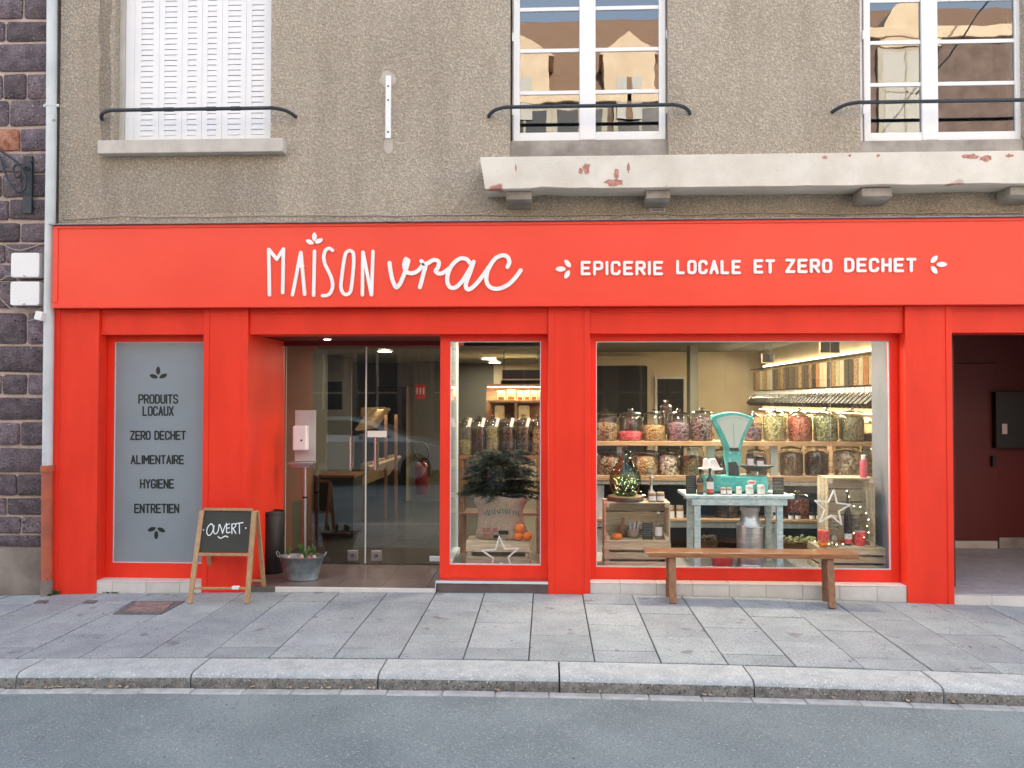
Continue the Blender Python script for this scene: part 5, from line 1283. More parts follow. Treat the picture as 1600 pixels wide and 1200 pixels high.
# items on the table top front
yt = .42; kt = spx(yt)
slate(1080, 772, .46, 16, 28, ztt+.001, 'wide small blackboard at the left end of the pale blue table', 8)
slate(1216, 772, .46, 17, 26, ztt+.001, 'small blackboard at the right end of the pale blue table', 4)
bottle(1094, yt, ztt+.001, 10, 39, M['beer'], 'dark bottle with brown patterned label at the left of the blue table', labels=(('honey', .10, .46), ('goldcap', .40, .47)), neck=.34)
bottle(1109.5, yt, ztt+.001, 11, 40, M['beer'], 'dark bottle with white and red label on the blue table', labels=(('paper', .22, .50), ('redgl', .08, .219)), neck=.36)
M['jarw'] = mat('white_preserve', (.60,.56,.50), rough=.3)
for i, (cx, w_, h_, mm) in enumerate(((1130, 9, 11, 'jamr'), (1139.5, 8, 11, 'jamr'), (1154.5, 9, 12, 'jarw'), (1171, 12, 14, 'jarw'), (1189, 12, 15, 'jarw'))):
    p = P(cx, 772, yt); small_pot(p.x, yt, ztt+.001, w_*kt/2, h_*kt, M[mm], M['white'] if i > 1 else M['goldcap'],
       ('first', 'second', 'third', 'fourth', 'fifth')[i]+' little pot from the left in front of the scale base', 'little pots in front of the scale')
# milk can, bucket
pm = P(1172, 886, .48); km = spx(.48); zl = zpl+.001
def mz(py): return P(1172, py, .48).z
mc = thing('milk_can', (pm.x, .48, zl), 'large dented aluminium milk can under the pale blue table', 'milk can')
r0 = 20.5*km
build(MB().lathe((pm.x, .48, zl), [(r0*.93, 0), (r0, .006), (r0, .035), (r0*.95, .042), (r0*.97, .06), (r0*.97, mz(824)-zl), (r0*.93, mz(819)-zl), (r0*.70, mz(812)-zl), (r0*.63, mz(807)-zl), (r0*.63, mz(800)-zl), (r0*.74, mz(797)-zl), (r0*.74, mz(795)-zl)], 32), 'can_body', M['milk'], mc, smooth=50)
build(MB().lathe((pm.x, .48, zl), [(r0*.72, mz(794.5)-zl), (r0*.74, mz(792)-zl), (r0*.55, mz(790.5)-zl), (.0001, mz(790)-zl)], 28), 'lid', M['milk'], mc, smooth=50)
hz = mz(819); pts = [(pm.x+math.cos(R(a))*r0*1.12, .48+math.sin(R(a))*r0*1.12, hz-.010*abs(math.sin(R(a)))) for a in range(185, 356, 10)]
build(MB().tube(pts, .006, 8), 'handle', M['chrome'], mc, smooth=60)
pb = P(1128, 886, .50)
bk = thing('red_bucket', (pb.x, .50, zl), 'red bucket on the window floor left of the milk can', 'bucket')
build(MB().lathe((pb.x, .50, zl), [(14*km, 0), (18.5*km, 22*km), (19.2*km, 22*km), (19.2*km, 23.5*km), (17.6*km, 23*km), (13.5*km, .01), (.0001, .008)], 28), 'pail', M['bucket'], bk, smooth=45)
bb_ = [(pb.x+math.cos(R(a))*19*km, .50-.06*math.sin(R(a)), zl+23*km+math.sin(R(a))*.05) for a in range(0, 181, 15)]
build(MB().tube(bb_, .003, 6), 'bail', M['iron'], bk)
# right crates objects
k2 = spx(.4)
def star(cx, cy, rpx, Y, rot, lab, squash=1.0):
    c = P(cx, cy, Y); r = rpx*spx(Y); pts = []
    for i in range(10):
        a = R(90+rot+i*36); q = r if i % 2 == 0 else r*.40; pts.append((c.x+math.cos(a)*q, c.z+math.sin(a)*q*squash))
    mb = MB()
    for i in range(10): mb.ribbon([pts[i], pts[(i+1) % 10]], .0125, Y+(.0006 if i % 2 else 0), .012, caps=2)
    return tag(build(mb, 'star_ornament', M['white']), lab, 'star', 'white outlined star ornaments')
star(1300.5, 794.5, 28, .30, -6, 'white outlined star hanging in front of the right crates')
st_t = P(1299, 767, .30)
build(MB().tube([(st_t.x, .304, st_t.z), (st_t.x, .304, zt1+.02)], .0008, 4), 'thread', M['paper'], None)
tag(bpy.data.objects['thread'], 'fine thread holding the hanging star in the big window', 'thread')
p = P(1349, 746, .42); t = thing('pink_flask', (p.x, .42, zrt), 'pink flask with white cap standing on top of the right crates', 'flask')
build(MB().lathe((p.x, .42, zrt), [(4.6*k2, 0), (5*k2, .008), (5*k2, 25*k2), (3.4*k2, 27.5*k2)], 16), 'body', M['pink'], t, smooth=50)
build(MB().cyl((p.x, .42, zrt+27.6*k2), 3.1*k2, 7*k2, 14), 'cap', M['white'], t, smooth=50)
zrr = zr+.013
bottle(1324.5, .36, zr-.011 if False else zr+.0, 11.5, 84, M['beer'], 'tall dark bottle with white and red label in front of the upper right crate', labels=(('paper', .115, .215), ('redgl', .03, .1149)), neck=.33) if False else None
yb2 = .335
bottle(1324.5, yb2+.06, zrr, 11.5, 84, M['beer'], 'tall dark bottle with white and red label inside the upper right crate', labels=(('paper', .115, .215), ('redgl', .03, .1149)), neck=.33)
def glass_lantern(cx, Y, z, wpx, hpx, lab):
    p = P(cx, 800, Y); k = spx(Y); r = wpx*k/2; h_ = hpx*k
    t = thing('stacked_jar_lantern', (p.x, Y, z), lab, 'jar', 'slim clip top jars in the right crates')
    build(MB().lathe((p.x, Y, z), [(r, 0), (r, h_*.28), (r*.7, h_*.34), (r*.7, h_*.38), (r, h_*.42), (r, h_*.78), (r*.75, h_*.84)], 18), 'glass_body', M['jar'], t, smooth=50)
    build(MB().cyl((p.x, Y, z+h_*.85), r*1.05, h_*.09, 18), 'lid', M['goldcap'], t, smooth=50)
    for q in (.12, .52, .66): build(MB().cyl((p.x, Y, z+h_*q), r*1.03, .006, 18), 'band', M['steel'], t, smooth=50)
glass_lantern(1303, .36, zr+.002, 13, 52, 'slim clip top jar at the left edge of the upper right crate')
glass_lantern(1337, .55, zrr, 13, 50, 'slim clip top jar behind the dark bottle in the upper right crate')
p = P(1284, 850, .40); t = thing('candle_cup', (p.x, .36, zr), 'red candle glass stacked on a small orange pumpkin at the left of the right crates', 'candle', 'red candle glasses')
build(MB().lathe((p.x, .36, zr+10*k2), [(7*k2, 0), (8*k2, .01), (8*k2, 15*k2), (7.4*k2, 15*k2), (.0001, 13.5*k2)], 18), 'glass_cup', M['redgl'], t, smooth=45)
pumpkin(p.x, .36, zr-.0, 8*k2, 'small orange pumpkin under a red candle glass left of the right crates', 'small pumpkins', sq=.55)
p = P(1344, 850, .38); t = thing('candle_cup', (p.x, .40, zrr), 'red candle glass with lilac wax inside the upper right crate', 'candle', 'red candle glasses')
build(MB().lathe((p.x, .40, zrr), [(7*k2, 0), (8.6*k2, .01), (9*k2, 21*k2), (8.4*k2, 21*k2), (8*k2, 18*k2)], 18), 'glass_cup', M['redgl'], t, smooth=45)
build(MB().cyl((p.x, .40, zrr+18*k2), 8*k2, 3.5*k2, 18), 'wax', M['wax'], t, smooth=45)
pumpkin(P(1316, 850, .5).x, .50, zrr, 6*k2, 'small round pumpkin behind the dark bottle in the upper right crate', 'small pumpkins', sq=.7)
fl_ = thing('fairy_light_string', P(1340, 850, .34), 'string of tiny warm fairy lights draped round the right crates', 'fairy lights')
pts = [P(a, b_, Yq) for a, b_, Yq in ((1273, 846, .33), (1285, 852, .325), (1295, 850, .325), (1307, 851, .325), (1317, 850, .325), (1334, 833, .33), (1350, 840, .33), (1357, 832, .33), (1355, 822, .33), (1357, 812, .33), (1353, 802, .33), (1344, 792, .34), (1334, 791, .35), (1326, 776, .35), (1323, 767, .36))]
build(MB().tube(smooth_pts(pts, 4), .0015, 5), 'light_wire', M['iron'], fl_)
mb = MB()
for i, p in enumerate(pts): mb.lathe((p[0], p[1]-.002, p[2]-.003), [(.0001, 0), (.0040, .0040), (.0001, .008)], 6)
build(mb, 'fairy_bulbs', M['fairy'], fl_)
# dark baskets and sacks low behind the table
for i, (cx, w_, h_, c, lab) in enumerate(((1010, 60, 40, 'dark', 'dark basket low behind the left crates'), (1105, 34, 36, 'dark', 'dark basket behind the red bucket'), (1250, 66, 36, 'green', 'basket of green leafy bundles low right of the milk can'), (1300, 40, 30, 'dark', 'dark basket behind the lower right crate'))):
    p = P(cx, 886, 1.0); k = spx(1.0); t = thing('produce_basket', (p.x, .98, zpl), lab, 'basket', 'low baskets at the back of the big window')
    build(MB().lathe((p.x, .98, zpl+.001), [(w_*k*.36, 0), (w_*k*.46, h_*k*.6), (w_*k*.47, h_*k*.62), (w_*k*.42, h_*k*.6), (.0001, h_*k*.5)], 20, 1, .4), 'basket', M['backp'], t, smooth=40)
    mb = MB(); rg = random.Random(i)
    for q in range(50):
        a = rg.uniform(0, 6.28); rr_ = w_*k*.40*math.sqrt(rg.random()); z_ = zpl+h_*k*.56+rg.uniform(0, .05); s_ = rg.uniform(.015, .03)
        mb.lathe((p.x+math.cos(a)*rr_, .98+math.sin(a)*rr_*.4, z_), [(.0001, 0), (s_, s_*.7), (s_*.7, s_*1.4), (.0001, s_*1.7)], 6)
    build(mb, 'produce', CM[c], t, smooth=50, kind='stuff')
for i, (cx, c, lab) in enumerate(((1000, 'tea', 'brown loaf shaped bundle behind the left crates'), (1135, 'coffee', 'dark bundle behind the table leg'), (1245, 'red', 'reddish bundle on the low shelf right of the table'), (1310, 'tea', 'brown bundle on the low shelf behind the star'))):
    jpx(cx, 811.5, SY+.22, 40, 44, c, .9, lab, group='bundles on the low shelf')

# ---------------- gravity dispensers along the right wall
Xd = 3.52; y_a, y_b, n = 1.30, 6.5, 36
zT = P(1365, 550, 1.25).z; 
dzs = dict(top=zT, bot=zT-.36, noz=zT-.52)
dt = thing('dispenser_rack', (Xd+.15, 3.9, zT-.6), 'long wooden rack with lit strip carrying the gravity food dispensers along the right wall', 'rack')
build(MB().box(Xd+.02, RX1-.005, y_a-.05, y_b+.05, zT-.70, zT-.67), 'rack_shelf', M['board'], dt)
build(MB().box(Xd+.16, RX1-.006, y_a-.05, y_b+.05, zT-.655, zT-.05), 'rack_back', M['iwall'], dt)
build(MB().box(Xd-.03, Xd+.16, y_a-.05, y_b+.05, zT+.003, zT+.02), 'rack_top', M['black'], dt)
build(MB().box(Xd-.06, RX1-.005, y_a-.09, y_a-.055, 0.05, zT+.0), 'rack_post', M['board'], dt)
build(MB().box(RX1-.05, RX1-.02, y_a, y_b, zT+.06, zT+.075), 'led_strip', M['lamp'], dt)
build(MB().box(Xd+.10, Xd+.14, y_a, y_b, zT-.667, zT-.657), 'led_strip', M['lamp'], dt)
al_ = bpy.data.lights.new('strip_lamp', 'AREA'); al_.shape = 'RECTANGLE'; al_.size = .05; al_.size_y = 5.0; al_.energy = 13; al_.color = (1, .80, .50)
ao = bpy.data.objects.new('strip_lamp', al_); COL.objects.link(ao); ao.parent = dt; ao.location = Vector((Xd+.12, 3.9, zT-.705))-WL[dt.name]
ao.rotation_euler = (0, 0, 0)
al2 = bpy.data.lights.new('strip_lamp', 'AREA'); al2.shape = 'RECTANGLE'; al2.size = .05; al2.size_y = 5.0; al2.energy = 13; al2.color = (1, .84, .56)
ao2 = bpy.data.objects.new('strip_lamp', al2); COL.objects.link(ao2); ao2.parent = dt; ao2.location = Vector((Xd-.30, 3.9, RZ-.03))-WL[dt.name]; ao2.rotation_euler = (0, R(18), 0)
cn = ['walnut', 'flour', 'orange', 'flour', 'tan', 'coffee', 'dark', 'flour', 'flour', 'tan', 'coffee', 'flour', 'flour', 'orange', 'coffee', 'walnut', 'dark', 'coffee', 'tan', 'tea', 'dark', 'tea', 'coffee', 'date', 'tan', 'walnut', 'coffee', 'dark', 'flour', 'flour', 'orange', 'pasta', 'flour', 'tan', 'orange', 'tea']
words_ = {'orange': 'orange lentils', 'flour': 'pale flour coloured grain', 'coffee': 'coffee brown beans', 'dark': 'very dark seeds', 'tea': 'brown tea leaves', 'red': 'brick red grain', 'tan': 'tan nuts', 'green': 'green split peas', 'pasta': 'yellow green pasta', 'date': 'purple brown fruit', 'walnut': 'brown walnuts'}
pitch_d = (y_b-y_a)/n; proto = None
for i in range(n):
    y0 = y_a+i*pitch_d; c = cn[i % len(cn)]
    if proto is None:
        t = thing('food_dispenser', (Xd, y0, zT), '', 'dispenser', 'gravity food dispensers on the right wall'); w_ = pitch_d-.012
        build(MB().box(Xd+.003, Xd+.147, y0+.004, y0+w_-.004, zT-.34, zT-.03), 'contents', CM['flour'], t)
        build(MB().box(Xd, Xd+.15, y0, y0+w_, zT-.35, zT), 'bin', M['acrylic'], t)
        build(MB().prismx([(y0+.01, zT-.36), (y0+w_-.01, zT-.36), (y0+w_-.01, zT-.44), (y0+.01, zT-.44)], Xd+.02, Xd+.13), 'price_holder', M['paper'], t)
        build(MB().bar((Xd+.07, y0+w_/2, zT-.42), (Xd-.10, y0+w_/2, zT-.575), .075, w_-.03, up=(0, 1, 0)), 'chute', M['black'], t, bevel=.006)
        build(MB().tube([(Xd-.03, y0+w_/2, zT-.43), (Xd-.085, y0+w_/2, zT-.475)], .012, 8), 'lever', M['chrome'], t)
        proto = t
    else:
        t = copy_tree(proto, None, {'contents': CM[c]}); t.location = (Xd, y0, zT); WL[t.name] = Vector(t.location)
    t['label'] = 'gravity dispenser of %s, %s from the street end of the right wall' % (words_[c] if i else 'pale flour coloured grain', ('1st 2nd 3rd 4th 5th 6th 7th 8th 9th 10th 11th 12th 13th 14th 15th 16th 17th 18th 19th 20th 21st 22nd 23rd 24th 25th 26th 27th 28th 29th 30th 31st 32nd 33rd 34th 35th 36th').split()[i])
# lower shelves under the dispensers: upright dividers & baskets
ls = thing('low_wall_shelves', (Xd+.25, 3.9, 0), 'wooden shelving with upright dividers under the dispensers', 'shelf')
for i in range(9):
    y0 = y_a+i*.65; build(MB().box(Xd+.02, RX1-.006, y0, y0+.04, zfl, zT-.705), 'divider', M['board'], ls)
for zz in (.5, .95, 1.35): build(MB().box(Xd+.04, RX1-.007, y_a+.0, y_b, zz, zz+.03), 'shelf_board', M['board'], ls) if False else build(MB().box(Xd+.045, Xd+.06, y_a, y_b, zz, zz+.03), 'shelf_edge', M['board'], ls)
build(MB().box(RX1-.03, RX1-.006, y_a, y_b, zfl+.01, 1.30), 'back_panel', M['backp'], ls)

# ---------------- small display window: sack, crate, oranges, fir tree
Yc = .52; s_ = spx(Yc-.16); 
zpm = zpx(883, .3, 770)-.019
x_ = P(778, 840, Yc-.17).x; h_ = P(778, 846, Yc-.17).z-zpm
crate(x_, Yc, zpm+.001, 100*spx(Yc-.17), .34, h_-.014, 'up', 'pale wooden crate under the jute sack in the small display window', 'wooden apple crates in the small window', nsl=2)
zs_ = zpm+h_+.001
xs_ = P(783, 780, .52).x; ks = spx(.45)
sk = thing('jute_sack', (xs_, .52, zs_), 'printed jute coffee sack holding a small fir tree on the pale crate', 'sack')
mb = MB(); sg = 40; rj = random.Random(21)
prof = [(.30, 0), (.345, .012), (.35, .05), (.315, .11), (.30, .17), (.31, .225), (.325, .25), (.335, .27), (.36, .285), (.375, .31), (.36, .335), (.33, .335), (.29, .29), (.27, .25)]
H_ = (P(783, 778, .45).z-P(783, 845, .45).z)/.335; Wd = 38*ks/.33
for r_, zz in prof:
    for k in range(sg):
        a = 2*math.pi*k/sg; w_ = 1+.035*math.sin(5*a+zz*22)+.025*math.sin(11*a+1+zz*9)+.02*math.sin(17*a-zz*30)
        mb.v.append((xs_+r_*Wd*w_*math.cos(a), .52+r_*.75*Wd*w_*.62*math.sin(a), zs_+zz*H_+(.012*math.sin(3*a+1) if zz > .2 else 0)*min(1, (zz-.2)*8 if zz > .2 else 0)))
for i in range(len(prof)-1):
    for k in range(sg): mb.f.append((i*sg+k, i*sg+(k+1) % sg, (i+1)*sg+(k+1) % sg, (i+1)*sg+k))
build(mb, 'sack_cloth', M['sack'], sk, smooth=80)
# printing on the sack
YK = .52-.35*.75*Wd*.62*.98-.012
M['inkt'] = mat('teal_ink', (.04,.20,.17), rough=.9); M['inkr'] = mat('faded_red_ink', (.40,.12,.09), rough=.9)
def sackY(px, py):
    x = P(px, py, .32).x; d = min(1, abs((x-xs_)/(.33*Wd))); return .52-.33*.75*Wd*.62*math.sqrt(max(0, 1-d*d))-.022
def sconv(u, v): p = P(u, v, .32); return (p.x, p.z)
pr = thing('sack_printing', P(783, 800, .33), 'teal arc and faded red letters printed on the jute sack', 'lettering')
def sword(text, x0, x1, yc, h_, mt, arc=0):
    n = len(text); u = (x1-x0)/(n*1.45)
    for i, c in enumerate(text):
        if c == ' ': continue
        cx = x0+(i+.5)*(x1-x0)/n; dy = arc*((cx-(x0+x1)/2)/((x1-x0)/2))**2; yy_ = sackY(cx, yc)
        def conv(p, q): pp = P(cx+(p-.5)*u, yc+dy+(q-.5)*h_, yy_); return (pp.x, pp.z)
        letter(FONT[c], 1.1*spx(yy_), 'letter', conv, yy_, .001, mt, pr, step=.0001)
mb = MB(); rt_ = random.Random(2)
for i in range(14):
    cx = 757+i*4.0; dy = 3*((cx-784)/27)**2; yy_ = sackY(cx, 799); a, b_ = P(cx, 796+dy+rt_.uniform(-1, 1), yy_), P(cx+rt_.uniform(-1, 3), 803+dy+rt_.uniform(-1.5, 1), yy_)
    mb.ribbon([(a.x, a.z), (b_.x, b_.z)], .009, yy_, .001)
build(mb, 'worn_arc_print', M['inkt'], pr, kind='stuff')
sword('CERT NO', 754, 777, 828, 5, 'inkr'); sword('DEST', 754, 771, 837, 4.5, 'inkr')
for (a, b_, c, d) in ((779, 794, 829, 835), (771, 783, 836, 841)):
    yy_ = sackY(786, 830)-.001; q0, q1 = P(a, c, yy_), P(b_, d, yy_); build(MB().box(q0.x, q1.x, yy_, yy_+.001, q1.z, q0.z), 'block', M['black'], pr)
for (cx, pyb, r_, lab) in ((809.5, 843.5, 7.4, 'lower left orange fruit of the three beside the sack'), (824, 843, 7.6, 'lower right orange fruit of the three beside the sack'), (811.5, 831.5, 7.6, 'topmost orange fruit of the three beside the sack')):
    p = P(cx, pyb, .40); r = r_*spx(.40); o_ = thing('orange_fruit', (p.x, .40, zs_), lab, 'fruit', 'orange fruits on the pale crate')
    zf_ = zs_ if pyb > 840 else zs_+r*1.62
    mb = MB().lathe((p.x, .40 if pyb > 840 else .405, zf_), [(r*math.sin(math.pi*i/10)+.0001, r*.93*(1-math.cos(math.pi*i/10))) for i in range(11)], 20)
    build(mb, 'fruit', M['orange'], o_, smooth=80); build(MB().cyl((p.x-.01, .40-.002, zf_+r*1.84), .006, .008, 6), 'stalk', M['bark'], o_)
star(782, 868, 30, .26, 4, 'white outlined star leaning in front of the pale crate', 1.0)
# fir tree
ft = thing('fir_tree', (xs_, .56, zs_+.2), 'dark bushy fir tree standing in the jute sack', 'tree')
zt2 = P(783, 702, .5).z
build(MB().tube([(xs_, .56, zs_+.12), (xs_, .57, zt2-.02)], [.018, .008], 8), 'trunk', M['bark'], ft, smooth=60)
rb = random.Random(4); br_ = MB(); nd = MB()
for lv in range(30):
    z0 = P(783, 779, .5).z+lv*.0145+rb.uniform(-.02, .02)
    L0 = .41*(1-.010*lv)
    for k in range(5):
        a = rb.uniform(0, 6.283); l_ = L0*rb.uniform(.75, 1.1); dx, dy = math.cos(a), math.sin(a)*.62; pts = []
        for q in range(5):
            t = q/4; pts.append((xs_+dx*l_*t, .56+dy*l_*t, z0+.10*t-.10*t*t+rb.uniform(-.005, .005)))
        br_.tube(pts, [.006, .005, .004, .003, .002], 4, False)
        for q in range(110):
            t = rb.uniform(.08, 1.0); p = Vector((xs_+dx*l_*t, .56+dy*l_*t, z0+.10*t-.10*t*t)); 
            sd_ = Vector((rb.uniform(-1, 1)+dx, rb.uniform(-1, 1)+dy, rb.uniform(-.7, .6))).normalized()
            tw = rb.random() < .35
            L1 = rb.uniform(.03, .06) if not tw else rb.uniform(.05, .10)
            e = p+sd_*L1; u = sd_.orthogonal().normalized()*(.0032 if not tw else .005); n_ = len(nd.v)
            nd.v += [tuple(p-u), tuple(p+u), tuple(e)]; nd.f.append((n_, n_+1, n_+2))
build(br_, 'branches', M['bark'], ft, kind='stuff'); build(nd, 'foliage', M['fir'], ft, kind='stuff')
# shelf with jars behind small window
sm = thing('rear_shelf', (P(775, 700, 1.6).x, 1.6, zfl), 'wooden shelf unit with jars behind the small display window', 'shelf')
Ys2 = 1.45
def sb2(px0, px1, py0, py1, nm, mt, Y=Ys2, dep=.36): a, b_ = P(px0, py0, Y), P(px1, py1, Y); return build(MB().box(a.x, b_.x, Y, Y+dep, b_.z, a.z), nm, M[mt], sm, bevel=.003)
M['dwood'] = mat('dark_shelf_wood', (.16,.07,.04), (.24,.12,.07), vs=6, stretch=(.8,5,5), rough=.6)
for (a, b_) in ((712, 718), (766, 770), (801, 806)): sb2(717, 855, a, b_, 'shelf_board', 'dwood')
for (a, b_) in ((718.5, 724), (838, 846)): sb2(a, b_, 718.2, 765.8, 'post', 'dwood'); sb2(a, b_, 770.2, 800.8, 'post', 'dwood'); sb2(a, b_, 806.2, 868, 'post', 'dwood')
for (cx, c, fi, w_, h_, lab) in ((727, 'olive', .5, 24, 52, 'pale glass jar at the far left of the small window shelf'), (748, 'coffee', .85, 24, 54, 'glass jar of coffee beans in the small window'), (770, 'olive', .9, 23, 55, 'glass jar of green brown grain in the small window'), (793, 'dark', .85, 25, 56, 'glass jar of black seeds left of centre in the small window shelf'), (818, 'dark', .85, 25, 56, 'glass jar of black seeds right of centre in the small window shelf'), (841, 'walnut', .8, 22, 54, 'glass jar at the right end of the small window shelf')):
    t = jpx(cx, 712, Ys2+.14, w_, h_+8, c, fi, lab, group='lidded jars behind the small window')
    p = P(cx+7, 660, Ys2+.01); tg = MB().box(-.018, .018, -.001, .001, -.05, .05).xf(Matrix.Translation(p) @ Matrix.Rotation(R(14), 4, 'Y')); build(tg, 'price_tag', M['paper'], t)
for (cx, c, lab) in ((735, 'tan', 'low jar of tan snacks on the second shelf of the small window'), (756, 'red', 'low jar of reddish snacks on the second shelf of the small window')):
    jpx(cx, 765.6, Ys2+.16, 26, 36, c, .8, lab, group='low jars behind the small window')
# back lit shelf with bags
bs_ = thing('lit_shelf', (P(815, 625, 4.6).x, 4.6, 0), 'warmly lit shelf of packets at the back of the shop seen through the small window', 'shelf')
def bq(px0, px1, py0, py1, Y, dep, nm, mt): a, b_ = P(px0, py0, Y), P(px1, py1, Y); return build(MB().box(a.x, b_.x, Y, Y+dep, b_.z, a.z), nm, M[mt], bs_)
bq(762, 850, 625.5, 629, 4.6, .35, 'shelf_board', 'board'); bq(762, 850, 656, 659, 4.6, .35, 'shelf_board', 'board')
bq(760, 850, 600, 700, 4.96, .03, 'back_panel', 'dwood'); bq(804, 808, 630, 656, 4.62, .3, 'upright', 'board')
bq(762, 850, 604, 605.5, 4.55, .05, 'lamp_strip', 'lamp')
tl_ = bpy.data.lights.new('shelf_lamp', 'AREA'); tl_.shape = 'RECTANGLE'; tl_.size = 1.2; tl_.size_y = .05; tl_.energy = 9; tl_.color = (1, .78, .45)
to_ = bpy.data.objects.new('shelf_lamp', tl_); COL.objects.link(to_); to_.parent = bs_; to_.location = P(812, 607, 4.66)-WL[bs_.name]
M['packet'] = mat('kraft_packet', (.72,.58,.30), (.80,.70,.45), vs=9, rough=.6, rnd=.15, hue=.03)
for i, (a, b_) in enumerate(((777, 789), (792, 805), (808, 817), (819, 828), (830, 839), (841, 849))):
    p = P((a+b_)/2, 625, 4.65); w_ = (b_-a)*spx(4.65); h_ = (14 if i != 1 else 15.5)*spx(4.65)
    zs3 = P((a+b_)/2, 625.5, 4.65).z+.003
    t = thing('food_packet', (p.x, 4.68, zs3), ('first', 'second', 'third', 'fourth', 'fifth', 'sixth')[i]+' kraft packet from the left on the lit shelf at the back', 'packet', 'packets on the lit shelf')
    build(MB().prism([(p.x-w_/2, zs3), (p.x+w_/2, zs3), (p.x+w_*.46, zs3+h_), (p.x-w_*.46, zs3+h_)], 4.65, 4.72), 'bag', M['packet'], t, bevel=.004)
    build(MB().box(p.x-w_*.4, p.x+w_*.4, 4.646, 4.649, zs3+.004, zs3+h_*.35), 'print_band', M['dwood'] if i == 0 else M['redgl'] if i in (2, 4) else M['honey'], t)
for i, (a, b_) in enumerate(((773, 788), (810, 827), (843, 850))):
    p = P((a+b_)/2, 655, 4.7); w_ = (b_-a)*spx(4.7); h_ = 22*spx(4.7); zs3 = P((a+b_)/2, 656, 4.65).z+.003
    t = thing('food_packet', (p.x, 4.72, zs3), ('left', 'middle', 'right')[i]+' tall pale packet on the lower board of the lit shelf', 'packet', 'tall packets on the lit shelf')
    build(MB().prism([(p.x-w_/2, zs3), (p.x+w_/2, zs3), (p.x+w_*.5, zs3+h_*.9), (p.x+w_*.4, zs3+h_), (p.x-w_*.4, zs3+h_), (p.x-w_*.5, zs3+h_*.9)], 4.68, 4.78), 'bag', M['packet'], t, bevel=.006)
# bread shelves behind right door leaf
bd = thing('sloping_bread_shelf', (P(592, 700, 4.2).x, 4.2, zfl), 'wooden sloping shelves of bread baskets behind the right glass door', 'shelf')
for (p0, p1) in (((568, 656), (598, 653)), ((566, 745), (616, 727))):
    a, b_ = P(*p0, 3.6), P(*p1, 4.8); build(MB().bar(a, b_, .04, .36, up=(.6, 0, .8)), 'shelf_board', M['board'], bd)
    for k in range(6):
        t = (k+.5)/6; c = a.lerp(b_, t); build(MB().box(c.x-.05, c.x+.05, c.y-.08, c.y+.08, c.z+.04, c.z+.17), 'basket', M['board' if k % 2 else 'honey'], bd, bevel=.01)
for px in (566, 600, 616): 
    a = P(px, 745, 4.2); build(MB().box(a.x-.02, a.x+.02, 4.3, 4.34, zfl, a.z+.9), 'upright', M['dwood'], bd)
bl_ = bpy.data.lights.new('shelf_lamp', 'AREA'); bl_.size = .4; bl_.energy = 2; bl_.color = (1, .8, .5)
bo_ = bpy.data.objects.new('shelf_lamp', bl_); COL.objects.link(bo_); bo_.parent = bd; bo_.location = P(592, 640, 4.1)-WL[bd.name]
# counter behind left leaf
ct = thing('shop_counter', (P(480, 760, 2.6).x, 2.6, zfl), 'low dark counter inside behind the left glass door', 'counter')
a, b_ = P(440, 742, 2.6), P(552, 742, 2.6); build(MB().box(a.x, b_.x, 2.6, 3.1, zfl, a.z-.03), 'cabinet', M['dark'], ct); build(MB().box(a.x-.02, b_.x+.02, 2.57, 3.12, a.z-.03, a.z), 'worktop', M['dwood'], ct)
# steel hand gel stand
Yh = .84
hs = thing('hand_gel_stand', (P(478, 870, Yh).x, Yh, zfl), 'tall steel hand gel stand with white dispenser in front of the left glass door', 'hand gel stand')
def hq(px0, px1, py0, py1, y0, y1, nm, mt, bv=.003): a, b_ = P(px0, py0, Yh), P(px1, py1, Yh); return build(MB().box(a.x, b_.x, y0, y1, b_.z, a.z), nm, M[mt], hs, bevel=bv)
hq(461, 493, 641, 721, Yh, Yh+.012, 'back_plate', 'plate'); hq(455, 494, 721.3, 725, Yh-.12, Yh+.02, 'drip_tray', 'steel'); hq(459, 488, 725.3, 729, Yh-.10, Yh+.02, 'tray_lip', 'steel')
a, b_ = P(477.5, 729, Yh), P(477.5, 868, Yh)
build(MB().tube([(a.x, Yh-.02, a.z), (a.x, Yh-.02, zfl+.02)], .021, 14), 'pole', M['steel'], hs, smooth=50)
build(MB().cyl((a.x, Yh-.02, zfl), .15, .012, 28), 'base_plate', M['steel'], hs)
build(MB().tube([(a.x, Yh-.02, P(477, 778, Yh).z), (a.x, Yh-.02, P(477, 775, Yh).z)], .025, 14), 'pole_collar', M['black'], hs, smooth=50)
dsp = hq(462, 483, 665, 703, Yh-.10, Yh-.001, 'dispenser', 'plasticbox', .012)
c = P(471, 688, Yh-.10); build(MB().tube([(c.x, Yh-.104, c.z), (c.x, Yh-.099, c.z)], .010, 12), 'sensor_window', M['black'], dsp)

# ================================================================ STREET OBJECTS
# chalkboard easel
def bar(mb, p0, p1, w_, d_, up=(0, 1, 0)): return mb.bar(p0, p1, w_, d_, up)
ez = thing('chalkboard_easel', G(355, 935, 0), 'wooden A frame easel with chalkboard reading OUVERT on the pavement', 'chalkboard sign')
FLf, FRf = G(296.5, 943), G(386, 943); ap = (FLf.y+.20)
tLf = P(316, 798, ap); tRf = P(398, 798, ap); 
BLb, BRb = G(331, 921), G(412, 924)
BLb.y = max(BLb.y, -.02) if False else BLb.y
zb_b = 0
topL = Vector((tLf.x, ap, tLf.z)); topR = Vector((tRf.x, ap+FRf.y-FLf.y, tLf.z))
build(MB().bar(FLf, topL, .042, .026), 'leg', M['easel'], ez, bevel=.003); build(MB().bar(FRf, topR, .042, .026), 'leg', M['easel'], ez, bevel=.003)
oL = topL+Vector((.012, .03, 0)); oR = topR+Vector((.012, .03, 0))
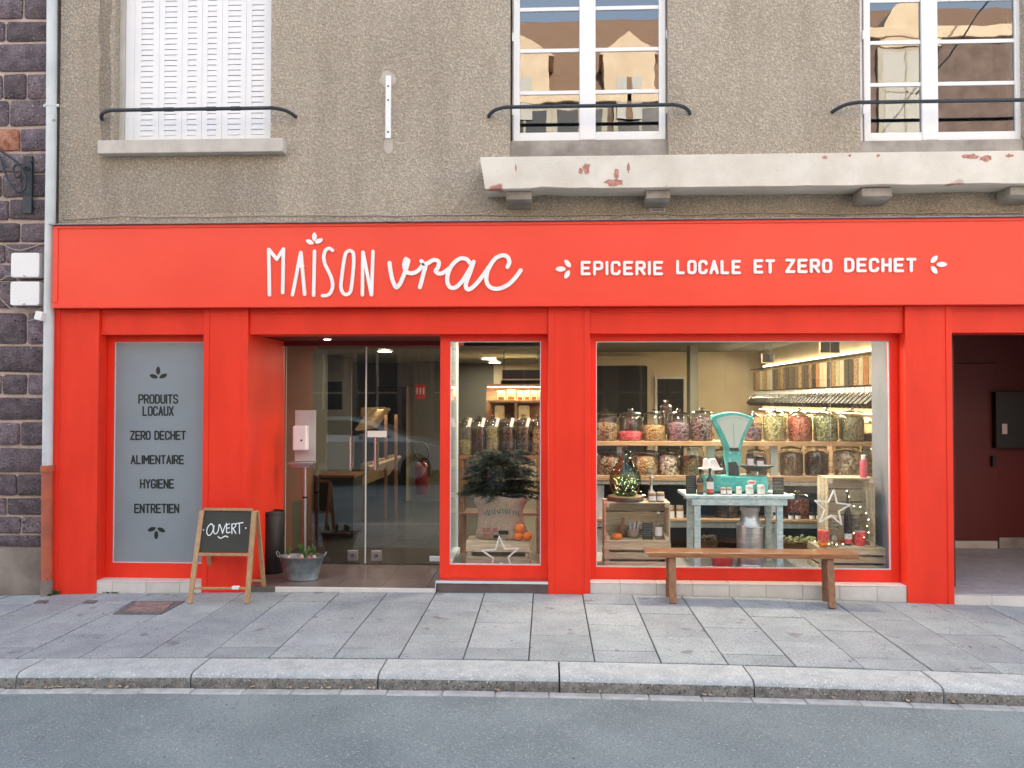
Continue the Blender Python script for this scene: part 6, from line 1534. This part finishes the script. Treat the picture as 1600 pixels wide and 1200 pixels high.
BLw = G(331, 921); BRw = G(413, 923)
build(MB().bar(BLw, oL, .036, .024), 'leg', M['easel'], ez, bevel=.003); build(MB().bar(BRw, oR, .036, .024), 'leg', M['easel'], ez, bevel=.003)
def onf(t, s): return FLf.lerp(topL, t).lerp(FRf.lerp(topR, t), s)
def tof(py): return (lambda z: (z-FLf.z)/(topL.z-FLf.z))(P(350, py, FLf.y+.12).z)
t0, t1 = tof(863), tof(799.5)
offs = Vector((0, .004, 0))
cor = [onf(t0, .04)+offs, onf(t0, .96)+offs, onf(t1, .96)+offs, onf(t1, .04)+offs]
mb = MB(); dn = (cor[1]-cor[0]).cross(cor[3]-cor[0]).normalized()
if dn.y > 0: dn = -dn
th_ = .010
mb.v = [tuple(c+dn*th_*0) for c in cor]+[tuple(c-dn*th_) for c in cor]
mb.f = [(0, 1, 2, 3), (7, 6, 5, 4), (0, 4, 5, 1), (1, 5, 6, 2), (2, 6, 7, 3), (3, 7, 4, 0)]
brd = build(mb, 'chalkboard', M['slate'], ez)
build(MB().bar(onf(t1+.012, .03), onf(t1+.012, .97), .024, .022, up=(0, 0, 1)), 'top_rail', M['easel'], ez, bevel=.002)
build(MB().bar(onf(t0-.022, .03), onf(t0-.022, .97), .030, .022, up=(0, 0, 1)), 'board_rail', M['easel'], ez, bevel=.002)
build(MB().bar(onf(tof(916), .03), onf(tof(916), .97), .018, .018, up=(0, 0, 1)), 'stretcher', M['easel'], ez, bevel=.002)
def onb(t, s): return BLw.lerp(oL, t).lerp(BRw.lerp(oR, t), s)
build(MB().bar(onb(.13, .02), onb(.13, .98), .020, .018, up=(0, 0, 1)), 'stretcher', M['easel'], ez, bevel=.002)
c = onf(tof(915), .78); build(MB().box(c.x-.03, c.x+.03, c.y-.018, c.y+.018, c.z-.014, c.z+.014), 'tape_wrap', M['paper'], ez, bevel=.005)
# chalk writing: strokes lie on the board plane
ex1 = (cor[1]-cor[0]).normalized(); ez1 = (cor[3]-cor[0]); ez1 = (ez1-ex1*ez1.dot(ex1)).normalized()
def bconv(u, v):
    px, py = 280+u/3.81, 710+v/3.81
    d = FW + RT*((px-800)/F_PX) + UP*((600-py)/F_PX); t = (cor[0]-CAM).dot(dn)/d.dot(dn); q = CAM+d*t-cor[0]; return (q.dot(ex1), q.dot(ez1))
Mb = Matrix((ex1, -dn, ez1)).transposed().to_4x4(); Mb.translation = cor[0]+dn*.0012
def chalk(strokes, w_=.0085):
    mb = MB()
    for i, s_ in enumerate(strokes):
        pts = smooth_pts([bconv(*a) for a in s_], 5) if len(s_) > 2 else [bconv(*a) for a in s_]
        mb.ribbon(pts, w_, -.0002*i, .0006)
    mb.xf(Mb); build(mb, 'chalk_letter', M['chalk'], ez)
chalk([[(198, 415), (180, 420), (166, 445), (166, 472), (180, 482), (196, 465), (204, 438), (198, 418), (188, 412)]])
chalk([[(208, 424), (205, 450), (208, 468), (220, 472), (232, 455), (238, 418)]])
chalk([[(242, 418), (252, 445), (258, 470)], [(258, 470), (268, 440), (282, 410)]])
chalk([[(300, 414), (284, 420), (282, 440), (284, 466), (304, 462)], [(283, 440), (300, 437)]])
chalk([[(314, 414), (314, 472)], [(314, 418), (328, 412), (338, 422), (328, 436), (316, 440)], [(320, 440), (338, 470)]])
chalk([[(358, 412), (359, 472)], [(338, 412), (380, 406)]])
chalk([[(232, 490), (246, 499), (262, 492), (276, 486), (290, 492)]], .0095)
chalk([[(144, 449), (145, 449.5)]], .012); chalk([[(396, 438), (397, 438.5)]], .012)
# black bin
pbn = P(424, 903, .60)
bn = thing('black_bin', (pbn.x, .62, zfl), 'tall black cylindrical bin in the entrance beside the red pilaster', 'bin')
rb_ = 18.8*spx(.62); hb_ = P(424, 798, .62).z-zfl
build(MB().lathe((pbn.x, .62, zfl+.001), [(rb_*.97, 0), (rb_, .01), (rb_, hb_-.02), (rb_*.95, hb_-.01), (rb_*.95, hb_), (rb_*.9, hb_), (rb_*.9, .05), (.0001, .04)], 28), 'body', M['black'], bn, smooth=45)
build(MB().lathe((pbn.x, .62, zfl+hb_-.03), [(rb_*1.015, 0), (rb_*1.02, .012), (rb_*.99, .02)], 28), 'rim', M['black'], bn, smooth=45)
# zinc basin with bulbs
Yb = .33; pbs = P(471, 905, Yb); kb = spx(Yb)
zs = thing('zinc_planter', (pbs.x, Yb, zfl), 'oval galvanised basin planted with sprouting bulbs at the shop entrance', 'planter')
hb = 35*kb
build(MB().lathe((pbs.x, Yb, zfl+.001), [(25*kb, 0), (26.5*kb, .006), (26*kb, .012), (35*kb, hb), (36.2*kb, hb+.004), (36.2*kb, hb+.010), (34.4*kb, hb+.006), (30*kb, hb*.6), (.0001, hb*.58)], 32, 1, .62), 'basin', M['basin'], zs, smooth=45)
build(MB().lathe((pbs.x, Yb, zfl+hb*.80), [(32.2*kb, -.01), (30*kb, .005), (18*kb, .016), (.0001, .02)], 24, 1, .62), 'soil', M['soil'], zs, smooth=60)
for sx in (-1, 1):
    xx_ = pbs.x+sx*35.5*kb; zz_ = zfl+hb
    build(MB().tube(smooth_pts([(xx_, Yb-.03, zz_), (xx_+sx*.018, Yb-.03, zz_+.035), (xx_+sx*.024, Yb, zz_+.048), (xx_+sx*.018, Yb+.03, zz_+.035), (xx_, Yb+.03, zz_)], 4), .005, 8), 'ring_handle', M['basin'], zs, smooth=60)
rb = random.Random(8)
for i, (dx, dy) in enumerate(((-.13, .0), (-.05, -.04), (-.02, .06), (.03, -.05), (.07, .0), (.11, .04), (.0, -.08), (.06, -.08), (-.09, -.06))):
    bx_, by_ = pbs.x+dx, Yb+dy; zb__ = zfl+hb*.80; big = i in (0, 2, 5, 4)
    r = .026 if big else .020
    t = thing('sprouting_bulb', (bx_, by_, zb__), ('leftmost', 'front left', 'rear middle tallest', 'front middle', 'right of centre', 'rightmost', 'foremost', 'front right', 'near left')[i]+' sprouting bulb in the zinc basin', 'bulb', 'bulbs planted in the zinc basin')
    build(MB().lathe((bx_, by_, zb__), [(.002, 0), (r, r*.8), (r*.8, r*1.5), (r*.35, r*2.1), (.004, r*2.3)], 12), 'bulb', M['bulbw' if i in (0, 5, 2) else 'bulbr'], t, smooth=60)
    if big or i == 7:
        mb = MB(); 
        for q in range(7):
            a = q/7*6.283+rb.random(); h__ = rb.uniform(.075, .115)*(1.25 if i == 2 else 1); o_ = rb.uniform(.014, .040); w_ = .011
            b0 = Vector((bx_, by_, zb__+r*1.8)); m_ = b0+Vector((math.cos(a)*o_*.6, math.sin(a)*o_*.6, h__*.6)); e = b0+Vector((math.cos(a)*o_, math.sin(a)*o_, h__)); s__ = Vector((-math.sin(a), math.cos(a), 0))*w_
            n_ = len(mb.v); mb.v += [tuple(b0-s__*.7), tuple(b0+s__*.7), tuple(m_+s__), tuple(m_-s__), tuple(e)]; mb.f += [(n_, n_+1, n_+2, n_+3), (n_+3, n_+2, n_+4)]
        build(mb, 'leaves', M['leaf'], t)
# bench
bh = thing('wooden_bench', G(1175, 945, 0), 'long narrow varnished wooden bench in front of the big display window', 'bench')
F1, F2 = G(1051.5, 943.5), G(1300, 951); B1, B2 = G(1044, 930), G(1289, 937.5)
ysf = F1.y+.085
sA = P(1010, 862, ysf); sB = P(1343, 867.5, ysf); zse = (sA.z+sB.z)/2
yb0, yb1 = ysf-.0, ysf+.24
build(MB().prism([(sA.x-.01, zse), (sB.x, zse), (sB.x, zse-.045), (sA.x+.03, zse-.045)][::-1], yb0, yb1), 'seat', M['bench'], bh, bevel=.005)
for (Fp, Bp) in ((F1, B1), (F2, B2)):
    lp = Fp is F1; tf = Vector((P(1050 if lp else 1296, 870, yb0+.05).x, yb0+.05, zse-.0455)); tbk = Vector((P(1046 if lp else 1289, 870, yb1-.05).x, yb1-.05, zse-.0455))
    build(MB().bar(Vector((Fp.x, Fp.y, gz(Fp.x))), tf, .062, .040), 'leg', M['benchleg'], bh, bevel=.004)
    Bq = Vector((Bp.x, max(Bp.y, -.06) if Bp.y > -.06 else Bp.y, gz(Bp.x))); Bq.y = min(Bq.y, -.045)
    build(MB().bar(Bq, tbk, .058, .038), 'leg', M['benchleg'], bh, bevel=.004)
    m1 = Vector((Fp.x, Fp.y, 0)).lerp(tf, .24); m2 = Bq.lerp(tbk, .24); build(MB().bar(m1, m2, .040, .026, up=(0, 0, 1)), 'stretcher', M['benchleg'], bh, bevel=.003)
# weeds
def weeds(px, py, n, r, h_, lab, seed):
    p = G(px, py); p.y = min(p.y, -.005); mb = MB(); rw = random.Random(seed)
    for i in range(n):
        a = rw.uniform(0, 6.283); q = r*math.sqrt(rw.random()); b0 = Vector((p.x+math.cos(a)*q*1.6, min(p.y+math.sin(a)*q*.5, -.004), p.z)); a2 = rw.uniform(0, 6.283); hh = h_*rw.uniform(.4, 1); e = b0+Vector((math.cos(a2)*hh*.8, math.sin(a2)*hh*.5-.01, hh)); m_ = b0.lerp(e, .55)+Vector((0, 0, hh*.15)); s__ = Vector((-math.sin(a2), math.cos(a2), 0))*rw.uniform(.003, .008)
        n_ = len(mb.v); mb.v += [tuple(b0), tuple(m_+s__), tuple(e), tuple(m_-s__)]; mb.f.append((n_, n_+1, n_+2, n_+3))
    tag(build(mb, 'weed_tuft', M['weed'], kind='stuff'), lab, 'weeds')
weeds(97, 922, 130, .05, .055, 'green weed tuft at the foot of the left red pilaster', 1)
weeds(73, 931, 50, .03, .03, 'small weed tuft in the pavement joint beside the downpipe foot', 2)
weeds(20, 918, 90, .12, .02, 'mossy weeds along the foot of the grey plinth', 3)
weeds(188, 921, 40, .05, .02, 'low weeds at the foot of the left step tiles', 4)
# ================================================================ OPPOSITE SIDE (seen mirrored in the glass)
YV = 12.4; YO = 2*YG-YV      # real y of the house fronts
M['obrick'] = mat('dark_opposite_brick', (.10,.065,.055), (.17,.12,.10), vs=3, rough=.85, bump=.6, bs=20)
M['ostone'] = mat('ochre_opposite_stone', (.50,.38,.26), (.60,.47,.34), vs=2, rough=.8)
M['oroof'] = mat('brown_opposite_roof', (.17,.10,.065), (.23,.14,.09), vs=5, rough=.85, stretch=(1,1,6))
M['owin'] = mat('dark_opposite_window', (.03,.035,.045), rough=.1)
M['ocur'] = mat('white_opposite_curtain', (.42,.40,.37), rough=.8)
M['obrick2'] = mat('dark_window_surround', (.16,.13,.11), rough=.8)
M['cream'] = mat('cream_opposite_render', (.34,.30,.24), (.40,.36,.30), vs=2, rough=.85)
def rq(px, py, Yv=YV): return RPt(px, py, Yv)
def opp_house(px0, px1, pye, wallm, lab, gables, roofh, wins, nm='town_house', pyr=None):
    x0, x1 = rq(px0, 300).x, rq(px1, 300).x; ze = rq(905, pye).z
    t = thing(nm, ((x0+x1)/2, YO, 0), lab, 'house', 'houses across the street seen in the glass')
    build(MB().box(x0, x1, YO-8, YO, -.1, ze), 'wall', M[wallm], t); build(MB().box(x0+.02, x1-.02, YO+.001, YO+.06, -.1, 3.5), 'ground_storey', M['obrick'], t)
    build(MB().box(x0, x1, YO, YO+.18, ze-.25, ze+.02), 'cornice', M['ostone'], t, bevel=.02)
    build(MB().prismx([(YO, ze), (YO-3.5, ze+roofh), (YO-5, ze+roofh), (YO-8, ze)], x0+.002, x1-.002), 'roof', M['oroof'], t)
    for (a, b_, pb_, pt, pk, round_) in gables:
        gx0, gx1 = rq(a, 200, YV-.15).x, rq(b_, 200, YV-.15).x; zb_, zt_, zp_ = rq((a+b_)/2, pb_, YV-.15).z, rq((a+b_)/2, pt, YV-.15).z, rq((a+b_)/2, pk, YV-.15).z; mxx = (gx0+gx1)/2
        if round_: poly = [(gx0, zb_), (gx1, zb_), (gx1, zt_)]+[(mxx+(gx1-gx0)/2*.9*math.cos(math.pi*k/12), zt_+(zp_-zt_)*math.sin(math.pi*k/12)) for k in range(13)]+[(gx0, zt_)]
        else: poly = [(gx0, zb_), (gx1, zb_), (gx1, zt_), (gx1+.12, zt_), (mxx, zp_), (gx0-.12, zt_), (gx0, zt_)]
        d = build(MB().prism(poly, YO-2.6, YO+.14), 'gable', M['ostone'], t)
        w_ = (gx1-gx0)*.5
        if not round_: build(MB().box(mxx-w_/2, mxx+w_/2, YO+.1405, YO+.16, zb_-.6, zb_+(zt_-zb_)*.42), 'dormer_window', M['ocur'], d); build(MB().box(mxx-.06, mxx+.06, YO+.161, YO+.18, zb_-.6, zb_+(zt_-zb_)*.42), 'window_mullion', M['oroof'], d)
    for (xc, z0, z1, ww, mt) in wins:
        sm_ = M['cream'] if z0 > 3.4 else M['obrick2']
        w_ = build(MB().box(xc-ww/2-.12, xc+ww/2+.12, YO+.002, YO+.09, z0-.12, z1+.12), 'window', sm_, t)
        build(MB().box(xc-ww/2, xc+ww/2, YO+.0905, YO+.10, z0, z1), 'pane', M[mt], w_)
        build(MB().box(xc-.03, xc+.03, YO+.101, YO+.12, z0, z1), 'mullion', M['cream'], w_); build(MB().box(xc-ww/2, xc+ww/2, YO+.101, YO+.12, (z0+z1)/2-.02, (z0+z1)/2+.02), 'transom_bar', M['cream'], w_)
    return t
def gridw(xs_, rows): return [(x, a, b_, 1.1, m_) for x in xs_ for (a, b_, m_) in rows]
RW = [(.9, 3.0, 'owin'), (4.3, 6.2, 'ocur'), (7.3, 8.9, 'owin')]
opp_house(640, 1130, 150, 'obrick', 'gabled house with brown roof reflected in the middle upstairs window', [(752, 858, 150, 90, 52, False), (944, 1022, 150, 86, 48, False)], 3.5, gridw([rq(700, 300).x, rq(820, 300).x, rq(905, 300).x, rq(1000, 300).x, rq(1080, 300).x], RW))
opp_house(1130, 1800, 60, 'obrick', 'dark stone house with round gable reflected in the right upstairs window', [(1375, 1470, 75, 55, 0, True)], 2.2, gridw([rq(1200, 300).x, rq(1290, 300).x, rq(1412, 300).x, rq(1650, 300).x], [(.9, 3.0, 'owin'), (4.5, 6.6, 'ocur'), (8.2, 10.2, 'ocur')]))
opp_house(60, 640, 190, 'cream', 'cream rendered house across the street reflected in the shop door', [(300, 380, 190, 130, 95, False)], 2.4, gridw([rq(130, 300).x, rq(250, 300).x, rq(400, 300).x, rq(480, 300).x, rq(570, 300).x], RW))
opp_house(-700, 60, 130, 'ostone', 'ochre stone house across the street reflected at the far left', [], 2.4, gridw([rq(-600, 300).x, rq(-400, 300).x, rq(-250, 300).x, rq(-100, 300).x], RW))
opp_house(1800, 2600, 170, 'cream', 'cream house across the street beyond the right edge', [], 2.4, gridw([rq(1900, 300).x, rq(2100, 300).x, rq(2300, 300).x], RW))
# overhead wires
for (a, b_) in (((1430, 150), (1640, -160)),):
    p, q = rq(a[0], a[1], YV-2), rq(b_[0], b_[1], YV-2); c = tag(build(MB().tube([p.lerp(q, t)-Vector((0, 0, .25*math.sin(math.pi*t))) for t in [i/8 for i in range(9)]], .02, 6), 'overhead_wire', M['black']), 'overhead wire reflected in the right upstairs window', 'wire')
# parked cars
def car(px_rear, px_front, paint, lab, Yv=8.6):
    xr, xf = rq(px_rear, 680, Yv).x, rq(px_front, 680, Yv).x; Lc = xf-xr; y1 = 2*YG-Yv; W_ = 1.72; zg = -.105
    t = thing('parked_car', ((xr+xf)/2, y1-W_/2, zg), lab, 'car', 'cars parked across the street')
    def cx(u): return xr+u*Lc
    prof = [(0.01, .38), (0.0, .62), (.03, .90), (.06, 1.02), (.10, 1.36), (.20, 1.47), (.42, 1.49), (.55, 1.40), (.70, 1.06), (.80, .97), (.93, .84), (.985, .68), (1.0, .45), (.98, .30), (.02, .28)]
    sec = [(0, .0), (.06, 0), (.5, 0), (.94, 0), (1, 0)]
    mb = MB(); K = len(prof)
    for j, v in enumerate((0, .05, .14, .86, .95, 1.0)):
        for (u, z) in prof:
            inset = 0
            if z > 1.0: pass
            zz = z
            edge = min(v, 1-v)
            if edge < .001: zz = min(z, .93) if z > .5 else z+.03; uu = .5+(u-.5)*.975
            elif edge < .1: zz = min(z, 1.02) if z > .5 else z; uu = .5+(u-.5)*.995
            else: uu = u
            if edge > .1: zz = z
            mb.v.append((cx(uu), y1-W_*v, zg+zz))
    for j in range(5):
        for k in range(K): k2_ = (k+1) % K; mb.f.append((j*K+k, j*K+k2_, (j+1)*K+k2_, (j+1)*K+k))
    mb.f.append(tuple(range(K))); mb.f.append(tuple(range(5*K, 6*K))[::-1])
    build(mb, 'body', paint, t, smooth=50)
    for s_, yy in ((1, y1-.012-W_*.09), (-1, y1-W_+.012+W_*.09)):
        wp = [(.11, 1.03), (.14, 1.33), (.30, 1.41), (.42, 1.42), (.54, 1.33), (.66, 1.03)]
        build(MB().prism([(cx(u), zg+z) for u, z in wp], yy-.02 if s_ < 0 else yy+.02, yy+.06 if s_ > 0 else yy-.06), 'side_window', M['owin'], t)
        for u in (.17, .80):
            yw = y1-.10 if s_ > 0 else y1-W_+.10
            w_ = build(MB().tube([(cx(u), yw-.11, zg+.345), (cx(u), yw+.112, zg+.345)], .345, 28), 'wheel', M['black'], t, smooth=40)
            ye = yw+.113 if s_ > 0 else yw-.125
            build(MB().tube([(cx(u), ye, zg+.315), (cx(u), ye+.012, zg+.315)], .20, 20), 'rim', M['chrome'], w_, smooth=40)
    for s_ in (.12, .88): build(MB().box(cx(.965), cx(.992), y1-W_*s_-.13, y1-W_*s_+.13, zg+.60, zg+.76), 'headlight', M['paper'], t, bevel=.02)
    build(MB().box(cx(.50), cx(.54), y1+.0, y1+.14, zg+1.0, zg+1.12), 'wing_mirror', paint, t, bevel=.02)
M['carw'] = mat('silver_car_paint', (.48,.53,.56), rough=.3, metal=.3, coat=1); M['carb'] = mat('blue_grey_car_paint', (.10,.17,.28), rough=.25, metal=.3, coat=1)
car(372, 694, M['carw'], 'silver hatchback parked across the street, reflected in the glass door')
car(722, 1046, M['carb'], 'blue grey hatchback parked across the street, reflected in the display windows')
